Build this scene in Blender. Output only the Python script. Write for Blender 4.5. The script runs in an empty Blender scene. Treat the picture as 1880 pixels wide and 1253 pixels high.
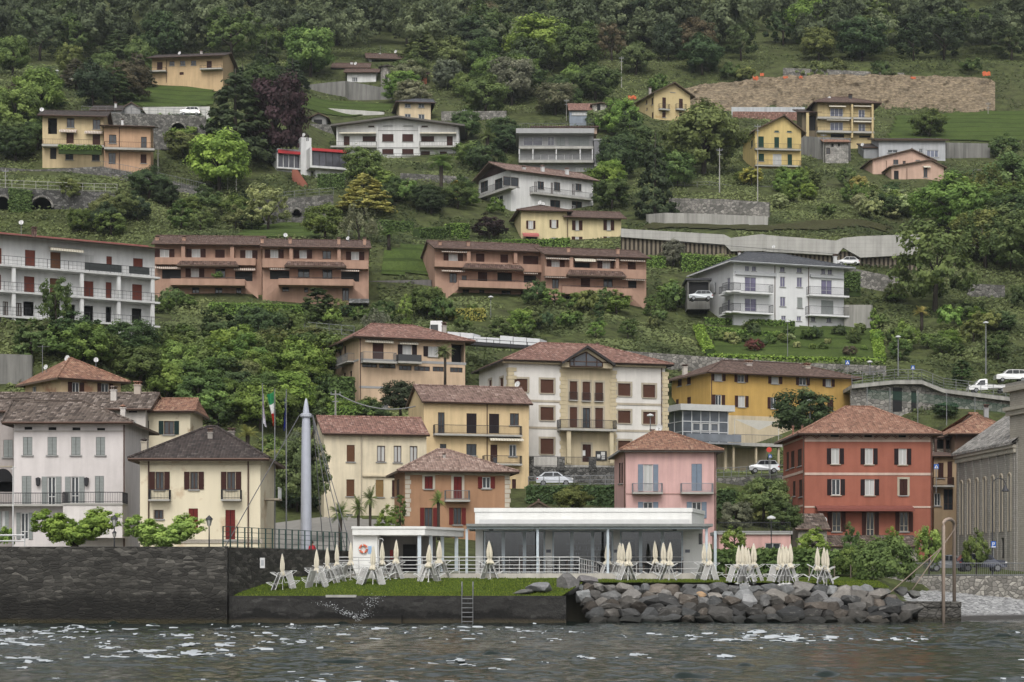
import bpy, math, random
import numpy as np
from mathutils import Vector
random.seed(7); RNG = np.random.default_rng(7)
SC = bpy.context.scene
COL = SC.collection
F, CX, YH, HC = 3655.0, 940.0, 1072.0, 2.6

cam = bpy.data.cameras.new('camera'); cam_o = bpy.data.objects.new('camera', cam); COL.objects.link(cam_o)
cam_o.location = (0, 0, HC); cam_o.rotation_euler = (math.radians(90), 0, 0)
cam.sensor_width = 36; cam.lens = F/1880*36; cam.shift_y = (YH-626.5)/1880
cam.clip_start = 1; cam.clip_end = 4000
SC.camera = cam_o
SUN_EL, SUN_AZ = math.radians(48), math.radians(186)
w = bpy.data.worlds.new('World'); SC.world = w; w.use_nodes = True
nt = w.node_tree; bg = nt.nodes['Background']
sky = nt.nodes.new('ShaderNodeTexSky'); sky.sky_type = 'NISHITA'; sky.sun_disc = False
sky.sun_elevation = SUN_EL; sky.sun_rotation = SUN_AZ; sky.air_density = 1.0; sky.dust_density = 4.0; sky.ozone_density = 1.0
hsv = nt.nodes.new('ShaderNodeHueSaturation'); hsv.inputs['Saturation'].default_value = 0.15
nt.links.new(sky.outputs[0], hsv.inputs['Color']); nt.links.new(hsv.outputs[0], bg.inputs[0]); bg.inputs[1].default_value = 0.15
sl = bpy.data.lights.new('sun', 'SUN'); sl.energy = .8; sl.angle = math.radians(25); sl.color = (1, .96, .9)
so = bpy.data.objects.new('sun', sl); COL.objects.link(so)
sd = Vector((math.sin(SUN_AZ)*math.cos(SUN_EL), math.cos(SUN_AZ)*math.cos(SUN_EL), math.sin(SUN_EL)))
so.rotation_euler = (-sd).to_track_quat('-Z', 'Y').to_euler(); so.location = (0, -50, 300)
vs = SC.view_settings; vs.view_transform = 'Standard'; vs.look = 'None'; vs.exposure = 0.32; vs.gamma = 1
SC.cycles.max_bounces = 5; SC.cycles.diffuse_bounces = 2; SC.cycles.glossy_bounces = 3; SC.cycles.transparent_max_bounces = 6
SC.cycles.transmission_bounces = 3

def zz(py, Y): return HC+(YH-py)/F*Y
def at(px, py, Y): return Vector(((px-CX)/F*Y, Y, zz(py, Y)))
def reg(ox, oy, k=3.9149):
    return lambda x, y: (ox+x/k, oy+y/k)
class RG:
    def __init__(s, ox, oy, k=3.9149): s.ox, s.oy, s.k = ox, oy, k
    def x(s, v): return s.ox+v/s.k
    def y(s, v): return s.oy+v/s.k
    def r(s, q): return (s.x(q[0]), s.y(q[1]), s.x(q[2]), s.y(q[3]))
R00, R10, R20, R30 = [RG(o, 0) for o in (0, 470, 940, 1410)]
R01, R11, R21, R31 = [RG(o, 310) for o in (0, 470, 940, 1410)]
R02, R12, R22, R32 = [RG(o, 620) for o in (0, 470, 940, 1410)]
R03, R13, R23, R33 = [RG(o, 930, 3.879) for o in (0, 470, 940, 1410)]

def lin(c):
    return tuple((x/255/12.92 if x/255 <= .04045 else ((x/255+.055)/1.055)**2.4) for x in c)
def pc(r, g, b, k=1.0, mx=.7):              # wall colour: eye colour to albedo
    m = (r+g+b)/3; return tuple(min(mx, v*k) for v in lin([(c*.68+m*.32)*.92 for c in (r, g, b)]))
class NT:
    def __init__(s, name):
        s.m = bpy.data.materials.new(name); s.m.use_nodes = True; s.t = s.m.node_tree
        s.b = s.t.nodes['Principled BSDF']; s.o = s.t.nodes['Material Output']
    def n(s, typ, **kw):
        nd = s.t.nodes.new('ShaderNode'+typ)
        for k, v in kw.items():
            if k in nd.bl_rna.properties: setattr(nd, k, v)
            else: nd.inputs[k].default_value = v
        return nd
    def l(s, a, b): s.t.links.new(a, b)
    def mix(s, fac, a, b, blend='MIX'):
        nd = s.t.nodes.new('ShaderNodeMix'); nd.data_type = 'RGBA'; nd.blend_type = blend
        for sock, v in ((nd.inputs[0], fac), (nd.inputs[6], a), (nd.inputs[7], b)):
            if hasattr(v, 'node'): s.l(v, sock)
            elif isinstance(v, (int, float)): sock.default_value = v
            else: sock.default_value = (*v, 1)
        return nd.outputs[2]
    def ma(s, op, a, b=None):
        nd = s.t.nodes.new('ShaderNodeMath'); nd.operation = op
        for i, v in ((0, a), (1, b)):
            if v is None: continue
            if hasattr(v, 'node'): s.l(v, nd.inputs[i])
            else: nd.inputs[i].default_value = v
        return nd.outputs[0]
    def ramp(s, fac, stops):
        nd = s.t.nodes.new('ShaderNodeValToRGB'); e = nd.color_ramp.elements
        e[0].position, e[0].color = stops[0][0], (*stops[0][1], 1)
        e[1].position, e[1].color = stops[-1][0], (*stops[-1][1], 1)
        for p, c in stops[1:-1]:
            x = e.new(p); x.color = (*c, 1)
        s.l(fac, nd.inputs[0]); return nd.outputs[0]
    def noise(s, vec, scale, detail=3, rough=.6, dim='3D'):
        nd = s.n('TexNoise'); nd.noise_dimensions = dim
        nd.inputs['Scale'].default_value = scale; nd.inputs['Detail'].default_value = detail; nd.inputs['Roughness'].default_value = rough
        s.l(vec, nd.inputs['Vector']); return nd.outputs[0]
    def mapped(s, vec, scale=(1, 1, 1), loc=(0, 0, 0)):
        nd = s.n('Mapping'); nd.inputs['Scale'].default_value = scale; nd.inputs['Location'].default_value = loc
        s.l(vec, nd.inputs['Vector']); return nd.outputs[0]
    def geo(s): return s.n('NewGeometry').outputs['Position']
    def uv(s): return s.n('UVMap').outputs[0]
    def bump(s, h, strength, dist=.05):
        nd = s.n('Bump', Strength=strength, Distance=dist); s.l(h, nd.inputs['Height']); s.l(nd.outputs[0], s.b.inputs['Normal'])
    def fin(s, col=None, rough=.85, metal=0, spec=.25):
        if col is not None:
            if hasattr(col, 'node'): s.l(col, s.b.inputs['Base Color'])
            else: s.b.inputs['Base Color'].default_value = (*col, 1)
        s.b.inputs['Roughness'].default_value = rough; s.b.inputs['Metallic'].default_value = metal
        s.b.inputs['Specular IOR Level'].default_value = spec
        return s.m
def sc(c, k): return tuple(min(1, v*k) for v in c)
_MC = {}
def cached(fn):
    def g(*a, **k):
        key = (fn.__name__, a, tuple(sorted(k.items())))
        if key not in _MC: _MC[key] = fn(*a, **k)
        return _MC[key]
    return g
@cached
def plaster(c, dirt=.12, streak=.12, name='plaster'):
    n = NT(name); g = n.geo()
    a = n.noise(g, .35, 4, .65); b = n.noise(n.mapped(g, (1.6, 1.6, .16)), 1.0, 4, .6); f = n.noise(g, 7, 2)
    v = n.ma('ADD', n.ma('MULTIPLY', n.ma('SUBTRACT', a, .5), dirt*6+.3), n.ma('MULTIPLY', n.ma('SUBTRACT', b, .5), streak*6+.3))
    v = n.ma('ADD', v, n.ma('MULTIPLY', n.ma('SUBTRACT', f, .5), .1))
    col = n.mix(n.ma('ADD', v, .5), sc(c, .62), sc(c, 1.18))
    n.bump(n.noise(g, 14, 3), .25, .02)
    return n.fin(col, .9, 0, .15)
@cached
def worn_plaster(c, c2, name='worn_plaster', amt=.56):
    n = NT(name); g = n.geo()
    a = n.noise(g, .45, 6, .62); b = n.noise(n.mapped(g, (1.5, 1.5, .2)), 1.1, 4)
    base = n.mix(b, sc(c, .85), sc(c, 1.12))
    k = n.ramp(a, [(amt, (0, 0, 0)), (amt+.07, (1, 1, 1))])
    n.bump(n.noise(g, 10, 4), .35, .03)
    return n.fin(n.mix(n.ma('MULTIPLY', k, .75), base, c2), .92, 0, .12)
@cached
def paint(c, rough=.5, metal=0, name='painted', spec=.35):
    n = NT(name); g = n.geo(); a = n.noise(g, 2.2, 3)
    return n.fin(n.mix(a, sc(c, .86), sc(c, 1.12)), rough, metal, spec)
@cached
def tile(c1, c2, c3, pitch=.24, row=.38, name='roof_tile', moss=.25):
    n = NT(name); uv = n.uv(); sp = n.n('SeparateXYZ'); n.l(uv, sp.inputs[0]); g = n.geo()
    u = n.ma('DIVIDE', sp.outputs[0], pitch); v = n.ma('DIVIDE', sp.outputs[1], row)
    fu, fv = n.ma('FRACT', u), n.ma('FRACT', v)
    cb = n.n('CombineXYZ'); n.l(n.ma('FLOOR', u), cb.inputs[0]); n.l(n.ma('FLOOR', v), cb.inputs[1])
    wn = n.n('TexWhiteNoise'); wn.noise_dimensions = '2D'; n.l(cb.outputs[0], wn.inputs['Vector'])
    col = n.ramp(wn.outputs[0], [(0, c2), (.45, c1), (.8, sc(c1, 1.12)), (1, c3)])
    big = n.noise(g, .55, 5, .65)
    col = n.mix(n.ramp(big, [(.45, (0, 0, 0)), (.75, (moss, moss, moss))]), col, sc(c2, .45))
    gap = n.ma('MAXIMUM', n.ma('LESS_THAN', fv, .2), n.ma('MULTIPLY', n.ma('LESS_THAN', n.ma('ABSOLUTE', n.ma('SUBTRACT', fu, .5)), .16), .6)); col = n.mix(n.ma('MULTIPLY', gap, .55), col, sc(c2, .35))
    hump = n.ma('SINE', n.ma('MULTIPLY', fu, math.pi))
    h = n.ma('ADD', n.ma('MULTIPLY', hump, 1.0), n.ma('MULTIPLY', n.ma('SUBTRACT', 1.0, fv), .5))
    h = n.ma('ADD', h, n.ma('MULTIPLY', wn.outputs[0], .3))
    n.bump(h, .9, .07)
    return n.fin(col, .85, 0, .2)
@cached
def rubble(c1, c2, mortar, scale=3.0, name='rubble_stone', stain=.35, sx=1.0, bump=.7):
    n = NT(name); uv = n.mapped(n.uv(), (sx, 1.25, 1)); g = n.geo()
    d = n.noise(uv, 2.5, 2); dv = n.n('VectorMath'); dv.operation = 'ADD'
    cc = n.n('CombineXYZ'); n.l(n.ma('MULTIPLY', d, .25), cc.inputs[0]); n.l(n.ma('MULTIPLY', d, .2), cc.inputs[1])
    n.l(uv, dv.inputs[0]); n.l(cc.outputs[0], dv.inputs[1])
    vo = n.n('TexVoronoi'); vo.voronoi_dimensions = '2D'; vo.inputs['Scale'].default_value = scale; n.l(dv.outputs[0], vo.inputs['Vector'])
    ve = n.n('TexVoronoi'); ve.voronoi_dimensions = '2D'; ve.feature = 'DISTANCE_TO_EDGE'; ve.inputs['Scale'].default_value = scale; n.l(dv.outputs[0], ve.inputs['Vector'])
    sp = n.n('SeparateColor'); n.l(vo.outputs['Color'], sp.inputs[0])
    col = n.ramp(sp.outputs[0], [(0, sc(c1, .6)), (.35, c1), (.75, c2), (1, sc(c2, 1.3))])
    edge = n.ramp(ve.outputs['Distance'], [(.02, (1, 1, 1)), (.09, (0, 0, 0))])
    col = n.mix(edge, col, mortar)
    big = n.noise(n.mapped(g, (1, 1, .5)), .5, 6, .7)
    col = n.mix(n.ramp(big, [(.42, (0, 0, 0)), (.72, (stain, stain, stain))]), col, sc(c1, .25))
    f = n.noise(g, 9, 3); col = n.mix(n.ma('MULTIPLY', f, .35), col, sc(c1, .35))
    n.bump(n.ma('ADD', n.ramp(ve.outputs['Distance'], [(0, (0, 0, 0)), (.15, (1, 1, 1))]), n.ma('MULTIPLY', f, .6)), bump, .08)
    return n.fin(col, .92, 0, .15)
@cached
def ashlar(c1, c2, mortar, bw=.5, rh=.22, name='coursed_stone', stain=.25):
    n = NT(name); uv = n.uv(); g = n.geo()
    br = n.n('TexBrick'); n.l(uv, br.inputs['Vector']); br.inputs['Scale'].default_value = 1
    br.inputs['Color1'].default_value = (*c1, 1); br.inputs['Color2'].default_value = (*c2, 1); br.inputs['Mortar'].default_value = (*mortar, 1)
    br.inputs['Mortar Size'].default_value = .018; br.inputs['Brick Width'].default_value = bw; br.inputs['Row Height'].default_value = rh
    br.inputs['Mortar Smooth'].default_value = .3; br.inputs['Bias'].default_value = -.1
    big = n.noise(n.mapped(g, (1, 1, .35)), .6, 6, .7); f = n.noise(g, 6, 4)
    col = n.mix(n.ramp(big, [(.4, (0, 0, 0)), (.75, (stain, stain, stain))]), br.outputs['Color'], sc(c1, .3))
    col = n.mix(n.ma('MULTIPLY', f, .4), col, sc(c1, .55))
    n.bump(n.ma('ADD', n.ma('MULTIPLY', br.outputs['Fac'], -1.0), n.ma('MULTIPLY', f, .8)), .6, .05)
    return n.fin(col, .92, 0, .15)
@cached
def slat(c, pitch=.11, name='slatted_shutter'):
    n = NT(name); sp = n.n('SeparateXYZ'); n.l(n.uv(), sp.inputs[0])
    fr = n.ma('FRACT', n.ma('DIVIDE', sp.outputs[1], pitch)); g = n.geo(); a = n.noise(g, 3, 3)
    col = n.mix(n.ramp(fr, [(.0, (1, 1, 1)), (.25, (0, 0, 0))]), n.mix(a, sc(c, .8), sc(c, 1.15)), sc(c, .45))
    n.bump(fr, .6, .04)
    return n.fin(col, .7, 0, .25)
@cached
def stripes(c1, c2, pitch=.3, name='striped_awning'):
    n = NT(name); sp = n.n('SeparateXYZ'); n.l(n.uv(), sp.inputs[0])
    fr = n.ma('FRACT', n.ma('DIVIDE', sp.outputs[0], pitch))
    return n.fin(n.mix(n.ramp(fr, [(.48, (0, 0, 0)), (.52, (1, 1, 1))]), c1, c2), .9, 0, .1)
@cached
def glass(c=(.025, .03, .035), rough=.06, name='window_glass', var=1.0):
    n = NT(name); g = n.geo(); a = n.noise(g, .9, 2)
    n.fin(n.mix(a, sc(c, .5), sc(c, 1.0+var)), rough, 0, .5); n.bump(n.noise(g, .7, 1), .04, .1)
    return n.m
@cached
def curtain(c=(.5, .5, .48), name='curtained_glass'):
    n = NT(name); g = n.geo(); a = n.noise(n.mapped(g, (9, 9, .3)), 1, 2)
    n.fin(n.mix(a, sc(c, .55), sc(c, 1.1)), .3, 0, .5); n.b.inputs['Coat Weight'].default_value = .5; n.b.inputs['Coat Roughness'].default_value = .05
    return n.m
@cached
def concrete(c, name='concrete', streak=.5, board=False, scale=1.0):
    n = NT(name); g = n.geo()
    a = n.noise(g, .5*scale, 6, .7); b = n.noise(n.mapped(g, (1.3, 1.3, .08)), 1, 5, .65); f = n.noise(g, 8, 3)
    col = n.mix(n.ramp(b, [(.38, (0, 0, 0)), (.7, (streak, streak, streak))]), n.mix(a, sc(c, .75), sc(c, 1.2)), sc(c, .3))
    h = f
    if board:
        sp = n.n('SeparateXYZ'); n.l(n.uv(), sp.inputs[0]); fr = n.ma('FRACT', n.ma('DIVIDE', sp.outputs[1], .62)); fu = n.ma('FRACT', n.ma('DIVIDE', sp.outputs[0], 2.6))
        ln = n.ma('MAXIMUM', n.ma('LESS_THAN', fr, .07), n.ma('LESS_THAN', fu, .02)); col = n.mix(n.ma('MULTIPLY', ln, .35), col, sc(c, .45)); h = n.ma('SUBTRACT', f, ln)
    n.bump(h, .3, .03)
    return n.fin(col, .9, 0, .15)
@cached
def leafmat(name='leaf', trans=.35):
    n = NT(name); oi = n.n('ObjectInfo'); at_ = n.n('Attribute', attribute_name='tint'); g = n.geo()
    t = at_.outputs['Fac']; big = n.noise(g, .35, 2)
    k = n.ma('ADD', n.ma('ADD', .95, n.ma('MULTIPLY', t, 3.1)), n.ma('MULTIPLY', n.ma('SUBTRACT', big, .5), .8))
    hs = n.n('HueSaturation'); n.l(oi.outputs['Color'], hs.inputs['Color']); n.l(k, hs.inputs['Value'])
    n.l(n.ma('SUBTRACT', .505, n.ma('MULTIPLY', t, .035)), hs.inputs['Hue'])
    n.fin(hs.outputs[0], .65, 0, .2)
    tr = n.n('BsdfTranslucent'); n.l(hs.outputs[0], tr.inputs[0]); mx = n.n('MixShader'); mx.inputs[0].default_value = trans
    n.l(n.b.outputs[0], mx.inputs[1]); n.l(tr.outputs[0], mx.inputs[2]); n.l(mx.outputs[0], n.o.inputs[0])
    return n.m
@cached
def vcol(name='tinted', rough=.9, bumpy=.6, scale=6):
    n = NT(name); oi = n.n('ObjectInfo'); g = n.geo(); a = n.noise(g, scale, 5, .65); b = n.noise(g, .9, 4)
    hs = n.n('HueSaturation'); n.l(oi.outputs['Color'], hs.inputs['Color'])
    n.l(n.ma('ADD', .3, n.ma('ADD', n.ma('MULTIPLY', a, .8), n.ma('MULTIPLY', b, .6))), hs.inputs['Value'])
    n.bump(a, bumpy, .06); return n.fin(hs.outputs[0], rough, 0, .2)

class MB:
    def __init__(s): s.v, s.f, s.m = [], [], []
    def face(s, pts, mi=0):
        k = len(s.v); s.v += [tuple(p) for p in pts]; s.f.append(tuple(range(k, k+len(pts)))); s.m.append(mi)
    def box8(s, c, mi=0):                       # c: 4 bottom then 4 top, counter-clockwise from above
        k = len(s.v); s.v += [tuple(p) for p in c]
        for q in ((3, 2, 1, 0), (4, 5, 6, 7), (0, 1, 5, 4), (1, 2, 6, 5), (2, 3, 7, 6), (3, 0, 4, 7)):
            s.f.append(tuple(k+i for i in q)); s.m.append(mi)
    def box(s, x0, y0, z0, x1, y1, z1, mi=0):
        s.box8([(x0, y0, z0), (x1, y0, z0), (x1, y1, z0), (x0, y1, z0), (x0, y0, z1), (x1, y0, z1), (x1, y1, z1), (x0, y1, z1)], mi)
    def tube(s, pts, r, n=6, mi=0, r2=None, cap=True):
        pts = [Vector(p) for p in pts]; k0 = len(s.v); m = len(pts)
        for i, p in enumerate(pts):
            d = (pts[min(i+1, m-1)]-pts[max(i-1, 0)]).normalized()
            a = d.cross(Vector((0, 0, 1)));
            if a.length < .05: a = d.cross(Vector((1, 0, 0)))
            a.normalize(); b = d.cross(a)
            rr = r if r2 is None else r+(r2-r)*i/max(1, m-1)
            if isinstance(r, (list, tuple)): rr = r[i]
            for j in range(n):
                t = 2*math.pi*j/n; s.v.append(tuple(p+a*math.cos(t)*rr+b*math.sin(t)*rr))
        for i in range(m-1):
            for j in range(n):
                s.f.append((k0+i*n+j, k0+i*n+(j+1) % n, k0+(i+1)*n+(j+1) % n, k0+(i+1)*n+j)); s.m.append(mi)
        if cap:
            s.f.append(tuple(k0+j for j in range(n))[::-1]); s.m.append(mi)
            s.f.append(tuple(k0+(m-1)*n+j for j in range(n))); s.m.append(mi)
    def lathe(s, prof, c, n=12, mi=0):         # prof: (r, z)
        k0 = len(s.v)
        for r, z in prof:
            for j in range(n):
                t = 2*math.pi*j/n; s.v.append((c[0]+r*math.cos(t), c[1]+r*math.sin(t), c[2]+z))
        for i in range(len(prof)-1):
            for j in range(n):
                s.f.append((k0+i*n+j, k0+i*n+(j+1) % n, k0+(i+1)*n+(j+1) % n, k0+(i+1)*n+j)); s.m.append(mi)
    def build(s, name, mats, parent=None, smooth=False, loc=None):
        if not isinstance(mats, (list, tuple)): mats = [mats]
        me = bpy.data.meshes.new(name)
        off = Vector((0, 0, 0))
        if parent is not None: off = wloc(parent)
        elif loc is not None: off = Vector(loc)
        v = np.array(s.v, dtype=float).reshape(-1, 3)-np.array(off)
        me.from_pydata(v.tolist(), [], s.f)
        for m in mats: me.materials.append(m)
        if len(mats) > 1: me.polygons.foreach_set('material_index', s.m)
        boxuv(me, np.array(off))
        if smooth: me.polygons.foreach_set('use_smooth', [True]*len(s.f))
        me.update()
        o = bpy.data.objects.new(name, me); COL.objects.link(o)
        if parent is not None: o.parent = parent
        else: o.location = off
        return o
def wloc(o):
    l = Vector((0, 0, 0))
    while o is not None: l = l+o.location; o = o.parent
    return l
def boxuv(me, off):
    n = len(me.loops); nf = len(me.polygons)
    if not n: return
    uvl = me.uv_layers.new(name='UVMap')
    co = np.zeros(len(me.vertices)*3); me.vertices.foreach_get('co', co); co = co.reshape(-1, 3)+off
    vi = np.zeros(n, dtype=np.int32); me.loops.foreach_get('vertex_index', vi)
    no = np.zeros(nf*3); me.polygons.foreach_get('normal', no); no = no.reshape(-1, 3)
    lt = np.zeros(nf, dtype=np.int32); me.polygons.foreach_get('loop_total', lt)
    N = np.repeat(no, lt, axis=0)
    t = np.stack([-N[:, 1], N[:, 0], np.zeros(n)], 1); ln = np.linalg.norm(t, axis=1)
    fl = ln < .05; t[fl] = (1, 0, 0); ln[fl] = 1; t /= ln[:, None]
    b = np.cross(N, t); p = co[vi]
    uv = np.stack([(p*t).sum(1), (p*b).sum(1)], 1)
    uvl.data.foreach_set('uv', uv.ravel())
def npmesh(name, V, Fq, mats, parent=None, tint=None, smooth=False, loc=(0, 0, 0), link=True):
    me = bpy.data.meshes.new(name); k = Fq.shape[1]
    me.vertices.add(len(V)); me.vertices.foreach_set('co', np.asarray(V, dtype=np.float32).ravel())
    me.loops.add(Fq.size); me.loops.foreach_set('vertex_index', Fq.astype(np.int32).ravel())
    me.polygons.add(len(Fq)); me.polygons.foreach_set('loop_start', np.arange(0, Fq.size, k, dtype=np.int32))
    me.polygons.foreach_set('loop_total', np.full(len(Fq), k, dtype=np.int32))
    if smooth: me.polygons.foreach_set('use_smooth', np.ones(len(Fq), dtype=bool))
    me.update(calc_edges=True)
    if tint is not None:
        a = me.attributes.new('tint', 'FLOAT', 'POINT'); a.data.foreach_set('value', np.asarray(tint, dtype=np.float32))
    for m in (mats if isinstance(mats, (list, tuple)) else [mats]): me.materials.append(m)
    if not link: return me
    o = bpy.data.objects.new(name, me); COL.objects.link(o); o.location = loc
    if parent: o.parent = parent
    return o
def tag(o, label=None, cat=None, group=None, kind=None):
    if label: o['label'] = label
    if cat: o['category'] = cat
    if group: o['group'] = group
    o['kind'] = kind or 'thing'
    return o
def empty(name, loc, label=None, cat=None, group=None):
    o = bpy.data.objects.new(name, None); COL.objects.link(o); o.location = loc; o.empty_display_size = .5
    return tag(o, label, cat, group)
def struct(o, label=None): return tag(o, label, kind='structure')
def copy_thing(src, loc, rz=None, label=None, scale=None, color=None):
    r = src.copy(); COL.objects.link(r); r.location = loc
    if rz is not None: r.rotation_euler = (0, 0, rz)
    if scale is not None: r.scale = scale if isinstance(scale, (tuple, list)) else (scale,)*3
    if label: r['label'] = label
    if color: r.color = color
    for ch in list(src.children):
        c = ch.copy(); COL.objects.link(c); c.parent = r
        if color: c.color = color
        for g in list(ch.children):
            d = g.copy(); COL.objects.link(d); d.parent = c
    return r
def prof(near, pts): return near+[(Y, zz(py, Y)) for py, Y in pts]
FAR = [(120, 505), (60, 560), (0, 625), (-90, 760), (-170, 980), (-200, 1300)]
COLS = [
 (-500, prof([(146, 3.6), (168, 4.6), (182, 8), (200, 14.5)], [(592, 226), (572, 262), (555, 288), (430, 325), (335, 338), (318, 356), (300, 364), (207, 386), (195, 392), (150, 436), (138, 445)]+FAR)),
 (100, prof([(146, 3.6), (168, 4.6), (182, 8), (200, 14.5)], [(592, 226), (572, 262), (555, 288), (430, 325), (335, 338), (318, 356), (300, 364), (207, 386), (195, 392), (150, 436), (138, 445)]+FAR)),
 (420, prof([(146, 3.4), (175, 4.6), (196, 8), (210, 14)], [(690, 232), (610, 268), (552, 290), (440, 312), (415, 345), (360, 358), (318, 372), (250, 395), (195, 420), (150, 450), (138, 460)]+FAR)),
 (650, prof([(146, 3.2), (172, 6.4), (195, 9), (214, 12.5)], [(755, 240), (660, 256), (600, 276), (552, 295), (440, 312), (415, 345), (362, 356), (335, 376), (290, 420), (225, 448), (188, 478), (150, 495)]+FAR)),
 (1050, prof([(146, 3.2), (175, 5), (200, 8.0), (207, 11)], [(897, 218.4), (864, 220.6), (852, 227), (690, 255), (640, 268), (600, 282), (555, 296), (450, 342), (385, 370), (310, 408), (245, 430), (200, 460), (150, 490)]+FAR)),
 (1330, prof([(146, 3.2), (175, 5), (200, 7.5), (210, 9.5)], [(908, 225.5), (872, 229.5), (868, 246), (800, 254), (675, 272), (604, 296), (585, 303), (465, 332), (430, 340), (395, 360), (345, 378), (310, 405), (250, 442), (205, 482)]+FAR)),
 (1560, prof([(146, 3.2), (175, 4), (198, 6.0), (212, 9)], [(872, 232), (866, 246), (790, 253), (735, 259), (675, 272), (606, 301), (585, 309), (480, 332), (430, 342), (395, 362), (340, 385), (310, 410), (262, 440), (205, 480)]+FAR)),
 (1690, prof([(146, .6), (157, 1.4), (161, 3.15), (175, 3.8), (203, 5.4), (222, 10)], [(805, 240), (728, 257), (690, 270), (650, 285), (565, 310), (480, 336), (412, 364), (333, 395), (262, 440), (205, 481)]+FAR)),
 (1735, prof([(146, -1.6), (159.5, -1.6), (161, 3.15), (175, 3.3), (205, 5), (228, 11)], [(770, 245), (722, 258), (700, 270), (640, 285), (560, 312), (480, 338), (400, 368), (330, 400), (262, 440), (205, 482)]+FAR)),
 (1780, prof([(146, -1.6), (159.5, -1.6), (161, 3.15), (175, 3.3), (205, 5), (228, 11)], [(770, 245), (722, 258), (700, 270), (640, 285), (560, 312), (480, 338), (400, 368), (330, 400), (262, 440), (205, 482)]+FAR)),
 (2400, prof([(146, -1.6), (159.5, -1.6), (161, 3.15), (175, 3.3), (205, 5), (228, 11)], [(770, 245), (722, 258), (700, 270), (640, 285), (560, 312), (480, 338), (400, 368), (330, 400), (262, 440), (205, 482)]+FAR)),
]
_cu = np.array([c[0] for c in COLS], float)
_YG = np.arange(140, 1301, 2.0)
_ZG = np.array([np.interp(_YG, [p[0] for p in c[1]], [p[1] for p in c[1]]) for c in COLS])
def _hash(ix, iy): 
    v = np.sin(ix*127.1+iy*311.7)*43758.5453; return v-np.floor(v)
def vnoise(x, y):
    ix, iy = np.floor(x), np.floor(y); fx, fy = x-ix, y-iy
    fx = fx*fx*(3-2*fx); fy = fy*fy*(3-2*fy)
    a, b, c, d = _hash(ix, iy), _hash(ix+1, iy), _hash(ix, iy+1), _hash(ix+1, iy+1)
    return (a*(1-fx)+b*fx)*(1-fy)+(c*(1-fx)+d*fx)*fy-.5
def terrain(X, Y, rough=True):
    X = np.asarray(X, float); Y = np.asarray(Y, float)
    u = np.clip(CX+F*X/np.maximum(Y, 100), _cu[0], _cu[-1]-1e-3)
    i = np.clip(np.searchsorted(_cu, u, side='right')-1, 0, len(_cu)-2)
    t = (u-_cu[i])/(_cu[i+1]-_cu[i]); t = t*t*(3-2*t)
    yi = np.clip((Y-_YG[0])/2.0, 0, len(_YG)-1.001); j = yi.astype(int); fy = yi-j
    za = _ZG[i, j]*(1-fy)+_ZG[i, j+1]*fy; zb = _ZG[i+1, j]*(1-fy)+_ZG[i+1, j+1]*fy
    z = za*(1-t)+zb*t
    if rough:
        k = np.clip((Y-200)/60, 0, 1)
        z = z+k*(vnoise(X/9, Y/9)*.5+vnoise(X/3.1+7, Y/3.1)*.2)
        k2 = np.clip((Y-520)/120, 0, 1); z = z+k2*(vnoise(X/45, Y/45)*16)
    return z
def ground_hit(px, py, y0=200, y1=1200):
    Ys = np.arange(y0, y1, .5); zr = HC+(YH-py)/F*Ys; zt = terrain((px-CX)/F*Ys, Ys)
    k = np.nonzero(zt >= zr)[0]
    return float(Ys[k[0]]) if len(k) else y1
def on_ground(px, py, y0=200):
    Y = ground_hit(px, py, y0); X = (px-CX)/F*Y
    return Vector((X, Y, float(terrain(X, Y))))

n = NT('hillside_scrub'); g = n.geo()
a = n.noise(g, .06, 5, .6); b = n.noise(g, .5, 5, .65); c = n.noise(g, 3.0, 4, .7)
col = n.ramp(b, [(.3, (.03, .036, .016)), (.5, (.085, .10, .038)), (.7, (.135, .165, .055))])
col = n.mix(n.ramp(a, [(.45, (0, 0, 0)), (.7, (.5, .5, .5))]), col, (.095, .095, .05)); col = n.mix(n.ma('MULTIPLY', c, .5), col, (.02, .025, .012))
n.bump(n.ma('ADD', b, c), .8, .3); SCRUB = n.fin(col, .95, 0, .1)
xs = np.concatenate([np.arange(-420, -180, 8), np.arange(-180, 180, 1.5), np.arange(180, 421, 8)])
ys = np.concatenate([np.arange(146, 500, 1.5), np.arange(500, 1300, 6)])
XX, YY = np.meshgrid(xs, ys); ZZ = terrain(XX, YY)
V = np.stack([XX, YY, ZZ], -1).reshape(-1, 3); nx, ny = len(xs), len(ys)
I = (np.arange(ny-1)[:, None]*nx+np.arange(nx-1)[None, :]).ravel()
Q = np.stack([I, I+1, I+nx+1, I+nx], 1)
struct(npmesh('hillside', V, Q, SCRUB, smooth=True), 'steep green hillside rising from the lake shore village to the woods')

def grassmat(name, c1, c2, c3, row=False):
    n = NT(name); g = n.geo(); a = n.noise(g, .22, 4, .6); b = n.noise(n.mapped(g, (1, .5, 1)), 2.4, 4, .7); c = n.noise(g, 14, 2, .7)
    col = n.ramp(a, [(.3, c1), (.55, c2), (.75, c3)]); col = n.mix(n.ramp(b, [(.4, (0, 0, 0)), (.7, (.55, .55, .55))]), col, sc(c1, .55))
    col = n.mix(n.ma('MULTIPLY', c, .4), col, sc(c1, .45)); sp = n.n('SeparateXYZ'); n.l(g, sp.inputs[0])
    if row: ln = n.ma('LESS_THAN', n.ma('FRACT', n.ma('DIVIDE', n.ma('ADD', sp.outputs[2], n.ma('MULTIPLY', a, 1.2)), 2.3)), .2); col = n.mix(n.ma('MULTIPLY', ln, .6), col, sc(c1, .5))
    n.bump(n.ma('ADD', b, c), .7, .12); return n.fin(col, .95, 0, .1)
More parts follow.
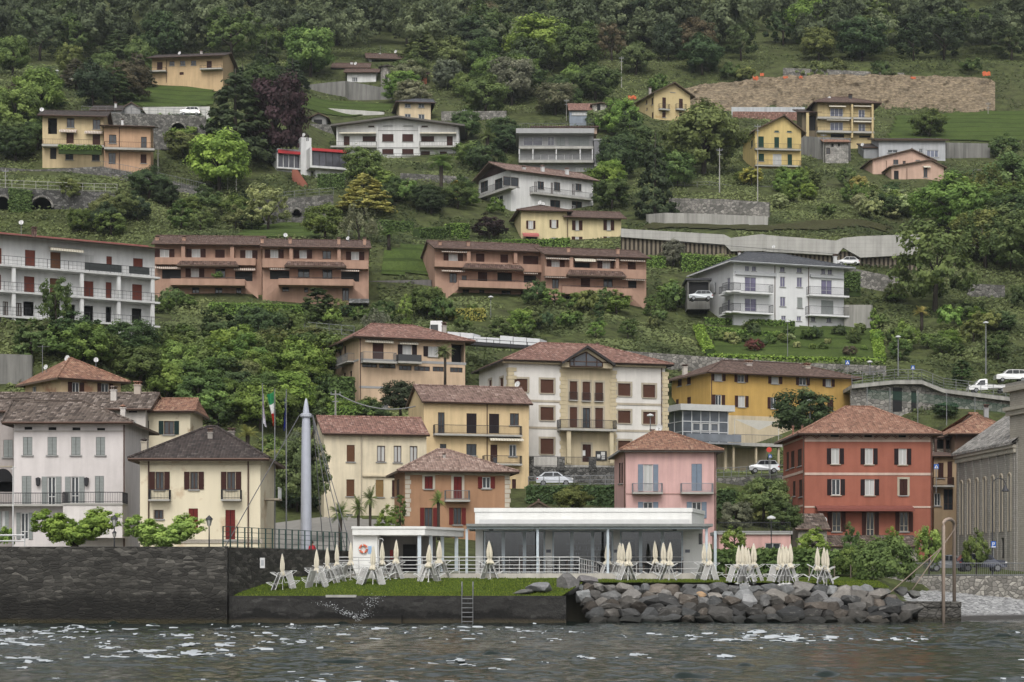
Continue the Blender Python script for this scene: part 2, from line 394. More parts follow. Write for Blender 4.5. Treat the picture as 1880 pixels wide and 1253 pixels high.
LAWN = grassmat('lawn_grass', (.066, .1, .016), (.088, .132, .018), (.115, .16, .022))
MEADOW = grassmat('meadow_grass', (.06, .09, .025), (.085, .125, .03), (.11, .15, .045), True)
def patch(name, label, poly, mat, off=.25, step=1.2, ymax=600, y0=200):
    """sheet laid on the hillside inside an outline given by ground points"""
    g = [on_ground(px, py, y0) for px, py in poly]
    x0, x1 = min(p.x for p in g), max(p.x for p in g); ya, yb = min(p.y for p in g), max(p.y for p in g)
    xs = np.arange(x0, x1+step, step); ys = np.arange(ya, yb+step, step)
    X, Y = np.meshgrid(xs, ys); ins = np.zeros(X.shape, bool); m = len(g)
    for i in range(m):
        a, b = g[i], g[(i+1) % m]
        cnd = (a.y > Y) != (b.y > Y)
        ins ^= cnd & (X < (b.x-a.x)*(Y-a.y)/(b.y-a.y+1e-9)+a.x)
    Z = terrain(X, Y)+off; V = np.stack([X, Y, Z], -1).reshape(-1, 3); nx = len(xs)
    cell = ins[:-1, :-1] & ins[1:, 1:] & ins[1:, :-1] & ins[:-1, 1:]; jj, ii = np.nonzero(cell); k = jj*nx+ii
    if not len(k): return None
    MEADOWS.append(g)
    return struct(npmesh(name, V, np.stack([k, k+1, k+nx+1, k+nx], 1), mat, smooth=True), label)
MEADOWS = []

ASPH = concrete((.11, .11, .108), 'asphalt', .2)
PAVE = concrete((.26, .25, .23), 'paving', .2)
mb = MB()
mb.face([(-200, 130.4, 3.95), (-18.6, 130.4, 3.95), (-12.4, 148, 4.0), (-12.4, 152, 4.02), (-200, 152, 4.0)])
struct(mb.build('promenade', PAVE), 'paved promenade behind the dark quay wall')
mb = MB(); mb.face([(30, 160.3, 3.2), (260, 160.3, 3.2), (260, 182, 3.5), (30, 182, 3.5)])
struct(mb.build('road', ASPH), 'road along the lake in front of the stone church')
def lawn_front(X):
    k = np.clip((X-3.2)/1.6, 0, 1); return 131.0+k*3.9
def lawn_z(X, Y):
    fr = lawn_front(X); k0 = np.clip((X-3.2)/1.6, 0, 1); z0 = 1.78+k0*.92-.35*np.clip((X-20)/4, 0, 1)
    t = np.clip((Y-fr)/8, 0, 1); return z0+(3.08-z0)*t**.8
xs = np.arange(-18.4, 25.8, .25); ts = np.linspace(0, 1, 40)
X, T = np.meshgrid(xs, ts); Y = lawn_front(X)*(1-T)+150*T; Z = lawn_z(X, Y)+vnoise(X*1.1, Y*1.1)*.05
V = np.stack([X, Y, Z], -1).reshape(-1, 3); nx, ny = len(xs), len(ts)
I = (np.arange(ny-1)[:, None]*nx+np.arange(nx-1)[None, :]).ravel()
struct(npmesh('lawn', V, np.stack([I, I+1, I+nx+1, I+nx], 1), LAWN, smooth=True), 'sloping bright green lawn of the lido')
N = 26000; bx = RNG.uniform(-18.2, 25.5, N); bt = RNG.random(N)**1.6; by = lawn_front(bx)*(1-bt)+139*bt
by[:3000] = lawn_front(bx[:3000])+RNG.uniform(-.06, .1, 3000)
bz = lawn_z(bx, by)-.02; h = RNG.uniform(.05, .13, N); wd = RNG.uniform(.02, .05, N); dx = RNG.normal(0, .05, N)
V = np.stack([np.stack([bx-wd, by, bz], 1), np.stack([bx+wd, by, bz], 1), np.stack([bx+dx, by-.02, bz+h], 1)], 1).reshape(-1, 3)
LEAF = leafmat()
o = npmesh('lawn_grass', V, np.arange(3*N).reshape(-1, 3), LEAF, tint=np.repeat(RNG.random(N), 3)); o.color = (.05, .074, .012, 1)
tag(o, 'blades of short green grass on the lido lawn', 'grass', kind='stuff')
def axis(a, b, step): return np.arange(a, b, step)
xs = np.concatenate([np.linspace(-420, -60, 14)[:-1], axis(-60, -36, 1.0), axis(-36, 36, .11), axis(36, 60, 1.0), np.linspace(60, 420, 14)])
ys = [-60, -20, 5, 18, 28, 36, 42]; y = 46.0
while y < 134: ys.append(y); y += .055*(y/46)**1.35
ys = np.array(ys+[134.0, 137, 140, 144, 148, 152])
X, Y = np.meshgrid(xs, ys); Z = np.zeros_like(X); wr = np.random.default_rng(3)
for k in range(70):
    lam = .45*(9.0)**wr.random(); ang = wr.normal(math.pi/2, .55); kx, ky = 2*math.pi/lam*math.cos(ang), 2*math.pi/lam*math.sin(ang)
    amp = .0036*lam**.85; ph = wr.random()*6.28
    wob = .8*np.sin(X*.21*wr.uniform(.6, 1.4)+wr.random()*6)+.8*np.sin(Y*.17*wr.uniform(.6, 1.4)+wr.random()*6)
    s = np.sin(X*kx+Y*ky+ph+wob); Z += amp*(s+.45*s*np.abs(s))
m_ = np.clip((vnoise(X*.55+9, Y*.30)+.6*vnoise(X*1.5, Y*.8+4)-.26)*4, 0, 1)
for k in range(10):
    lam = wr.uniform(.7, 1.7); ang = wr.normal(math.pi/2, .3); Z += m_*.028*lam*np.sin(2*math.pi/lam*(X*math.cos(ang)+Y*math.sin(ang))+wr.random()*6+1.2*np.sin(X*.6+k))
gust = .75+.9*(vnoise(X/14+3, Y/14)+.3*vnoise(X/4, Y/4))
Z *= np.clip(gust, .35, 1.5)*np.clip((60-np.abs(X))/20, 0, 1)*np.clip((Y-30)/16, 0, 1)
V = np.stack([X, Y, Z], -1).reshape(-1, 3); nx, ny = len(xs), len(ys)
I = (np.arange(ny-1)[:, None]*nx+np.arange(nx-1)[None, :]).ravel()
n = NT('lake_water'); g = n.geo(); a = n.noise(g, .09, 3)
n.fin(n.mix(a, (.009, .017, .015), (.015, .023, .019)), .05, 0, .5); n.b.inputs['IOR'].default_value = 1.33
h = n.ma('ADD', n.noise(n.mapped(g, (1.2, 2.6, 1)), 1.6, 4, .6), n.ma('MULTIPLY', n.noise(g, 9, 2), .25)); n.bump(h, .16, .1); WATER = n.m
struct(npmesh('lake', V, np.stack([I, I+1, I+nx+1, I+nx], 1), WATER, smooth=True), 'choppy dark green lake water with bright glints')
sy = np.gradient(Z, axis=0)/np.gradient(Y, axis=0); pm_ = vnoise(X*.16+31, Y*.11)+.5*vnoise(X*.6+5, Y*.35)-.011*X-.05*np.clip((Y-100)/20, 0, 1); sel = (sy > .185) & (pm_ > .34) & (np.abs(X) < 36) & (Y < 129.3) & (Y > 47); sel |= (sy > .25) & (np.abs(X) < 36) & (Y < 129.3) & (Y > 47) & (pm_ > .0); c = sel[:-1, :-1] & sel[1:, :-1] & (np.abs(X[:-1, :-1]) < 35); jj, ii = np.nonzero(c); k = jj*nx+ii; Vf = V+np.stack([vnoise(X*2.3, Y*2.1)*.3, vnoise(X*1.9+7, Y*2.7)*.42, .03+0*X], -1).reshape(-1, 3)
tag(npmesh('painted_glints', Vf, np.stack([k, k+1, k+nx+1, k+nx], 1), paint((.42, .45, .47), .3, 0, 'painted_glints'), smooth=True), 'pale painted sky glints scattered over the wave crests', 'painted_glints', kind='stuff')  # sky glints painted as pale copies of the wave faces turned to the camera
mb = MB(); mb.face([(-420, 130, -3), (420, 130, -3), (420, 160, -1.2), (-420, 160, -1.2)])
struct(mb.build('lake_bed', concrete((.06, .055, .045), 'lake_bed')), 'lake bed under the shore')

def leaf_quads(P, Nn, size, rng, flat=.55):
    """one bent leaf-clump quad per point, turned roughly along its outward normal"""
    m = len(P); nrm = Nn*flat+rng.normal(0, 1, (m, 3))*(1-flat)+np.array([0, 0, .25]); nrm /= np.linalg.norm(nrm, axis=1)[:, None]+1e-9
    r = rng.normal(0, 1, (m, 3)); a = np.cross(nrm, r); a /= np.linalg.norm(a, axis=1)[:, None]+1e-9; b = np.cross(nrm, a)
    s = size*rng.uniform(.6, 1.35, m)[:, None]; e = rng.uniform(.5, .9, m)[:, None]
    c = np.stack([P-a*s-b*s*e*.35, P-b*s*e+nrm*s*.15, P+a*s+b*s*e*.3, P+b*s*e-nrm*s*.15], 1)
    return c.reshape(-1, 3)
def clumpy(rng, nclump, nleaf, env, csize, lsize, top=.0):
    """env(n)-> points & outward normals on the crown envelope; leaves gather in clumps on it"""
    C, CN = env(nclump); out, tint = [], []
    k = rng.multinomial(nleaf, (lambda q: q/q.sum())(rng.uniform(.5, 1.5, len(C))))
    for c, cn, m in zip(C, CN, k):
        if m == 0: continue
        d = rng.normal(0, 1, (m, 3)); d /= np.linalg.norm(d, axis=1)[:, None]
        d = d*.75+cn*.45; r = rng.random(m)**.45
        p = c+d*r[:, None]*csize*rng.uniform(.7, 1.3)*np.array([1, 1, .8])
        out.append(leaf_quads(p, d*.8+cn*.35, lsize, rng, .74)); t0 = rng.uniform(.2, .8)
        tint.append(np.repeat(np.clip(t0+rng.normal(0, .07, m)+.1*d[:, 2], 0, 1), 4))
    return np.concatenate(out), np.concatenate(tint)
def env_ell(rng, rx, rz, cz, inner=.62, bump=.2, low=-.75):
    def f(n):
        d = rng.normal(0, 1, (n*2, 3)); d /= np.linalg.norm(d, axis=1)[:, None]; d = d[d[:, 2] > low][:n]
        lob = 1+bump*np.sin(d[:, 0]*4.1+rng.random()*6)*np.cos(d[:, 1]*3.7+rng.random()*6)+bump*.6*np.sin(d[:, 2]*6+rng.random()*6)
        r = (inner+(1-inner)*rng.random(len(d))**.5)*lob
        return d*r[:, None]*np.array([rx, rx, rz])+np.array([0, 0, cz]), d
    return f
def env_cone(rng, r0, h, z0, pw=1.0, tiers=0):
    def f(n):
        t = 1-np.sqrt(rng.random(n)); a = rng.random(n)*6.283; rr = r0*(1-t)**pw*rng.uniform(.72, 1.08, n)
        if tiers: rr *= .72+.42*(1-((t*tiers) % 1))
        d = np.stack([np.cos(a), np.sin(a), np.full(n, .15)], 1)
        return np.stack([rr*np.cos(a), rr*np.sin(a), z0+t*h], 1), d
    return f
BARK = vcol('bark', .95, .8, 5)
def trunk_mesh(rng, h, r, spread, nl=5):
    mb = MB(); bend = rng.normal(0, .04, 2)*h; ft = h*.55
    mb.tube([(0, 0, -.6), (bend[0]*.3, bend[1]*.3, ft*.5), (bend[0], bend[1], ft), (bend[0]*1.3, bend[1]*1.2, h*.85)], [r*1.25, r, r*.75, r*.25], 7)
    for i in range(nl):
        a = 6.283*i/nl+rng.random(); z = ft*rng.uniform(.55, 1.1); q = spread*rng.uniform(.6, .95)
        mb.tube([(bend[0]*.7, bend[1]*.7, z), (bend[0]+math.cos(a)*q*.5, bend[1]+math.sin(a)*q*.5, z+h*.17), (bend[0]+math.cos(a)*q, bend[1]+math.sin(a)*q, z+h*.32)], [r*.55, r*.35, r*.12], 5)
    return mb
PROTO = {}
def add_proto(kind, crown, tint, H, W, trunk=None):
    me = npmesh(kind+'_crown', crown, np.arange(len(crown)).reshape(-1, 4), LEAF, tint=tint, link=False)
    tm = None
    if trunk is not None:
        o = trunk.build('trunk', BARK, smooth=True); tm = o.data; bpy.data.objects.remove(o)
    PROTO.setdefault(kind, []).append((me, tm, H, W))
def mk(kind, seeds, fn):
    for s in seeds: add_proto(kind, *fn(np.random.default_rng(s)))
def round_tree(H, W, nc, nl, ls, trunkfrac=.1, bump=.2, cs=None, low=-.9):
    def fn(rng):
        rz = H*(1-trunkfrac)/2; cz = H-rz; rx = W/2
        v, t = clumpy(rng, nc, nl, env_ell(rng, rx*.86, rz*.86, cz, .55, bump, low), cs or W*.15, ls)
        return v, t, H, W, trunk_mesh(rng, H*.8, .028*H, W*.33)
    return fn
mk('broadleaf', (1, 2, 3, 4), round_tree(10, 9, 120, 10500, .235))
mk('small_tree', (11, 12, 13), round_tree(5.5, 5, 60, 4600, .17, .05))
mk('bush', (21, 22, 23, 24), round_tree(2.6, 3.2, 40, 2200, .16, .0, .28, low=-.4))
mk('airy', (31, 32), round_tree(9, 8.5, 80, 4200, .24, .12, .3, cs=1.0))
def conifer(rng):
    v, t = clumpy(rng, 170, 5200, env_cone(rng, 3.0, 13.0, .8, .85, 9), .62, .26); mb = MB(); mb.tube([(0, 0, -.6), (0, 0, 13.5)], .28, 6, r2=.04)
    return v, t, 14, 6.2, mb
mk('shrub', (27, 28), round_tree(3.4, 4.6, 170, 11000, .1, .0, .1, cs=.5, low=-.6))
mk('conifer', (41, 42), conifer)
def cypress(rng):
    f0 = env_ell(rng, 1.0, 4.0, 4.2, .6, .1, -1); v, t = clumpy(rng, 70, 3000, f0, .5, .17); mb = MB(); mb.tube([(0, 0, -.5), (0, 0, 6)], .2, 6, r2=.05)
    return v, t, 8.2, 2.4, mb
mk('cypress', (51, 52), cypress)
def pollard(rng):      # wide crown on two heavy forks
    out, tt = [], []
    for sx in (-1, 1):
        for q in range(6):
            f0 = env_ell(rng, .95, .85, 0, .5, .2, -1); v, t = clumpy(rng, 26, 2500, f0, .4, .1)
            out.append(v+np.array([sx*(.3+.36*q), rng.normal(0, .4), 1.25+.3*q+rng.normal(0, .1)-.05*max(0, q-3)**2])); tt.append(t)
    mb = MB(); mb.tube([(0, 0, -.8), (0, 0, .5)], .3, 8)
    for sx in (-1, 1):
        mb.tube([(0, 0, .3), (sx*.7, .05, 1.3), (sx*1.6, .1, 2.3)], [.26, .2, .1], 7); mb.tube([(sx*.6, 0, 1.2), (sx*1.1, -.3, 1.6), (sx*1.9, -.5, 2.0)], [.15, .12, .06], 6)
    return np.concatenate(out), np.concatenate(tt), 3.7, 4.9, mb
mk('pollard', (61, 62), pollard)
def palm(th, fr, nf, droop=.5):
    def fn(rng):
        out, tt = [], []
        for i in range(nf):
            a = 6.283*i/nf*2.4+rng.random(); up = rng.uniform(-.5, 1.25); L = fr*rng.uniform(.8, 1.1); p = np.array([0, 0, th]); d = np.array([math.cos(a)*math.cos(up), math.sin(a)*math.cos(up), math.sin(up)])
            side = np.array([-math.sin(a), math.cos(a), 0]); ns = 7; t0 = rng.uniform(.1, .9)
            for k in range(ns):
                q = p+d*L/ns; wd = L*.13*(1-abs(k-2.5)/6)
                for sg in (-1, 1):
                    for e in (0, .5):
                        b = p+(q-p)*e; tip = b+side*sg*wd*2.0+d*wd*1.1-np.array([0, 0, wd*.7]); ww = (q-p)*.28
                        out.append(np.array([b, b+ww, tip+ww*.3, tip])); tt.append(np.full(4, t0))
                p = q; d = d-np.array([0, 0, droop/ns*1.6]); d /= np.linalg.norm(d)
        mb = MB(); mb.tube([(0, 0, -.5), (.03, 0, th*.5), (0, 0, th)], [.2, .17, .19], 7)
        return np.concatenate(out), np.concatenate(tt), th+fr*.75, fr*2, mb
    return fn
mk('palm', (71, 72), palm(3.1, 1.15, 38))
mk('tall_palm', (75,), palm(5.2, 1.5, 60, .9))
def weeping(rng):
    f0 = env_ell(rng, 3.2, 3.0, 4.6, .5, .25, -.6); C, CN = f0(90); P, Nn, T = [], [], []
    for c, cn in zip(C, CN):
        m = 34; t0 = rng.uniform(.2, .8); s = rng.random(m)
        p = c+np.stack([cn[0]*s*.7, cn[1]*s*.7, -s*2.2], 1)+rng.normal(0, .13, (m, 3)); P.append(p); Nn.append(np.repeat(cn[None], m, 0)); T.append(np.full(m, t0))
    return leaf_quads(np.concatenate(P), np.concatenate(Nn), .17, rng), np.repeat(np.concatenate(T), 4), 8, 7, trunk_mesh(rng, 6.4, .2, 2.4)
mk('weeping', (81,), weeping)

def des(c, k=.22): m = sum(c)/3; return tuple(v*(1-k)+m*k for v in c)
TREES = []
TONE = dict(bright=(.095, .16, .022), fresh=(.07, .125, .022), mid=(.05, .085, .022), deep=(.032, .058, .02), dark=(.022, .036, .017), olive=(.066, .088, .028), grey=(.085, .095, .065),
            purple=(.022, .012, .016), yellow=(.16, .16, .03), red=(.09, .035, .025), pale=(.14, .17, .08), blueish=(.03, .05, .028), brownish=(.06, .052, .032))
LOOK = dict(bright='bright green', fresh='fresh green', mid='mid green', deep='deep green', dark='very dark green', olive='olive green', grey='silvery grey green', purple='dark purple',
            yellow='yellow green', red='reddish', pale='pale flowering', blueish='dark bluish green', brownish='brownish green')
KNAME = dict(broadleaf='broadleaf_tree', small_tree='small_tree', bush='bush', shrub='bush', airy='broadleaf_tree', conifer='conifer', cypress='cypress', pollard='pollarded_tree', palm='palm_tree', tall_palm='palm_tree', weeping='weeping_tree')
def plant(kind, px, top, hp, wp=None, tone='mid', base=None, label=None, Y=None, y0=200, group=None, z=None, reg_=True):
    """plant whose top is at pixel row `top`, hp pixels high, wp wide"""
    py = top+hp
    if Y is None:
        g = on_ground(px, py, y0)
    else:
        g = Vector(((px-CX)/F*Y, Y, zz(py, Y) if z is None else z))
    s = F/g.y; me, tm, H, W = random.choice(PROTO[kind]); ph = zz(top, g.y)-g.z
    k = ph/H; kw = (wp/s/W) if wp else k
    c = des(TONE[tone]); j = random.uniform(.82, 1.2); c = (c[0]*j*random.uniform(.9, 1.1), c[1]*j, c[2]*j*.85*random.uniform(.85, 1.15), 1)
    nm = KNAME[kind]; e = empty(nm, g); e.scale = (kw, kw, k); e.rotation_euler = (0, 0, random.uniform(0, 6.28) if kind != 'pollard' else 0)
    o = bpy.data.objects.new('crown', me); COL.objects.link(o); o.parent = e; o.color = c
    if tm is not None and kind not in ('bush', 'shrub'):
        t = bpy.data.objects.new('trunk', tm); COL.objects.link(t); t.parent = e; t.color = (.05, .042, .034, 1)
    tag(e, label, {'bush': 'bush', 'shrub': 'bush', 'palm': 'palm tree', 'tall_palm': 'palm tree', 'conifer': 'conifer'}.get(kind, 'tree'), group)
    if label is None: TREES.append((e, kind, tone, px, top+hp*.4, hp, wp or hp))
    return e
DARKGLASS = glass(); HOLE = paint((.012, .012, .013), .6, 0, 'dark_interior', .2)
WHITE = paint((.56, .56, .55), .5, 0, 'white_paint'); BROWNW = paint((.06, .032, .022), .6, 0, 'brown_wood')
IRON = paint((.045, .045, .05), .5, .3, 'iron'); GALV = paint((.2, .205, .21), .55, .3, 'galvanised_steel')
COPPER = paint((.10, .06, .045), .5, .4, 'copper_gutter'); SOFFIT = paint((.10, .07, .05), .8, 0, 'timber_soffit')
CURT = curtain(); STONE_T = plaster((.42, .37, .29), .15, .1, 'stone_trim'); GREYSILL = concrete((.3, .3, .29), 'sill_stone', .2)
SH_BROWN = slat((.055, .022, .018), name='brown_shutter'); SH_GREY = slat((.29, .31, .30), name='grey_shutter'); SH_BLUE = slat((.22, .27, .34), name='blue_grey_shutter')
SH_DARK = slat((.022, .014, .016), name='dark_shutter'); SH_GREEN = slat((.012, .05, .035), name='green_shutter'); SH_RED = slat((.15, .022, .02), name='red_shutter')
SH_DGREEN = slat((.012, .03, .028), name='dark_green_shutter'); SH_WOOD = slat((.13, .06, .03), name='wooden_blind'); SH_RUST = slat((.17, .05, .035), name='rust_red_shutter')
T_BROWN = tile((.15, .10, .082), (.09, .06, .05), (.24, .17, .14), name='brown_roof_tile'); T_ORANGE = tile((.33, .18, .12), (.19, .10, .075), (.48, .32, .22), name='orange_roof_tile', moss=.3)
T_RED = tile((.29, .16, .125), (.16, .09, .075), (.46, .31, .26), name='red_roof_tile', moss=.2); T_OLD = tile((.165, .13, .108), (.06, .045, .038), (.36, .3, .26), name='old_pantile', pitch=.3, row=.42, moss=.35)
T_PINK = tile((.26, .175, .145), (.14, .09, .075), (.42, .32, .28), name='weathered_pantile', pitch=.3, row=.4); T_DARK = tile((.075, .06, .055), (.045, .038, .036), (.13, .11, .1), name='dark_roof_tile', row=.3)
T_GREY = tile((.10, .105, .115), (.07, .072, .08), (.15, .155, .165), name='grey_roof_tile', moss=.1); T_CONDO = tile((.14, .09, .072), (.08, .05, .042), (.23, .165, .14), name='terrace_roof_tile', pitch=.3)
AWN = stripes((.6, .56, .5), (.36, .25, .2), .28); AWN_W = stripes((.68, .64, .54), (.55, .5, .4), .3, name='cream_awning')

class Frame:
    """vertical plane: origin, unit along ex (to the right seen from outside), ey into the building"""
    def __init__(s, ox, oy, ex): s.ox, s.oy, s.ex = ox, oy, ex; s.ey = (-ex[1], ex[0])
    def p(s, a, d, z): return (s.ox+s.ex[0]*a+s.ey[0]*d, s.oy+s.ex[1]*a+s.ey[1]*d, z)
    def loc(s, px, py, d=0):
        k = (px-CX)/F; ox, oy = s.ox+s.ey[0]*d, s.oy+s.ey[1]*d      # point = t*(k,1): solve with line o + a*ex
        t = (ox*s.ex[1]-oy*s.ex[0])/(k*s.ex[1]-s.ex[0]); X, Y = k*t, t
        return (X-ox)*s.ex[0]+(Y-oy)*s.ex[1], zz(py, Y)
    def rect(s, q, d=0):
        xm, ym = (q[0]+q[2])/2, (q[1]+q[3])/2
        return (s.loc(q[0], ym, d)[0], s.loc(xm, q[3], d)[1], s.loc(q[2], ym, d)[0], s.loc(xm, q[1], d)[1])
    def box(s, mb, a0, a1, d0, d1, z0, z1, mi=0):
        mb.box8([s.p(a0, d0, z0), s.p(a1, d0, z0), s.p(a1, d1, z0), s.p(a0, d1, z0), s.p(a0, d0, z1), s.p(a1, d0, z1), s.p(a1, d1, z1), s.p(a0, d1, z1)], mi)
def wall_face(mb, fr, W, z0, z1, holes, depth=.18, a_start=0.0):
    hs = [(max(a_start+.02, h[0]), max(z0+.02, h[1]), min(W-.02, h[2]), min(z1-.02, h[3])) for h in holes]
    hs = [h for h in hs if h[2]-h[0] > .05 and h[3]-h[1] > .05]
    A = sorted({a_start, W, *[h[0] for h in hs], *[h[2] for h in hs]}); Z = sorted({z0, z1, *[h[1] for h in hs], *[h[3] for h in hs]})
    for j in range(len(Z)-1):
        run = None
        for i in range(len(A)-1):
            ca, cz = (A[i]+A[i+1])/2, (Z[j]+Z[j+1])/2
            inside = any(h[0] < ca < h[2] and h[1] < cz < h[3] for h in hs)
            if not inside: run = A[i] if run is None else run
            if run is not None and (inside or i == len(A)-2):
                e = A[i] if inside else A[i+1]
                mb.face([fr.p(run, 0, Z[j]), fr.p(e, 0, Z[j]), fr.p(e, 0, Z[j+1]), fr.p(run, 0, Z[j+1])]); run = None
    for a, b, c, d in hs:
        mb.face([fr.p(a, 0, b), fr.p(c, 0, b), fr.p(c, depth, b), fr.p(a, depth, b)]); mb.face([fr.p(a, depth, d), fr.p(c, depth, d), fr.p(c, 0, d), fr.p(a, 0, d)])
        mb.face([fr.p(a, 0, b), fr.p(a, depth, b), fr.p(a, depth, d), fr.p(a, 0, d)]); mb.face([fr.p(c, depth, b), fr.p(c, 0, b), fr.p(c, 0, d), fr.p(c, depth, d)])

class House:
    def __init__(s, name, label, cat, L, R, eave, base, depth, wall, lod=0, group=None, extra_base=4.0):
        (pl, Yl), (pr, Yr) = L, R; s.lod = lod
        x0, x1 = (pl-CX)/F*Yl, (pr-CX)/F*Yr; s.W = math.hypot(x1-x0, Yr-Yl); ex = ((x1-x0)/s.W, (Yr-Yl)/s.W)
        s.f = Frame(x0, Yl, ex); ey = s.f.ey; s.D = depth
        bl = s.f.p(0, depth, 0); br = s.f.p(s.W, 0, 0); bb = s.f.p(s.W, depth, 0)
        s.lf = Frame(bl[0], bl[1], (-ey[0], -ey[1])); s.rf = Frame(br[0], br[1], ey); s.bf = Frame(bb[0], bb[1], (-ex[0], -ex[1]))
        s.zb = zz(base, Yl); s.ze = zz(eave, Yl); s.ztop = s.ze
        s.root = empty(name, s.f.p(s.W/2, depth/2, s.zb), label, cat, group); s.eb = extra_base
        s.holes = {'f': [], 'l': [], 'r': []}; s.wall = wall; s.gables = []; s.jobs = []
        FOOT.append((s, L, R))
    def fr(s, side): return {'f': s.f, 'l': s.lf, 'r': s.rf}[side]
    def z(s, py, a=0, d=0):
        return zz(py, s.f.p(a, d, 0)[1])
    def part(s, name, mb, mat, parent=None, **k): return mb.build(name, mat, parent or s.root, **k)
    def win(s, q, kind='g', side='f', sh=None, frame=WHITE, pane=None, surround=None, sill=True, leaf=None, name=None, rd=.16, mull=1, d0=0):
        fr = s.fr(side); a0, z0, a1, z1 = fr.rect(q, d0)
        if a1-a0 < .15: return
        if d0 == 0: s.holes[side].append((a0, z0, a1, z1))
        s.jobs.append((fr, a0, z0, a1, z1, kind, sh, frame, pane, surround, sill, leaf, name, rd, mull, d0))
    def wins(s, rg, rects, kind='g', **k):
        for q in rects: s.win(rg.r(q), kind, **k)
    def _win(s, fr, a0, z0, a1, z1, kind, sh, frame, pane, surround, sill, leaf, name, rd, mull, d0):
        w_, h_ = a1-a0, z1-z0; nm = name or ('door' if kind == 'd' else 'window'); d = d0
        if kind in ('s', 'r'):                      # closed leaves or a lowered blind
            mb = MB()
            if kind == 's':
                m = (a0+a1)/2; o = None
                for u0, u1 in ((a0+.02, m-.015), (m+.015, a1-.02)):
                    b = MB(); fr.box(b, u0, u1, d+.02, d+.07, z0+.02, z1-.02); s.part('shutter', b, sh or SH_BROWN)
                b = MB(); b.face([fr.p(a0, d+rd-.02, z0), fr.p(a1, d+rd-.02, z0), fr.p(a1, d+rd-.02, z1), fr.p(a0, d+rd-.02, z1)]); par = s.part(nm, b, DARKGLASS)
            else:
                fr.box(mb, a0+.02, a1-.02, d+.08, d+.12, z0+.01, z1-.01); par = s.part('roller_blind', mb, sh or SH_BROWN)
        else:
            b = MB(); pd = d+rd-.03
            b.face([fr.p(a0, pd, z0), fr.p(a1, pd, z0), fr.p(a1, pd, z1), fr.p(a0, pd, z1)])
            pm = pane or (DARKGLASS if kind != 'x' else HOLE)
            par = s.part(nm, b, pm)
            if kind not in ('x',):
                b = MB(); t = .07 if not s.lod else .09; e0, e1 = pd-.06, pd-.008
                fr.box(b, a0, a0+t, e0, e1, z0, z1); fr.box(b, a1-t, a1, e0, e1, z0, z1); fr.box(b, a0+t, a1-t, e0, e1, z1-t, z1); fr.box(b, a0+t, a1-t, e0, e1, z0, z0+t)
                for i in range(mull):
                    c = a0+w_*(i+1)/(mull+1); fr.box(b, c-t*.6, c+t*.6, e0-.004, e1-.002, z0+t, z1-t)
                if h_ > 1.9 and not s.lod: fr.box(b, a0+t, a1-t, e0+.01, e1-.004, z0+h_*.28, z0+h_*.28+t*.8)
                s.part('frame', b, frame, par)
        if kind == 'o':
            lw = leaf or w_*.5
            for u0, u1 in ((a0-lw-.03, a0-.03), (a1+.03, a1+lw+.03)):
                b = MB(); fr.box(b, u0, u1, d-.07, d-.025, z0, z1); s.part('shutter', b, sh or SH_BROWN, par)
        if surround is not None:
            b = MB(); t = .22 if not s.lod else .2
            fr.box(b, a0-t, a0-.002, d-.035, d+.02, z0-.02, z1); fr.box(b, a1+.002, a1+t, d-.035, d+.02, z0-.02, z1); fr.box(b, a0-t, a1+t, d-.037, d+.02, z1+.002, z1+t)
            s.part('surround', b, surround, par)
        if sill and kind not in ('d', 'x') and s.lod < 2:
            b = MB(); fr.box(b, a0-.12, a1+.12, d-.12, d+.03, z0-.1, z0-.003); s.part('sill', b, GREYSILL if sill is True else sill, par)
    def ridge(s, py, d=None, a=None):
        d = s.D/2 if d is None else d; a = s.W/2 if a is None else a; return s.z(py, a, d)
    def roof(s, kind, zr, mat, over=.7, a=None, b=None, c=None, t=.2, soffit=SOFFIT, over_side=None, zlow=None, gutter=COPPER, name='roof'):
        W, D, f, ze = s.W, s.D, s.f, s.ze; o = over; q = o if over_side is None else over_side; P = f.p
        faces = []
        if kind == 'hip':
            e = [P(-q, -o, ze), P(W+q, -o, ze), P(W+q, D+o, ze), P(-q, D+o, ze)]; r0, r1 = P(a, D/2, zr), P(b, D/2, zr)
            if abs(a-b) < .05: faces = [[e[0], e[1], r0], [e[1], e[2], r0], [e[2], e[3], r0], [e[3], e[0], r0]]; rid = [(e[0], r0), (e[1], r0)]
            else: faces = [[e[0], e[1], r1, r0], [e[1], e[2], r1], [e[2], e[3], r0, r1], [e[3], e[0], r0]]; rid = [(e[0], r0), (r0, r1), (e[1], r1)]
            slope = (zr-ze)/(D/2+o); s.ztop = ze+slope*min(o, q)*.8
        elif kind == 'side':       # gable at the sides
            e = [P(-q, -o, ze), P(W+q, -o, ze), P(W+q, D+o, ze), P(-q, D+o, ze)]; r0, r1 = P(-q, D/2, zr), P(W+q, D/2, zr)
            faces = [[e[0], e[1], r1, r0], [e[2], e[3], r0, r1]]; rid = [(r0, r1)]; slope = (zr-ze)/(D/2+o); s.ztop = ze+slope*o-.02
            zt = zr-.05
            s.gables += [(s.lf.p(0, 0, s.ztop), s.lf.p(D, 0, s.ztop), s.lf.p(D/2, 0, zt)), (s.rf.p(0, 0, s.ztop), s.rf.p(D, 0, s.ztop), s.rf.p(D/2, 0, zt))]
        elif kind == 'front':      # gable faces the lake
            c = W/2 if c is None else c; zl = ze; zrr = ze if zlow is None else zlow
            e = [P(-q, -o, zl), P(W+q, -o, zrr), P(W+q, D+o, zrr), P(-q, D+o, zl)]; r0, r1 = P(c, -o, zr), P(c, D+o, zr)
            faces = [[e[0], r0, r1, e[3]], [r0, e[1], e[2], r1]]; rid = [(r0, r1)]
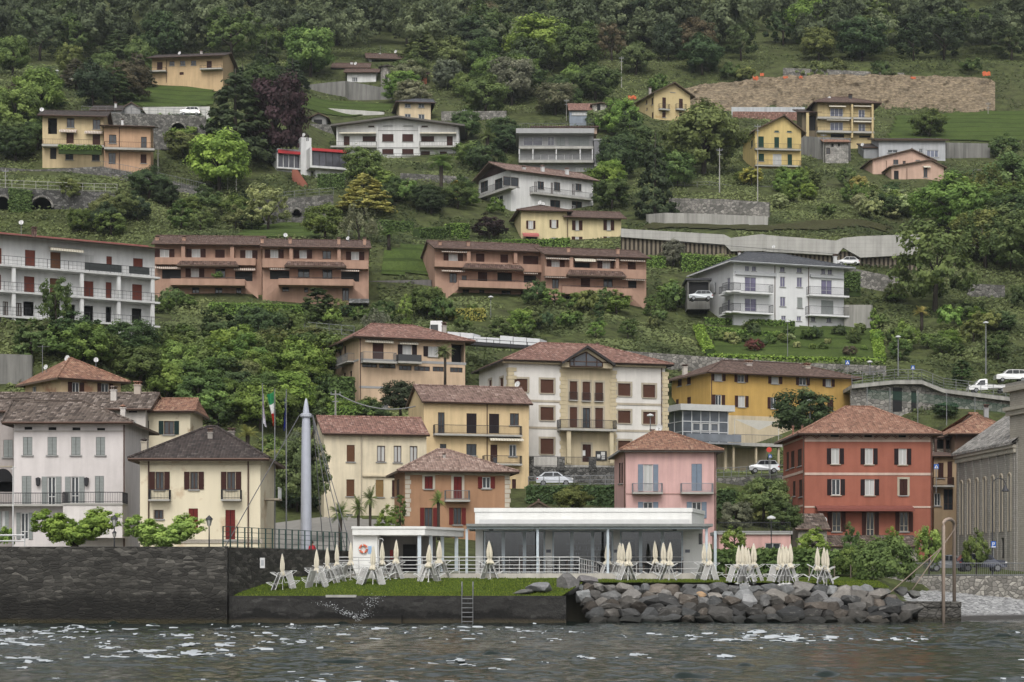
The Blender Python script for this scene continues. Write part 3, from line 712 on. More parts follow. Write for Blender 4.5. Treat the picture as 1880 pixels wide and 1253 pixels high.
            sl_l, sl_r = (zr-zl)/(c+q), (zr-zrr)/(W+q-c); s.ztop = min(zl+sl_l*q, zrr+sl_r*q)-.02
            s.gables += [(P(0, 0, s.ztop), P(W, 0, s.ztop), P(W, 0, zrr+sl_r*q-.02), P(c, 0, zr-.05), P(0, 0, zl+sl_l*q-.02))]
        elif kind == 'shed':       # rises to the back
            e = [P(-q, -o, ze), P(W+q, -o, ze), P(W+q, D+o, zr), P(-q, D+o, zr)]; faces = [e]; rid = []; s.ztop = ze+.02
            s.gables += [(s.lf.p(D, 0, s.ztop), s.lf.p(0, 0, zr-.1), s.lf.p(0, 0, s.ztop)), (s.rf.p(0, 0, s.ztop), s.rf.p(D, 0, s.ztop), s.rf.p(D, 0, zr-.1))]
        elif kind == 'flat':
            mb = MB(); f.box(mb, -q, W+q, -o, D+o, ze, ze+(zr-ze)); s.roof_o = s.part(name, mb, mat); s.ztop = ze+.01; return s.roof_o
        mb = MB(); edges = {}
        for fc in faces:
            mb.face(fc, 0); mb.face([(p[0], p[1], p[2]-t) for p in fc][::-1], 1)
            for i in range(len(fc)):
                k = tuple(round(v, 3) for v in fc[i]); k2 = tuple(round(v, 3) for v in fc[(i+1) % len(fc)])
                edges[(k, k2)] = 1
        for (k, k2) in edges:
            if (k2, k) not in edges:
                mb.face([(k[0], k[1], k[2]-t), (k2[0], k2[1], k2[2]-t), k2, k], 1)
        s.roof_o = s.part(name, mb, [mat, soffit])
        if s.lod < 2 and rid:
            b = MB()
            for p, r in rid: b.tube([(p[0], p[1], p[2]+.02), (r[0], r[1], r[2]+.02)], .11, 6)
            s.part('ridge_cap', b, mat, s.roof_o)
        if gutter is not None and kind in ('hip', 'side', 'shed') and s.lod < 2:
            b = MB(); b.tube([P(-q, -o-.06, ze-.06), P(W+q, -o-.06, ze-.06)], .075, 6); s.part('gutter', b, gutter)
        return s.roof_o
    def downpipe(s, px, side='f', mat=COPPER, z0=None, z1=None, r=.06):
        fr = s.fr(side); a = fr.loc(px, (YH+400)/2-100)[0]; b = MB(); b.tube([fr.p(a, -.09, s.zb-1 if z0 is None else z0), fr.p(a, -.09, (s.ze-.15) if z1 is None else z1)], r, 6); s.part('downpipe', b, mat)
    def chimney(s, px, ptop, pbot, wpx, d=None, mat=None, cap='flat', capmat=None):
        d = s.D/2 if d is None else d; a = s.f.loc(px, pbot, d)[0]; p = s.f.p(a, d, 0); k = p[1]/F; w_ = wpx*k/2
        z0, z1 = zz(pbot, p[1])-.6, zz(ptop, p[1]); mb = MB(); fr = Frame(p[0], p[1], s.f.ex)
        hb = (z1-z0-.6)*.25
        fr.box(mb, -w_*.8, w_*.8, -w_*.7, w_*.7, z0, z1-hb-.08, 0); fr.box(mb, -w_, w_, -w_*.9, w_*.9, z1-hb-.08, z1-hb, 0)
        if cap == 'flat':
            for x in (-.7, -.15, .4): fr.box(mb, w_*x, w_*(x+.3), -w_*.6, w_*.6, z1-hb, z1-.09, 1)
            fr.box(mb, -w_, w_, -w_*.9, w_*.9, z1-.09, z1, 1)
        else:
            fr.box(mb, -w_*.5, w_*.5, -w_*.5, w_*.5, z1-hb, z1-hb*.6, 1)
            b = [fr.p(x*w_, y*w_, z1-hb*.6) for x, y in ((-1.1, -1.1), (1.1, -1.1), (1.1, 1.1), (-1.1, 1.1))]; tp = fr.p(0, 0, z1)
            for i in range(4): mb.face([b[i], b[(i+1) % 4], tp], 1)
            mb.face(b[::-1], 1)
        s.part('chimney', mb, [mat or plaster(pc(190, 180, 170), name='chimney_render'), capmat or T_BROWN], getattr(s, 'roof_o', s.root))
    def dish(s, px, py, wpx, d=2, mast=1.0, face=(-.45, -1, .35)):
        a = s.f.loc(px, py, d)[0]; p = Vector(s.f.p(a, d, 0)); k = p.y/F; p.z = zz(py, p.y); r = wpx*k/2
        n_ = Vector(face).normalized(); u = n_.cross(Vector((0, 0, 1))).normalized(); v = u.cross(n_); mb = MB(); N = 14; k0 = []
        for rr, dp in ((1, 0), (.7, -.16), (.35, -.25)):
            k0.append([p+(u*math.cos(6.2832*i/N)+v*math.sin(6.2832*i/N)*1.08)*r*rr+n_*r*dp for i in range(N)])
        for A, B in zip(k0[:-1], k0[1:]):
            for i in range(N): mb.face([A[i], A[(i+1) % N], B[(i+1) % N], B[i]])
        mb.face(k0[2]); mb.tube([p-n_*r*.2, p-n_*r*.4-Vector((0, 0, r)), p-n_*r*.4-Vector((0, 0, r+mast))], .035, 5, 1); mb.tube([p-v*r*.9, p+n_*r*.9], .02, 4, 1)
        s.part('satellite_dish', mb, [WHITE, GALV])
    def antenna(s, px, ptop, pbot, d=3):
        a = s.f.loc(px, pbot, d)[0]; p = s.f.p(a, d, 0); z0, z1 = zz(pbot, p[1])-.4, zz(ptop, p[1]); mb = MB()
        mb.tube([(p[0], p[1], z0), (p[0], p[1], z1)], .03, 5); h = z1-.15
        mb.tube([(p[0]-.5, p[1], h), (p[0]+.7, p[1], h)], .018, 4)
        for i in range(5): x = p[0]-.4+i*.25; mb.tube([(x, p[1]-.3, h), (x, p[1]+.3, h)], .012, 4)
        s.part('antenna', mb, GALV)
    def slab(s, q, out, name='balcony', mat=None, side='f', inn=.05):
        fr = s.fr(side); a0, z0, a1, z1 = fr.rect(q, -out); b = MB(); fr.box(b, a0, a1, -out, inn, z0, z1); return s.part(name, b, mat or concrete((.4, .39, .36), 'balcony_slab', .3)), (a0, z0, a1, z1)
    def balcony(s, q, out, rail_top, mat=None, rail=IRON, step=.13, side='f', solid=None, ends=True, name='balcony'):
        """q: pixels of the slab front edge; rail_top: pixel row of the handrail"""
        o, (a0, z0, a1, z1) = s.slab(q, out, name, mat, side); fr = s.fr(side); zt = fr.rect((q[0], rail_top, q[2], rail_top+1), -out)[3]
        b = MB(); d = -out+.06
        if solid is not None:
            fr.box(b, a0+.02, a1-.02, d-.03, d+.03, z1+.05, zt)
            if ends: fr.box(b, a0+.02, a0+.08, d+.03, -.01, z1+.05, zt); fr.box(b, a1-.08, a1-.02, d+.03, -.01, z1+.05, zt)
            s.part('parapet', b, solid, o)
        else:
            def run(p0, p1):
                Lr = math.dist(p0, p1); m = max(1, int(Lr/step)); b.tube([(*p0, zt), (*p1, zt)], .03, 4); b.tube([(*p0, z1+.1), (*p1, z1+.1)], .02, 4)
                for i in range(m+1):
                    x = p0[0]+(p1[0]-p0[0])*i/m; y = p0[1]+(p1[1]-p0[1])*i/m; b.tube([(x, y, z1), (x, y, zt)], .013 if i not in (0, m) else .025, 4, cap=False)
            A, B = fr.p(a0+.04, d, 0)[:2], fr.p(a1-.04, d, 0)[:2]; run(A, B)
            if ends and out > .3: run(fr.p(a0+.04, 0, 0)[:2], A); run(B, fr.p(a1-.04, 0, 0)[:2])
            s.part('railing', b, rail, o)
        return o
    def awning(s, q, out=1.1, mat=AWN, side='f', d0=0, drop=.45):
        fr = s.fr(side); a0, z0, a1, z1 = fr.rect(q, d0-out*.5); b = MB(); zt = z1+.05; zl = z0+(z1-z0)*.45
        b.face([fr.p(a0, d0-.03, zt), fr.p(a0, d0-out, zl), fr.p(a1, d0-out, zl), fr.p(a1, d0-.03, zt)]); b.face([fr.p(a0, d0-out, zl), fr.p(a0, d0-out, z0), fr.p(a1, d0-out, z0), fr.p(a1, d0-out, zl)])
        b.face([fr.p(a0, d0-.03, zt-.04), fr.p(a1, d0-.03, zt-.04), fr.p(a1, d0-out+.02, zl-.04), fr.p(a0, d0-out+.02, zl-.04)])
        s.part('awning', b, mat)
    def band(s, q, mat, out=.04, side='f', name='string_course', d0=0):
        fr = s.fr(side); a0, z0, a1, z1 = fr.rect(q, d0); b = MB(); fr.box(b, a0, a1, d0-out, d0+.02, z0, z1); s.part(name, b, mat)
    def boxpart(s, q, d0, d1, mat, name, side='f', parent=None):
        fr = s.fr(side); a0, z0, a1, z1 = fr.rect(q, d0); b = MB(); fr.box(b, a0, a1, d0, d1, z0, z1); return s.part(name, b, mat, parent)
    def canopy(s, q, out, mat, rise=.35, name='porch_roof', inn=.4):
        """small tiled roof over a bay; q: pixels of its front edge band"""
        a0, z0, a1, z1 = s.f.rect(q, -out); P = s.f.p; b = MB(); t = .12
        k = -out+.75; e = [P(a0, -out, z0+t), P(a1, -out, z0+t), P(a1-.5, k, z1+rise*.5), P(a0+.5, k, z1+rise*.5)]; b.face([e[3], e[2], P(a1-.5, inn, z1+rise*.6), P(a0+.5, inn, z1+rise*.6)], 0)
        b.face(e, 0); b.face([P(a0, inn, z0+t), e[0], e[3], P(a0+.5, inn, z1+rise*.6)], 0); b.face([e[1], P(a1, inn, z0+t), P(a1-.5, inn, z1+rise*.6), e[2]], 0)
        s.f.box(b, a0+.03, a1-.03, -out+.03, inn, z0-.06, z0+t-.004, 1); return s.part(name, b, [mat, SOFFIT])
    def done(s):
        b = MB(); zb = s.zb-s.eb; T = s.ztop
        wall_face(b, s.f, s.W, zb, T, s.holes['f']); wall_face(b, s.lf, s.D, zb, T, s.holes['l']); wall_face(b, s.rf, s.D, zb, T, s.holes['r']); wall_face(b, s.bf, s.W, zb, T, [])
        for g in s.gables: b.face(g)
        s.part('wall', b, s.wall)
        for j in s.jobs: s._win(*j)
        return s
FOOT = []
def wl(rgb, **k): return plaster(pc(*rgb), **k)
GREYW = paint((.4, .41, .42), .5, 0, 'grey_frame'); BLACKF = paint((.03, .03, .032), .5, 0, 'black_frame')
r = R02
A = House('lakeside_house', 'pale pink white house with four rows of grey shutters above the dark quay wall', 'house', (25.5, 155), (r.x(900), 155), r.y(612), 1030, 10, wl((226, 216, 212), dirt=.07, streak=.06))
A.wins(r, [(165, 715, 232, 845), (342, 715, 408, 845), (512, 715, 578, 845), (690, 715, 755, 845)], 's', sh=SH_GREY)
A.wins(r, [(157, 995, 225, 1203), (682, 995, 747, 1195)], 's', sh=SH_GREY, sill=False)
A.wins(r, [(343, 1000, 400, 1203), (510, 1000, 567, 1195)], 'o', sh=SH_GREY, sill=False, leaf=.42)
A.wins(r, [(175, 642, 232, 663), (348, 644, 405, 666), (520, 646, 578, 668), (697, 650, 755, 671)], 'x', name='attic_vent')
A.wins(R03, [(148, 45, 203, 235), (14, 35, 34, 190)], 'o', sh=SH_GREY, sill=False, leaf=.3)
A.win(R03.r((608, 150, 685, 235)), 's', sh=SH_GREY)
A.roof('hip', A.ridge(r.y(458), 5), T_OLD, .75, a=A.f.loc(r.x(90), 700, 5)[0], b=A.f.loc(r.x(600), 700, 5)[0])
A.band(r.r((100, 600, 905, 628)), wl((214, 204, 196)), .3, name='cornice'); A.band(r.r((104, 668, 900, 680)), wl((190, 180, 170)), .05)
A.balcony(r.r((-150, 1197, 452, 1212)), .95, r.y(1118))
b = A.boxpart(r.r((452, 1200, 880, 1440)), -1.9, -.0, wl((226, 218, 212)), 'terrace')
A.balcony(r.r((448, 1190, 884, 1202)), 2.0, r.y(1112), name='terrace_edge')
for x in (278, 625):
    p = A.f.p(A.f.loc(r.x(x), 890)[0], -.22, A.f.loc(r.x(x), r.y(1040))[1]); mb = MB(); mb.lathe([(.02, .38), (.2, .3), (.15, -.25), (.04, -.33), (.0, -.35)], p, 8); mb.tube([p, A.f.p(A.f.loc(r.x(x), 890)[0], 0, p[2]+.3)], .03, 4)
    A.part('wall_lantern', mb, IRON)
A.chimney(r.x(885), r.y(480), r.y(578), 11, d=3.6, mat=wl((220, 210, 200)), cap='pyr', capmat=T_ORANGE)
A.downpipe(r.x(893)); A.done()
A2 = House('house_wing', 'grey beige house beside the pale lakeside house, with a dark arch', 'house', (-75, 159), (r.x(98), 159), r.y(530), 1030, 9, wl((186, 174, 168), dirt=.15))  # wall plaster is grey beige, darker than the neighbouring house
A2.win(r.r((25, 735, 92, 860)), 's', sh=SH_GREY); A2.win(r.r((-190, 735, -120, 860)), 's', sh=SH_GREY); A2.win(r.r((-50, 1035, 96, 1110)), 'x', name='arcade_opening', rd=1.2)
a0, z0, a1, z1 = A2.f.rect(r.r((-50, 1035, 96, 1110))); mb = MB()
mb.face([A2.f.p((a0+a1)/2+(a1-a0)/2*math.cos(t), -.012, z1-.02+1.05*math.sin(t)) for t in np.linspace(0, math.pi, 13)]); A2.part('arch', mb, HOLE)
A2.roof('side', A2.ridge(r.y(440)), T_OLD, .6); A2.band(r.r((-160, 922, 98, 932)), STONE_T); A2.balcony(r.r((-150, 1200, 100, 1214)), .9, r.y(1120)); A2.done()
B = House('old_house', 'old white house with a long pantile roof and arched window behind the pale lakeside house', 'house', (-70, 174), (r.x(1046), 174), r.y(515), 1020, 8, wl((206, 196, 184), dirt=.14), extra_base=3)
B.wins(r, [(945, 600, 978, 690), ], 'g'); B.wins(r, [(910, 797, 972, 918), (910, 1062, 970, 1148)], 's', sh=SH_GREY); B.win(r.r((925, 517, 985, 540)), 'x', name='attic_vent')
B.roof('side', B.ridge(r.y(400)), T_OLD, .55); B.chimney(r.x(990), r.y(315), r.y(415), 15, d=4, mat=wl((205, 185, 165)), capmat=T_ORANGE); B.chimney(r.x(818), r.y(350), r.y(455), 13, d=2, mat=wl((215, 205, 195)), capmat=T_OLD)
B.done()
B2 = House('old_house', 'worn cream house with dark green shutters and an orange tile roof', 'house', (r.x(1049), 175.2), (r.x(1368), 175.2), r.y(528), 1020, 7, worn_plaster(pc(226, 210, 172), pc(150, 112, 70), amt=.6), extra_base=3)
B2.win(r.r((1178, 600, 1250, 697)), 'o', sh=SH_DGREEN, frame=BROWNW, leaf=.42); B2.win(r.r((1052, 597, 1070, 735)), 'x', name='recess')
B2.roof('hip', B2.ridge(r.y(440)), T_ORANGE, .55, a=.2, b=4.0); B2.done()
C_ = House('old_house', 'ochre house under a pyramid tile roof with two white satellite dishes', 'house', (112, 192), (r.x(868), 195.8), r.y(292), 735, 8.5, worn_plaster(pc(214, 178, 128), pc(176, 110, 78)), extra_base=8)
C_.win(r.r((520, 322, 570, 408)), 'o', sh=SH_BROWN, leaf=.45); C_.win(r.r((728, 330, 782, 410)), 'o', sh=SH_BROWN, leaf=.4); C_.win(R02.r((232, 350, 260, 408)), 'g', side='l'); 
C_.roof('hip', C_.ridge(r.y(150)), T_ORANGE, .7, a=2.8, b=3.0); C_.dish(r.x(482), r.y(148), 11, 4.2, .8); C_.dish(r.x(690), r.y(160), 9, 4.2, .8, (.3, -1, .35)); C_.dish(r.x(328), r.y(212), 9, 5, .7); C_.antenna(r.x(305), r.y(55), r.y(230), 6); C_.done()
D = House('lakeside_house', 'cream house with peeling plaster, brown shutters and a dark pyramid roof', 'house', (257, 146), (478, 146), r.y(872), 1020, 9, worn_plaster(pc(238, 222, 182), pc(214, 180, 136), amt=.55))
for q in ((1117, 965, 1178, 1092), (1366, 965, 1424, 1092), (1631, 965, 1692, 1092)): D.win(r.r(q), 'o', sh=SH_BROWN, frame=BROWNW, leaf=.4)
D.win(R03.r((1097, 25, 1162, 90)), 'o', sh=SH_BROWN, frame=BROWNW, leaf=.01); D.win(R03.r((1343, 15, 1410, 165)), 's', sh=SH_RED); D.win(R03.r((1605, 25, 1675, 240)), 's', sh=SH_RED)
for x0, x1 in ((1065, 1217), (1585, 1730)): D.balcony(r.r((x0, 1162, x1, 1174)), .75, r.y(1094), rail=IRON, step=.1)
D.roof('hip', D.ridge(r.y(640)), T_DARK, .75, a=4.3, b=4.9); D.band(r.r((1000, 874, 1886, 890)), wl((232, 220, 190)), .35, name='cornice'); D.band(r.r((1003, 905, 1883, 918)), wl((205, 190, 155)), .06)
D.chimney(r.x(1512), r.y(652), r.y(765), 11, d=2.6, mat=wl((165, 155, 145))); D.chimney(r.x(1038), r.y(720), r.y(830), 13, d=1.4, mat=wl((200, 185, 160)), cap='pyr', capmat=T_DARK); D.chimney(r.x(1665), r.y(650), r.y(740), 14, d=6, mat=wl((150, 140, 130)))
D.downpipe(r.x(1070)); D.downpipe(r.x(1785)); D.band(R03.r((985, 235, 1870, 262)), ashlar((.4, .36, .3), (.34, .31, .26), (.25, .23, .2)), .08, name='plinth')
fr = D.rf; b = MB(); fr.box(b, 2.2, 4.2, -1.1, .05, zz(920, 150), zz(917, 150)); o = D.part('balcony', b, STONE_T); b = MB()
for i in range(12): p = fr.p(2.25+i*.17, -1.05, 0); b.tube([(p[0], p[1], zz(917, 150)), (p[0], p[1], zz(899, 150))], .025, 4)
p, q = fr.p(2.2, -1.05, zz(898, 150)), fr.p(4.2, -1.05, zz(898, 150)); b.tube([p, q], .05, 4); D.part('railing', b, WHITE, o); D.done()
r = R12
E = House('village_house', 'long cream building with brown blinds behind the white cable mast', 'house', (595, 196), (783, 198.2), r.y(688), 985, 9, wl((236, 218, 178), dirt=.1, streak=.16))
E.win(r.r((652, 772, 710, 893)), 'r', sh=SH_WOOD); E.wins(r, [(870, 778, 928, 893), (990, 778, 1045, 898), (1105, 780, 1160, 898)], 'g', pane=CURT, frame=BROWNW)
E.win(r.r((650, 1020, 708, 1142)), 'r', sh=SH_WOOD); E.win(r.r((860, 1022, 917, 1146)), 'r', sh=slat((.27, .17, .07), name='tan_blind')); E.win(r.r((977, 1025, 1035, 1146)), 'r', sh=SH_BROWN); E.win(R13.r((642, 55, 690, 175)), 'g', pane=CURT, frame=GREYW)
E.roof('side', E.ridge(r.y(572)), T_RED, .5, over_side=.25); E.downpipe(r.x(757), mat=STONE_T)
E.band(r.r((766, 990, 1220, 1002)), wl((225, 205, 165)), .25, name='ledge'); E.done()
Fh = House('village_house', 'tall yellow house with flowered balconies behind the orange brown house', 'house', (778, 214), (971, 217), r.y(460), 935, 8, wl((244, 206, 142), dirt=.08))
for q in ((1308, 538, 1356, 688), (1825, 545, 1890, 632)): Fh.win(r.r(q), 'g', sh=SH_DARK, frame=BROWNW)
for q in ((1513, 545, 1586, 690), (1675, 548, 1748, 690)): Fh.win(r.r(q), 's', sh=SH_DARK, sill=False)
Fh.wins(r, [(1322, 765, 1368, 838), (1512, 765, 1585, 848)], 'g', frame=BLACKF); Fh.win(r.r((1685, 770, 1735, 900)), 's', sh=SH_BROWN); Fh.win(r.r((1820, 770, 1872, 855)), 'g'); Fh.win(R22.r((0, 1018, 30, 1100)), 'r', sh=SH_BROWN)
Fh.balcony(r.r((1285, 694, 1915, 708)), .9, r.y(632)); Fh.balcony(r.r((1640, 905, 1915, 918)), .9, r.y(850)); Fh.awning(r.r((1675, 718, 1915, 745)), 1.0, AWN_W)
Fh.roof('side', Fh.ridge(r.y(352)), T_PINK, .55, over_side=.3); Fh.dish(R22.x(38), R22.y(335), 11, 5, .4, (-.6, -1, .4)); Fh.downpipe(r.x(1660))
Fh.done()
G = House('village_house', 'small orange brown house with red shutters and a pale tile hip roof', 'house', (743, 181), (936, 182.7), r.y(958), 985, 8, wl((196, 138, 94), dirt=.08))
RW = plaster(pc(214, 200, 176), name='quoin_plaster')
G.win(r.r((1212, 998, 1270, 1088)), 's', sh=SH_RED, surround=RW); G.win(r.r((1420, 1000, 1480, 1160)), 's', sh=SH_RED, sill=False, surround=RW); G.win(r.r((1627, 1002, 1685, 1085)), 'o', sh=SH_RED, leaf=.38)
G.win(R13.r((1200, 10, 1258, 150)), 'o', sh=SH_RED, leaf=.38, frame=BROWNW); G.win(R13.r((1407, 10, 1462, 130)), 'o', sh=SH_RED, leaf=.38, frame=BROWNW)
for q in ((1010, 1020, 1030, 1140), ): G.win(r.r(q), 's', side='l', sh=SH_BROWN)
G.balcony(r.r((1362, 1165, 1540, 1180)), .8, r.y(1100), rail=GALV); G.roof('hip', G.ridge(r.y(806)), tile((.33, .23, .19), (.2, .135, .11), (.5, .38, .32), name='pale_red_tile'), .75, a=3.6, b=4.4)
G.band(r.r((1070, 965, 1828, 990)), RW, .08, name='cornice')
for x0, x1 in ((1072, 1110), (1788, 1826)):
    Q = MB()
    for k in range(9): a0, z0, a1, z1 = G.f.rect(r.r((x0, 992+k*33, x1+(4 if k % 2 else -4), 1021+k*33))); G.f.box(Q, a0, a1, -.05, .02, z0, z1)
    G.part('quoin', Q, RW)
G.chimney(r.x(1352), r.y(832), r.y(880), 6, d=2.2); G.chimney(r.x(1718), r.y(845), r.y(925), 8, d=2, mat=IRON); G.done()
Hh = House('villa', 'peach villa with grey bands and a row of low windows on the wooded slope', 'villa', (659, 240), (854, 244.7), 619, 770, 11, wl((228, 188, 146), dirt=.06))
Hh.win(r.r((838, 40, 918, 162)), 'r', sh=SH_BROWN); Hh.win(r.r((1054, 52, 1120, 124)), 'o', sh=SH_DARK, pane=CURT, leaf=.6); Hh.win(r.r((1238, 65, 1310, 138)), 'o', sh=SH_DARK, pane=CURT, leaf=.6); Hh.win(r.r((1405, 50, 1498, 190)), 'x', rd=1.4, name='porch')
Hh.wins(r, [(762, 182, 870, 215), (885, 187, 1003, 222), (1028, 202, 1118, 236), (1137, 207, 1250, 241), (1270, 210, 1350, 245), (1395, 216, 1485, 251)], 'g', frame=BROWNW, mull=2, sill=False)
Hh.wins(r, [(597, 70, 614, 180), (632, 60, 647, 142), (675, 240, 690, 285), (630, 255, 645, 285)], 'g', side='l', frame=BROWNW, sill=False)
Hh.balcony(r.r((770, 168, 1012, 182)), 1.2, r.y(106), rail=GALV); Hh.balcony(r.r((1024, 172, 1192, 186)), 1.1, r.y(122), solid=paint((.05, .052, .055), .8, 0, 'grey_screen'))
Hh.balcony(r.r((572, 182, 655, 192)), .9, r.y(128), side='l', rail=GALV)
Hh.awning(r.r((782, 12, 984, 40)), .6, AWN_W); Hh.awning(r.r((1030, 30, 1165, 52)), .5, AWN_W)
GB = paint((.3, .3, .3), .85, 0, 'grey_band')
for q in ((745, 165, 1510, 183), (742, 350, 935, 366)): Hh.band(r.r(q), GB)
Hh.band(r.r((570, 185, 738, 198)), GB, side='l'); Hh.band(r.r((742, 478, 950, 640)), rubble((.2, .2, .2), (.3, .29, .28), (.13, .13, .13), 3), .1, name='stone_base')
Hh.roof('hip', Hh.ridge(597), T_RED, 1.0, a=3.2, b=8.5); Hh.dish(470+1155/3.9149, 310+1143/3.9149, 8, 6, .6); Hh.chimney(470+1352/3.9149, 310+1105/3.9149, 310+1200/3.9149, 9, d=4); Hh.downpipe(r.x(748)); Hh.done()
r = R22
I_ = House('town_hall', 'large white and tan civic building with a glazed gable, balcony and two flags', 'town hall', (934, 222), (1221, 227), r.y(160), 852, 13, wl((236, 230, 220), dirt=.05, streak=.05))
TAN = wl((218, 196, 152), dirt=.05); BLIND = slat((.10, .045, .03), .09, name='brown_roller_blind')
for q in ((18, 297, 112, 390), (205, 302, 300, 400), (762, 330, 852, 420), (942, 340, 1030, 432), (205, 500, 300, 595), (762, 526, 852, 615), (942, 534, 1032, 622), (205, 727, 300, 838), (762, 742, 852, 835), (18, 495, 112, 590)): I_.win(r.r(q), 'r', sh=BLIND, surround=STONE_T, sill=STONE_T)
for q in ((415, 315, 470, 452), (507, 318, 563, 458), (598, 323, 655, 461)): I_.win(r.r(q), 'r', sh=BLIND, sill=False, surround=STONE_T); I_.balcony(r.r((q[0]-4, q[3]-4, q[2]+4, q[3]+3)), .25, r.y(q[3]-60), step=.12)
for q in ((415, 500, 470, 648), (598, 506, 655, 654)): I_.win(r.r(q), 'r', sh=BLIND, sill=False, surround=STONE_T)
I_.win(r.r((508, 506, 563, 652)), 'g', frame=BROWNW, sill=False, surround=STONE_T); I_.win(r.r((507, 768, 568, 895)), 's', sh=SH_BROWN, sill=False, surround=STONE_T)
mb = MB(); W0, _, W1, _ = I_.f.rect(r.r((350, 300, 722, 302))); fr0 = Frame(*I_.f.p(0, -.03, 0)[:2], I_.f.ex)
wall_face(mb, fr0, W1, I_.zb, I_.f.loc(r.x(536), r.y(215))[1], [h for h in I_.holes['f'] if W0 < h[0] < W1], .03, a_start=W0); I_.part('centre_bay', mb, TAN)
zq0, zq1 = I_.zb, I_.f.loc(r.x(350), r.y(215))[1]
for x in (345, 705, 1078):
    mb = MB(); a0 = I_.f.loc(r.x(x), 700)[0]; n_ = int((zq1-zq0)/.45)
    for k in range(n_):
        w_ = .85 if k % 2 else .6; c = a0+.38; I_.f.box(mb, c-w_/2, c+w_/2, -.075, .02, zq0+k*.45, zq0+k*.45+.41)
    I_.part('quoin', mb, plaster(pc(222, 200, 152), name='quoin_tan'))
mb = MB()
for k in range(n_): w_ = .9 if k % 2 else .6; I_.f.box(mb, -.07, w_, -.075, .02, zq0+k*.45, zq0+k*.45+.41); I_.lf.box(mb, I_.D-w_, I_.D+.03, -.07, .02, zq0+k*.45, zq0+k*.45+.41)
I_.part('quoin', mb, plaster(pc(222, 200, 152), name='quoin_tan'))
for y in (448, 640):
    I_.band(r.r((2, y, 347, y+16)), STONE_T, .06); I_.band(r.r((726, y+24, 1076, y+40)), STONE_T, .06)
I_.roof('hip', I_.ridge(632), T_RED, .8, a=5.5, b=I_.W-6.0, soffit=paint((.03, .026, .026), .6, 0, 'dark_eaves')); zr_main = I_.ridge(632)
I_.boxpart((r.x(-60), r.y(170), r.x(1108), r.y(198)), -.5, .05, TAN, 'cornice')
gl, gr_, ap = I_.f.loc(r.x(352), r.y(170), -.95), I_.f.loc(r.x(735), r.y(192), -.95), I_.f.loc(r.x(536), r.y(58), -.95)
P = I_.f.p; mb = MB(); ze_ = (gl[1]+gr_[1])/2-.05; t = .28
for a, z in ((gl[0], ze_), (gr_[0], ze_)):
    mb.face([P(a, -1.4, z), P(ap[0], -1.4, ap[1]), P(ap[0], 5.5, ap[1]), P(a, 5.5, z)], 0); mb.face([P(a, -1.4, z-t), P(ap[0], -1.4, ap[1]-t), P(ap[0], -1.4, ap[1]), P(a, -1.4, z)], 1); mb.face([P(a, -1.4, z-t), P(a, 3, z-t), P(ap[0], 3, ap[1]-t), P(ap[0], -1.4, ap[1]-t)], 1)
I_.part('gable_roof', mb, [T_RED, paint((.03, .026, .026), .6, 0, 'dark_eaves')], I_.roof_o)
q = [I_.f.loc(r.x(x), r.y(y), -.9) for x, y in ((416, 206), (650, 212), (650, 180), (534, 104), (416, 158))]
mb = MB(); mb.face([P(gl[0]+.15, -.86, q[0][1]-.12), P(gr_[0]-.15, -.86, q[0][1]-.12), P(gr_[0]-.15, -.86, ze_-.1), P(ap[0], -.86, ap[1]-.2), P(gl[0]+.15, -.86, ze_-.1)]); I_.part('gable_wall', mb, TAN)
mb = MB(); mb.face([P(a, -.9, z) for a, z in q]); o = I_.part('window', mb, glass((.05, .055, .065), name='blue_glass')); mb = MB()
for i in range(5): p0, p1 = P(q[i][0], -.94, q[i][1]), P(q[(i+1) % 5][0], -.94, q[(i+1) % 5][1]); mb.tube([p0, p1], .07, 4)
for x, y in ((534, 104), (446, 140), (610, 155)): a = I_.f.loc(r.x(x), 650, -.92)[0]; mb.tube([P(a, -.94, q[0][1]), P(a, -.94, I_.f.loc(r.x(x), r.y(y), -.92)[1])], .06, 4)
I_.part('frame', mb, BROWNW, o)
I_.balcony(r.r((350, 655, 755, 670)), 1.5, r.y(592), step=.11); I_.boxpart(r.r((396, 672, 424, 905)), -1.3, -.95, wl((226, 206, 160)), 'column'); I_.boxpart(r.r((704, 680, 730, 905)), -1.3, -.95, wl((226, 206, 160)), 'column')
I_.boxpart(r.r((602, 816, 682, 884)), -.14, -.032, BLACKF, 'notice_board')
for x0, y0, x1, y1 in ((612, 840, 634, 868), (640, 822, 668, 848), (645, 852, 668, 876)): I_.boxpart(r.r((x0, y0, x1, y1)), -.155, -.141, WHITE, 'notice')
I_.boxpart(r.r((508, 812, 527, 850)), -.03, .03, WHITE, 'notice')
I_.wins(R12, [(1752, 290, 1778, 372), (1672, 305, 1694, 365)], 'r', side='l', sh=BLIND, surround=STONE_T); I_.downpipe(r.x(1074)); I_.chimney(r.x(615), r.y(38), r.y(85), 6, d=8, mat=TAN)
I_.done()
J = House('village_house', 'pink house with blue grey shutters and a red hip roof behind the white pavilion', 'house', (r.x(818), 188), (r.x(1467), 188.4), r.y(808), 975, 11, wl((238, 178, 170), dirt=.05))
J.win(r.r((944, 912, 1012, 1105)), 'o', sh=SH_BLUE, pane=CURT, leaf=.48, sill=False); J.win(r.r((1290, 908, 1366, 1102)), 's', sh=SH_BLUE, sill=False)
J.win(r.r((944, 1182, 1012, 1290)), 'o', sh=SH_BLUE, leaf=.48); J.win(r.r((1294, 1182, 1360, 1300)), 'o', sh=SH_BLUE, leaf=.48)
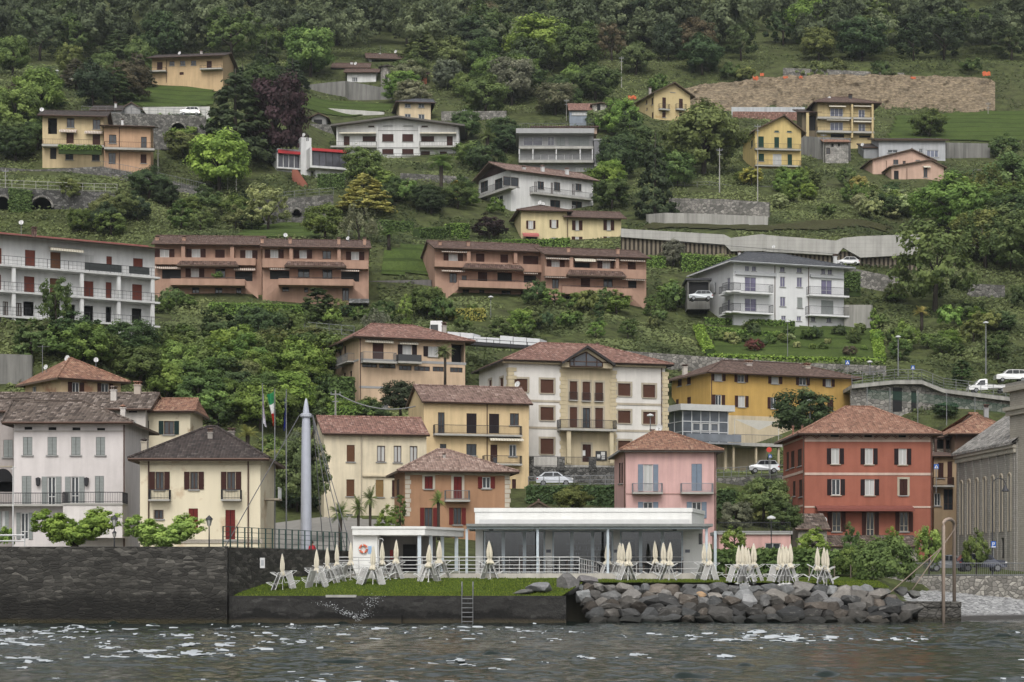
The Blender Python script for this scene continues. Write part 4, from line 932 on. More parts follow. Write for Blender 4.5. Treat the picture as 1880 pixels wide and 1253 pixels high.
for x0, x1 in ((868, 1085), (1218, 1450)): J.balcony(r.r((x0, 1110, x1, 1124)), .95, r.y(1048), rail=paint((.3, .31, .34), .5, .3, 'grey_iron'), step=.1)
for x in (768, 785): J.win(r.r((x, 900, x+12, 1050)), 's', side='l', sh=SH_BROWN)
J.roof('hip', J.ridge(r.y(678)), T_ORANGE, .65, a=3.2, b=4.8, soffit=wl((160, 160, 158))); J.band(r.r((820, 806, 1466, 822)), wl((170, 170, 165)), .12, name='cornice'); J.band(r.r((820, 1118, 1466, 1128)), wl((205, 150, 140)), .05)
J.chimney(r.x(1008), r.y(660), r.y(735), 9, d=8.5, mat=BLACKF); J.dish(r.x(1058), r.y(650), 13, 9, .4, (-.5, -1, .2)); J.downpipe(r.x(808), side='f'); J.downpipe(r.x(1458)); J.done()
K = House('village_house', 'long ochre yellow house with brown shutters and a glazed veranda', 'house', (r.x(1425), 250), (R32.x(607), 257.5), r.y(252), 840, 11, wl((226, 172, 70), dirt=.06))
for rg, q in ((r, (1455, 262, 1510, 312)), (r, (1622, 268, 1672, 322)), (R32, (25, 282, 78, 333)), (R32, (224, 288, 276, 343)), (R32, (415, 300, 455, 353)), (r, (1462, 412, 1506, 487)), (r, (1625, 419, 1675, 500)), (R32, (20, 430, 60, 512))): K.win(rg.r(q), 'o', sh=SH_BROWN, leaf=.45, pane=CURT if q[0] % 2 else None)
K.win(R32.r((427, 447, 470, 525)), 's', sh=SH_BROWN)
K.wins(r, [(1190, 292, 1220, 350), (1257, 282, 1285, 337), (1177, 443, 1198, 482), (1258, 428, 1286, 478)], 's', side='l', sh=SH_BROWN)
CRM = wl((222, 200, 158)); K.band((r.x(1425), r.y(572), R32.x(607), r.y(985)), CRM, .05, name='ground_storey')
K.roof('hip', K.ridge(r.y(178)), T_BROWN, .9, a=4.5, b=K.W-5.0); K.chimney(r.x(1700), r.y(165), r.y(235), 13, d=3.5, mat=wl((190, 175, 165)), capmat=T_ORANGE); K.chimney(R32.x(280), R32.y(185), R32.y(262), 13, d=3.5, mat=wl((200, 185, 165)), capmat=T_ORANGE); K.chimney(r.x(1242), r.y(195), r.y(255), 10, d=8, mat=wl((205, 195, 180)))
K.downpipe(r.x(1432)); K.downpipe(R32.x(602))
V0 = Frame(*at(r.x(1226), 770, 240)[:2], K.f.ex); a1 = V0.loc(r.x(1552), 770)[0]; zb_, zt_ = V0.loc(r.x(1400), r.y(755))[1], V0.loc(r.x(1400), r.y(530))[1]; dep = 9.0
mb = MB(); 
for fr_, L_ in ((V0, a1), (Frame(*V0.p(0, dep, 0)[:2], (-K.f.ey[0], -K.f.ey[1])), dep)):
    mb.face([fr_.p(0, .03, zb_), fr_.p(L_, .03, zb_), fr_.p(L_, .03, zt_), fr_.p(0, .03, zt_)])
ver = K.part('veranda', mb, glass((.09, .10, .115), .05, 'veranda_glass', .8)); mb = MB()
for fr_, L_, n_ in ((V0, a1, 5), (Frame(*V0.p(0, dep, 0)[:2], (-K.f.ey[0], -K.f.ey[1])), dep, 4)):
    for i in range(n_+1): x = L_*i/n_; fr_.box(mb, x-.05, x+.05, -.03, .06, zb_, zt_)
    for h in (0, .33, .66): z = zb_+(zt_-zb_)*h; fr_.box(mb, 0, L_, -.035, .055, z-.05, z+.05)
K.part('frame', mb, paint((.6, .61, .62), .5, .2, 'pale_grey_metal'), ver)
mb = MB(); V0.box(mb, -.6, a1+.6, -.7, dep, zt_, zt_+.75); K.part('roof', mb, paint((.5, .5, .48), .7, 0, 'fascia_grey'), ver)
mb = MB(); V0.box(mb, -.1, a1+1.2, -1.2, dep, zb_-.25, zb_-.03); K.part('floor', mb, concrete((.3, .31, .33), 'deck_slab'), ver)
mb = MB()
for i in range(3):
    z0_, z1_ = zb_+(zt_-zb_)*.36, zb_+(zt_-zb_)*.62; x0, x1 = a1*(.2*(i+1))+.08, a1*(.2*(i+2))-.08
    for q0, q1 in ((x0, x0+.09), (x1-.09, x1)): V0.box(mb, q0, q1, -.06, .0, z0_, z1_)
    V0.box(mb, x0, x1, -.06, 0, z0_, z0_+.09); V0.box(mb, x0, x1, -.06, 0, z1_-.09, z1_)
K.part('sash', mb, WHITE, ver)
mb = MB(); V0.box(mb, -.1, a1+1.2, -1.22, -1.17, zb_+.05, zb_+.95); K.part('balustrade', mb, glass((.2, .22, .25), .1, 'frosted_panel', .3), ver)
mb = MB()
for x in (.3, a1*.5, a1-.2): V0.box(mb, x, x+.35, .5, .9, zb_-7, zb_-.25)
K.part('pillar', mb, CRM, ver)
T0 = Frame(*at(r.x(1585), 800, 241.5)[:2], K.f.ex); a2 = T0.loc(R32.x(105), 800)[0]; zt2 = T0.loc(r.x(1700), r.y(757))[1]; mb = MB(); T0.box(mb, 0, a2, 0, 9, zt2-.4, zt2); ter = K.part('terrace', mb, concrete((.45, .44, .41), 'terrace_slab')); mb = MB()
for i in range(int(a2/.2)+1): p = T0.p(i*.2, .1, 0); mb.tube([(p[0], p[1], zt2), (p[0], p[1], zt2+1)], .014, 4, cap=False)
mb.tube([T0.p(0, .1, zt2+1), T0.p(a2, .1, zt2+1)], .03, 4); K.part('railing', mb, GALV, ter)
mb = MB()
for x in (.05, .5, .95): T0.box(mb, a2*x-.1, a2*x+.1, .3, .6, zt2-5, zt2-.4)
T0.box(mb, 0, a2, 4, 4.3, zt2-6, zt2-.4); K.part('terrace_base', mb, CRM, ter)
mb = MB(); hp = [T0.p(a2*.12, 1, zt2+2.9), T0.p(a2*.62, 1.2, zt2+1.7), T0.p(a2*1.0, 1, zt2+2.8), T0.p(a2*.6, 6, zt2+2.3)]; mb.face(hp[:3])
for p in (hp[0], hp[2]): mb.tube([(p[0], p[1], zt2), (p[0], p[1], p[2]+.1)], .05, 5)
K.part('shade_sail', mb, paint((.6, .58, .52), .9, 0, 'sailcloth'), ter); K.done()
r = R32
L_ = House('village_house', 'brick red three storey house with black shutters and a zigzag frieze under its eaves', 'house', (r.x(262), 198), (r.x(1180), 198.5), r.y(690), 990, 12, wl((192, 100, 74), dirt=.08, streak=.08))
PL = plaster(pc(225, 190, 168), name='pale_band')
for q in ((455, 797, 513, 910), (697, 797, 755, 912), (939, 799, 997, 914), (457, 1018, 520, 1133), (697, 1019, 765, 1135)): L_.win(r.r(q), 'o', sh=SH_DARK, pane=CURT if q[0] != 457 else None, leaf=.42, surround=None, sill=STONE_T)
L_.win(r.r((945, 1018, 1002, 1135)), 's', sh=SH_BROWN, surround=STONE_T)
for q in ((457, 40, 520, 180), (700, 40, 757, 215), (938, 40, 1000, 180)): L_.win(R33.r(q), 'o', sh=SH_BROWN, frame=STONE_T, leaf=.42)
L_.wins(r, [(450, 690, 510, 714), (693, 692, 748, 716), (938, 694, 993, 718)], 'x', name='attic_vent')
for q in ((133, 822, 150, 950), (165, 815, 190, 935), (213, 802, 242, 925), (223, 1022, 247, 1145), (178, 1032, 197, 1140)): L_.win(r.r(q), 's', side='l', sh=SH_BROWN)
for y0, y1 in ((736, 750), (972, 990), (1212, 1224)):
    L_.band(r.r((262, y0, 1180, y1)), PL, .05); L_.band(r.r((106, y0+4, 258, y1+4)), PL, .05, side='l')
mb = MB(); fz = [h for h in L_.holes['f'] if h[1] > L_.f.loc(r.x(700), r.y(725))[1]]; a0, z0, a1, z1 = L_.f.rect(r.r((262, 684, 1180, 735)))
wall_face(mb, Frame(*L_.f.p(0, -.02, 0)[:2], L_.f.ex), L_.W, z0, z1+.3, fz, .02); frz = L_.part('frieze', mb, plaster(pc(200, 165, 142), name='frieze_plaster')); mb = MB(); nz = 22; dz = (z1-z0)
for o_ in (0, .22):
    for i in range(nz):
        x0, x1 = L_.W*i/nz, L_.W*(i+1)/nz; za, zb2 = z0+dz*(.12+o_), z0+dz*(.62+o_)
        if any(h[0]-.2 < (x0+x1)/2 < h[2]+.2 for h in fz): continue
        if i % 2: za, zb2 = zb2, za
        mb.face([L_.f.p(x0, -.03, za), L_.f.p(x1, -.03, zb2), L_.f.p(x1, -.03, zb2+dz*.11), L_.f.p(x0, -.03, za+dz*.11)])
L_.part('zigzag_trim', mb, paint((.12, .03, .025), .9, 0, 'frieze_red'), frz)
L_.roof('hip', L_.ridge(r.y(497)), tile((.33, .18, .125), (.2, .105, .075), (.48, .31, .23), name='russet_roof_tile'), .85, a=L_.f.loc(r.x(560), 750, 6)[0], b=L_.f.loc(r.x(740), 750, 6)[0], soffit=paint((.16, .12, .1), .8, 0, 'eaves_board'))
L_.awning(r.r((345, 1210, 1045, 1250)), 1.5, paint((.2, .065, .05), .85, 0, 'red_awning_cloth')); L_.downpipe(r.x(254)); L_.downpipe(r.x(1172)); L_.dish(1410+398/3.879, 930+98/3.879, 12, -3.5, .8, (-.3, -1, .25))
for x in (180, 245): L_.chimney(r.x(x), r.y(630), r.y(668), 4, d=2, mat=T_ORANGE)
L_.done()
for nm, lab, q, Yq in (('outbuilding', 'low tiled outbuilding in front of the red house wall', (215, 50, 420, 300), 190), ('outbuilding', 'long low tiled shed under the red house windows', (440, 205, 1075, 330), 192)):
    o = House(nm, lab, 'shed', (R33.x(q[0]), Yq), (R33.x(q[2]), Yq), R33.y(q[1]+(110 if q[0] < 300 else 75)), 1050, 4, wl((176, 164, 152), dirt=.2)); o.roof('shed', zz(R33.y(q[1]), Yq+4), T_OLD, .3); o.done()
r = R32
CH = House('church', 'grey coursed stone church with tall blind arches beside the lake road', 'church', (1757, 200), (1866, 183), r.y(835), 1052, 14, ashlar((.3, .285, .255), (.36, .345, .31), (.2, .19, .17), .55, .2, 'church_stone'))
mb = MB(); f_ = CH.f
e = [f_.p(-.4, -.5, CH.ze), f_.p(CH.W+.2, -.5, CH.ze), f_.p(CH.W+.2, 7, CH.ze+5.2), f_.p(-.4, 7, CH.ze+5.2)]; mb.face(e, 0); mb.face([(p[0], p[1], p[2]-.25) for p in e][::-1], 0); mb.face([(e[0][0], e[0][1], e[0][2]-.25), (e[1][0], e[1][1], e[1][2]-.25), e[1], e[0]], 0)
mb.face([f_.p(CH.W+.2, 14.5, CH.ze), f_.p(-.4, 14.5, CH.ze), e[3], e[2]], 0); CH.roof_o = CH.part('roof', mb, rubble((.3, .29, .27), (.4, .38, .35), (.22, .21, .2), 2.2, 'stone_slab_roof')); mb = MB()
CH.gables.append([CH.lf.p(0, 0, CH.ze), CH.lf.p(14, 0, CH.ze), CH.lf.p(7, 0, CH.ze+5)])
CH.gables.append([CH.rf.p(0, 0, CH.ze), CH.rf.p(14, 0, CH.ze), CH.rf.p(7, 0, CH.ze+5)])
CH.ztop = CH.ze
for i in range(8): mb = MB(); a = .4+i*(CH.W-.9)/7; f_.box(mb, a-.18, a+.18, -.12, .02, CH.zb-4, CH.ze-1.0); CH.part('pilaster', mb, CH.wall)
mb = MB(); f_.box(mb, -.1, CH.W, -.38, .02, CH.ze-.55, CH.ze-.26)
for i in range(44): a = .1+i*(CH.W-.3)/43; f_.box(mb, a-.08, a+.12, -.26, .0, CH.ze-1.0, CH.ze-.55)
CH.part('cornice', mb, ashlar((.4, .37, .31), (.45, .42, .35), (.27, .25, .21), .9, .3, 'cornice_stone'))
for i in range(7):
    c = .4+(i+.5)*(CH.W-.9)/7; zt_ = CH.ze-3.2; w2 = .42; pts = [(c+w2*math.cos(t), zt_+w2*math.sin(t)) for t in np.linspace(0, math.pi, 9)]+[(c-w2, zt_-5.0), (c+w2, zt_-5.0)]
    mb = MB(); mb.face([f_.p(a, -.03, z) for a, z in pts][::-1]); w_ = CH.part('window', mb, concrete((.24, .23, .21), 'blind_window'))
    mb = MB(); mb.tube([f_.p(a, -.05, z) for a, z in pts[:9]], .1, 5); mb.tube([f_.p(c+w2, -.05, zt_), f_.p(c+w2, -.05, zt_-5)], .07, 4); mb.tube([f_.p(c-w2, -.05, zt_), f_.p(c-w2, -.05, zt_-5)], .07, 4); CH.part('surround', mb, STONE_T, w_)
CH.win(R33.r((1660, 225, 1690, 370)), 'x', name='window'); CH.done()
T = House('bell_tower', 'square grey stone church tower cut off by the edge of the view', 'church tower', (1889, 181), (1965, 182), 706, 1052, 3.6, ashlar((.36, .335, .285), (.43, .4, .34), (.25, .23, .2), .5, .19, 'tower_stone'))
mb = MB()
for z_, o_, h_ in ((T.ze-2.6, .3, .45), (T.ze-2.15, .5, .35), (T.ze-.4, .45, .5)): T.f.box(mb, -o_, T.W+o_, -o_, T.D+o_, z_, z_+h_)
for i in range(7): T.f.box(mb, .1+i*.55, .4+i*.55, -.28, 0, T.ze-3.2, T.ze-2.6)
T.part('cornice', mb, ashlar((.4, .37, .31), (.45, .42, .35), (.27, .25, .21), .9, .3, 'cornice_stone')); T.roof('flat', T.ze+.4, CH.wall, .3, gutter=None); T.done()
N = House('village_house', 'red tiled house with a dark timber storey rising behind the church', 'house', (r.x(1345), 214), (r.x(1760), 214), r.y(692), 900, 10, wl((160, 128, 100), dirt=.15))
N.wins(r, [(1420, 715, 1500, 790)], 'x', rd=.6, name='loggia'); N.wins(r, [(1560, 705, 1600, 760)], 'g', frame=BROWNW)
N.roof('hip', N.ridge(r.y(545)), T_ORANGE, .9, a=3.6, b=N.W-3.6); N.chimney(r.x(1568), r.y(480), r.y(585), 10, d=4, mat=wl((160, 160, 160))); N.band((r.x(1345), r.y(700), r.x(1650), r.y(800)), paint((.10, .06, .04), .85, 0, 'dark_boards'), .05, name='timber_cladding'); N.done()
M2 = House('village_house', 'narrow ochre house with a wooden balcony squeezed between the red house and the church', 'house', (r.x(1192), 207), (r.x(1352), 207), r.y(850), 1040, 7, wl((204, 168, 122), dirt=.12))
M2.wins(r, [(1222, 900, 1262, 1010), (1290, 890, 1325, 1060)], 's', sh=SH_BROWN); M2.win(r.r((1195, 1120, 1240, 1210)), 'g'); M2.win(r.r((1262, 1090, 1330, 1240)), 'd', frame=BROWNW)
M2.balcony(r.r((1186, 1062, 1340, 1074)), .9, r.y(1005), rail=BROWNW, step=.11); M2.roof('shed', M2.ridge(r.y(805)), T_BROWN, .5); M2.done()
M3 = House('village_house', 'open timber loggia house with a dark porch between the red house and the tiled house', 'house', (r.x(1185), 216), (r.x(1340), 216), r.y(715), 900, 6, rubble((.25, .22, .18), (.36, .32, .27), (.18, .16, .14), 3))
M3.win(r.r((1215, 735, 1330, 800)), 'x', rd=.8, name='loggia'); M3.roof('shed', M3.ridge(r.y(690)), T_BROWN, .5); mb = MB()
for x in (1205, 1270, 1335): a = M3.f.loc(r.x(x), 800, -.4)[0]; M3.f.box(mb, a-.12, a+.12, -.5, -.3, M3.zb, M3.ze)
M3.part('posts', mb, BROWNW); M3.done()
o = House('annex', 'low pink annex with a railed roof terrace beside the pink house', 'annex', (1320, 172), (R33.x(162), 172), R33.y(200), 1040, 6, wl((232, 168, 158), dirt=.08)); o.win(R33.r((-20, 262, 90, 330)), 'g', frame=GREYW); o.roof('flat', o.ze+.3, GREYSILL, .15, gutter=None)
o.balcony((1319, R33.y(193), R33.x(164), R33.y(200)), .2, R33.y(115)); o.done()
o = House('shed', 'small gabled shed roof peeping over the white pavilion', 'shed', (965, 200), (1012, 200), 938, 985, 5, wl((190, 170, 150))); o.roof('front', zz(919, 200), T_PINK, .5); o.done()

r = R01
O = House('apartment_block', 'long white apartment block with rust red doors and railed balconies', 'apartment block', (-80, 226), (r.x(1112), 238), 427, 600, 11, wl((232, 232, 230), dirt=.06, streak=.1), lod=1)
for q in ((180, 585, 253, 700), (607, 622, 677, 712), (765, 630, 805, 722), (957, 645, 1027, 740), (-30, 570, 12, 690)): O.win(r.r(q), 'r' if q[0] not in (607,) else 'g', sh=SH_RUST, sill=False, pane=CURT)
O.win(r.r((362, 600, 437, 717)), 'r', sh=SH_WOOD, sill=False)
for q in ((173, 775, 248, 890), (598, 808, 672, 925), (760, 816, 802, 933), (950, 832, 1022, 955), (-40, 760, 8, 880)): O.win(r.r(q), 'r', sh=SH_RUST, sill=False)
O.win(r.r((358, 788, 433, 902)), 'r', sh=SH_WOOD, sill=False)
for q in ((20, 955, 58, 1055), (115, 965, 155, 1060)): O.win(r.r(q), 'g', pane=CURT, frame=BROWNW)
for q in ((168, 955, 243, 1060), (355, 968, 430, 1070), (465, 975, 540, 1080), (598, 985, 670, 1100), (760, 992, 800, 1105), (947, 1005, 1017, 1110)): O.win(r.r(q), 'x', rd=.8)
W_SLAB = concrete((.55, .55, .54), 'white_slab', .35)
zf = {}
for nm, ya in (('a', 702), ('b', 888), ('c', 1066)):
    z = O.f.loc(r.x(20), r.y(ya))[1]; mb = MB(); O.f.box(mb, 0, O.W+.1, -1.6, .05, z-.22, z); o = O.part('balcony', mb, W_SLAB); mb = MB()
    m = int(O.W/.5)
    for i in range(m+1): p = O.f.p(O.W*i/m, -1.53, 0); mb.tube([(p[0], p[1], z), (p[0], p[1], z+1.0)], .012 if i % 5 else .03, 4, cap=False)
    for h in (1.0, .55, .15): mb.tube([O.f.p(0, -1.53, z+h), O.f.p(O.W, -1.53, z+h)], .025 if h == 1 else .014, 4)
    O.part('railing', mb, IRON, o); zf[nm] = z
    if nm == 'a':
        for x0, x1 in ((610, 875), (928, 1075)): a0, _, a1, _ = O.f.rect(r.r((x0, 700, x1, 720)), -1.5); mb = MB(); O.f.box(mb, a0, a1, -1.5, -1.46, z+.15, z+1.0); O.part('screen', mb, paint((.04, .045, .045), .8, 0, 'dark_screen'), o)
for x in (100, 590, 855, 1098):
    mb = MB(); a = O.f.loc(r.x(x), 550, -1.4)[0]; O.f.box(mb, a-.2, a+.2, -1.45, -1.05, O.zb-6, zf['a']-.22); O.part('column', mb, O.wall)
O.awning(r.r((352, 566, 590, 600)), 1.2, AWN_W)
O.roof('side', O.ridge(425, a=4), paint((.24, .08, .07), .7, 0, 'red_sheet_roof'), 1.7, over_side=1.2, t=.15); O.chimney(r.x(245), r.y(420), r.y(490), 10, d=4, capmat=T_BROWN, mat=T_BROWN); O.dish(r.x(152), r.y(386), 9, 5, 1.2, (.1, -1, .5)); O.done()
CO = wl((196, 146, 118), dirt=.1, streak=.14)
def condo(name, label, L, R, eave, base, ridge_py, units, wins, canopies, balconies, fins, awns, parap, group='orange terraced condominiums'):
    h = House(name, label, 'apartment block', L, R, eave, base, 11, CO, lod=1, group=group); inu = lambda t: L[0]-2 < (t[0].x(t[1][0])+t[0].x(t[1][2]))/2 < R[0]+2; wins, canopies, balconies, fins, awns, parap = [[t for t in q if inu(t)] for q in (wins, canopies, balconies, fins, awns, parap)]
    for rg, q, kd in wins: h.win(rg.r(q), kd if kd in 'xg' else ('g' if kd == 'd' else kd), sh=SH_BROWN, frame=BROWNW if kd != 'c' else WHITE, sill=False, name='door' if kd == 'd' else None) if kd != 'o' else h.win(rg.r(q), 'o', sh=SH_BROWN, pane=CURT, sill=False, leaf=.75)
    for rg, q in parap: h.boxpart(rg.r(q), -1.25, -.001, CO, 'upper_parapet')
    for rg, q in fins: h.boxpart(rg.r(q), -1.1, -.002, CO, 'fin')
    for rg, q in canopies: h.canopy(rg.r(q), 2.3, T_CONDO, .5)
    for rg, q in balconies:
        h.boxpart(rg.r(q), -2.4, -.003, CO, 'balcony'); a0, z0, a1, z1 = h.f.rect(rg.r(q), -2.4); mb = MB(); mb.tube([h.f.p(a0, -2.3, z1+.22), h.f.p(a1, -2.3, z1+.22)], .03, 4)
        for i in range(9): p = h.f.p(a0+(a1-a0)*i/8, -2.3, 0); mb.tube([(p[0], p[1], z1), (p[0], p[1], z1+.22)], .02, 4)
        h.part('handrail', mb, IRON)
        for sg in (-1, 1):       # stair parapets sloping down at each side
            s0, s1 = (a0, a0-1.9) if sg < 0 else (a1, a1+1.9); dz = z0-h.zb; mb = MB(); c = [(s0, z0-.25), (s0, z1), (s1, z1-1.55), (s1, z0-1.8)]
            P = h.f.p; mb.face([P(a, -1.8, z) for a, z in c][::sg]); mb.face([P(a, -1.6, z) for a, z in c][::-sg]); mb.face([P(s0, -1.8, z1), P(s1, -1.8, z1-1.55), P(s1, -1.6, z1-1.55), P(s0, -1.6, z1)]); h.part('stair_parapet', mb, CO)
    for rg, q in awns: h.awning(rg.r(q), 1.0, AWN, d0=-.1)
    h.roof('side', h.ridge(ridge_py), T_CONDO, 1.35, over_side=.35)
    return h
r, q_ = R01, R11
PA = (
  [(r, (1150, 577, 1215, 637), 'o'), (r, (1378, 577, 1440, 637), 'o'), (r, (1547, 582, 1615, 642), 's'), (r, (1765, 587, 1812, 650), 'o'),
   (r, (1165, 725, 1300, 792), 'x'), (r, (1372, 714, 1430, 782), 'o'), (r, (1547, 714, 1620, 785), 'g'), (r, (1690, 738, 1815, 808), 'x'),
   (r, (1240, 836, 1280, 893), 'g'), (r, (1380, 838, 1433, 896), 'g'), (r, (1545, 842, 1598, 900), 'g'), (r, (1697, 846, 1735, 945), 'd'),
   (q_, (103, 582, 160, 642), 'o'), (q_, (312, 585, 365, 645), 'o'), (q_, (478, 590, 540, 650), 'g'), (q_, (685, 597, 740, 657), 'o'),
   (q_, (100, 732, 240, 795), 'x'), (q_, (300, 716, 385, 785), 'g'), (q_, (478, 722, 548, 792), 'g'), (q_, (612, 740, 742, 812), 'x'), (q_, (188, 838, 237, 885), 'g'), (q_, (345, 842, 375, 890), 'g'), (q_, (620, 850, 668, 950), 'd')],
  [(r, (1268, 670, 1716, 698)), (q_, (203, 675, 650, 704))], [(r, (1225, 792, 1760, 838)), (q_, (162, 792, 700, 838))],
  [(r, (1303, 555, 1330, 640)), (r, (1655, 560, 1682, 645)), (q_, (240, 570, 265, 655)), (q_, (585, 575, 610, 660))],
  [(r, (1115, 698, 1300, 724)), (r, (1680, 710, 1838, 735)), (q_, (100, 706, 240, 730)), (q_, (250, 698, 415, 715)), (q_, (610, 722, 742, 742))],
  [(r, (1112, 640, 1838, 690)), (q_, (45, 655, 808, 715))])
P0, P_ = [condo('condominium', lb, L, R, ev, 560, rp, None, *PA) for lb, L, R, ev, rp in (('orange terraced condominium section next to the white apartment block', (284, 291.5), (480.5, 292.5), r.y(548), r.y(485)), ('orange terraced condominium section with a stone plinth beside the stained wall', (482, 290), (q_.x(810), 291.5), q_.y(566), q_.y(512)))]
for x in (1130, 1322): P0.chimney(r.x(x), r.y(482), r.y(540), 8, d=1.5, mat=CO)
for x in (45, 245, 595, 780): P_.chimney(q_.x(x), q_.y(495), q_.y(545), 7, d=1.5, mat=CO)
P_.dish(q_.x(212), q_.y(477), 8, 5, .6, (.2, -1, .4)); P_.dish(q_.x(660), q_.y(500), 7, 5, .6); P_.antenna(q_.x(668), q_.y(440), q_.y(520), 4)
P_.boxpart(q_.r((668, 935, 812, 965)), -2.2, -.01, rubble((.2, .2, .2), (.3, .3, .3), (.15, .15, .15), 3), 'stone_base'); P_.done(); P0.done()
s_ = R21
QA = (
  [(q_, (1385, 610, 1450, 667), 'o'), (q_, (1582, 610, 1642, 672), 's'), (q_, (1757, 617, 1812, 676), 's'), (s_, (80, 627, 190, 687), 's'), (s_, (285, 657, 342, 717), 'o'), (s_, (450, 674, 560, 717), 'x'), (s_, (650, 665, 706, 722), 'o'), (s_, (832, 670, 890, 730), 's'),
   (q_, (1390, 750, 1445, 822), 'd'), (q_, (1478, 767, 1515, 802), 'g'), (q_, (1595, 742, 1662, 808), 's'), (q_, (1735, 747, 1840, 808), 'x'), (s_, (85, 767, 172, 828), 'x'), (s_, (288, 792, 337, 862), 'g'), (s_, (495, 782, 562, 850), 's'), (s_, (657, 790, 724, 854), 'g'), (s_, (835, 807, 895, 858), 'x'),
   (q_, (1485, 864, 1533, 955), 'd'), (q_, (1605, 868, 1642, 918), 'g'), (q_, (1765, 870, 1832, 922), 'g'), (s_, (65, 872, 118, 927), 'g'), (s_, (388, 907, 437, 960), 'g'), (s_, (510, 910, 575, 962), 'g'), (s_, (667, 914, 727, 967), 'g'), (s_, (800, 917, 850, 967), 'g')],
  [(q_, (1490, 692, 1930, 722)), (s_, (400, 738, 825, 772))], [(q_, (1460, 812, 1990, 858)), (s_, (362, 856, 865, 906))],
  [(q_, (1518, 592, 1543, 670)), (s_, (15, 602, 38, 680)), (s_, (415, 635, 440, 712)), (s_, (745, 640, 770, 720))],
  [(q_, (1332, 588, 1510, 606)), (q_, (1332, 726, 1500, 744)), (q_, (1728, 728, 1870, 745)), (s_, (75, 742, 180, 760)), (s_, (240, 634, 415, 655)), (s_, (600, 644, 740, 664)), (s_, (775, 650, 952, 670)), (s_, (232, 770, 400, 788)), (s_, (620, 768, 782, 786)), (s_, (788, 788, 955, 806))],
  [(q_, (1285, 668, 1835, 712)), (s_, (-40, 688, 236, 742)), (s_, (236, 716, 965, 782))])
Q0, Q_ = [condo('condominium', lb, L, R, ev, 562, rp, None, *QA) for lb, L, R, ev, rp in (('higher section of the orange condominium below the yellow hillside house', (q_.x(1285), 298), (s_.x(233), 301.6), q_.y(578), q_.y(532)), ('lower front section of the orange condominium with a cream awning lowered', (s_.x(236), 298), (s_.x(965), 301.3), s_.y(624), s_.y(578)))]
Q_.awning(s_.r((446, 640, 596, 672)), 1.3, AWN_W, d0=-.4)
for rg, x, y in ((q_, 1322, 560), (q_, 1525, 560), (s_, 405, 605), (s_, 760, 612)): (Q0 if rg is q_ else Q_).chimney(rg.x(x), rg.y(y-42), rg.y(y), 7, d=1.5, mat=CO)
Q_.done(); Q0.done()
r = R21
YR = wl((238, 214, 150), dirt=.05)
R_ = House('hillside_house', 'yellow two part house with dark red shutters above the orange condominiums', 'house', (r.x(397), 345.5), (r.x(785), 347), r.y(352), 462, 9, YR, lod=1)
for q in ((458, 372, 480, 443), (683, 370, 708, 443), (455, 489, 480, 543), (683, 489, 708, 540)): R_.win(r.r(q), 'o', sh=SH_BROWN, pane=CURT, leaf=.62)
R_.roof('side', R_.ridge(r.y(308)), T_BROWN, 1.0, over_side=.8); R_.downpipe(r.x(400)); R_.done()
R2 = House('hillside_house', 'yellow house wing with a small pyramid roof and two satellite dishes', 'house', (r.x(65), 344.5), (r.x(395), 345.5), r.y(302), 462, 9, YR, lod=1)
for q in ((118, 374, 152, 433), (285, 368, 318, 425)): R2.win(r.r(q), 'o', sh=SH_BROWN, pane=CURT, leaf=.35)
R2.win(r.r((282, 495, 320, 520)), 'g'); R2.win(r.r((100, 490, 180, 530)), 'x'); R2.awning(r.r((76, 460, 192, 492)), 1.2, paint((.4, .13, .12), .9, 0, 'coral_awning')); R2.roof('hip', R2.ridge(r.y(265)), T_BROWN, .9, a=3.9, b=4.3); R2.dish(r.x(200), r.y(243), 7, 4, .5); R2.dish(r.x(224), r.y(250), 6, 4, .5, (.2, -1, .3)); R2.done()
WC = wl((230, 229, 225), dirt=.05)
S = House('hillside_house', 'white house with a long pale pink tile roof and a dark timber gable', 'house', (938, 364), (r.x(583), 373), r.y(18), 390, 12, WC, lod=1)
for q in ((160, 92, 182, 178), (278, 98, 300, 184), (432, 107, 454, 192)): S.win(r.r(q), 'd', sh=SH_BROWN, pane=SH_BROWN)
for q in ((184, 92, 230, 148), (302, 98, 347, 158), (456, 108, 500, 160), (-60, 60, 48, 125), (275, 226, 347, 280), (430, 234, 503, 290)): S.win(r.r(q), 'g', frame=BROWNW)
S.win(r.r((430, 262, 455, 315)), 'd', pane=SH_RUST)
S.wins(R11, [(1613, 90, 1667, 168), (1715, 72, 1770, 148)], 'g', side='l', frame=BROWNW, sill=False); S.wins(R11, [(1718, 197, 1775, 255), (1625, 215, 1660, 240)], 'g', side='l', sill=False)
S.balcony(r.r((150, 190, 585, 204)), 1.2, r.y(152)); S.balcony(R11.r((1500, 178, 1822, 194)), 1.3, R11.y(128), side='l')
S.roof('side', S.ridge(299, 6, 0), T_PINK, .9, over_side=1.3); mb = MB(); g = S.gables[0]; mb.face([(p[0]+S.lf.ey[0]*-.06, p[1]+S.lf.ey[1]*-.06, p[2]) for p in g]); S.part('timber_gable', mb, paint((.04, .022, .02), .85, 0, 'dark_boarding'))
for x, y in ((85, -10), (220, -14), (395, 5)): S.chimney(r.x(x), r.y(y-10), r.y(y+42), 7, d=2.2, mat=WHITE, capmat=T_PINK)
S.done()
r = R20
GR = concrete((.36, .36, .36), 'grey_render', .15)
Tm = House('modern_house', 'grey flat roofed modern apartment house with long glazed balconies', 'house', (r.x(50), 405), (r.x(585), 405), r.y(975), 318, 10, GR, lod=1)
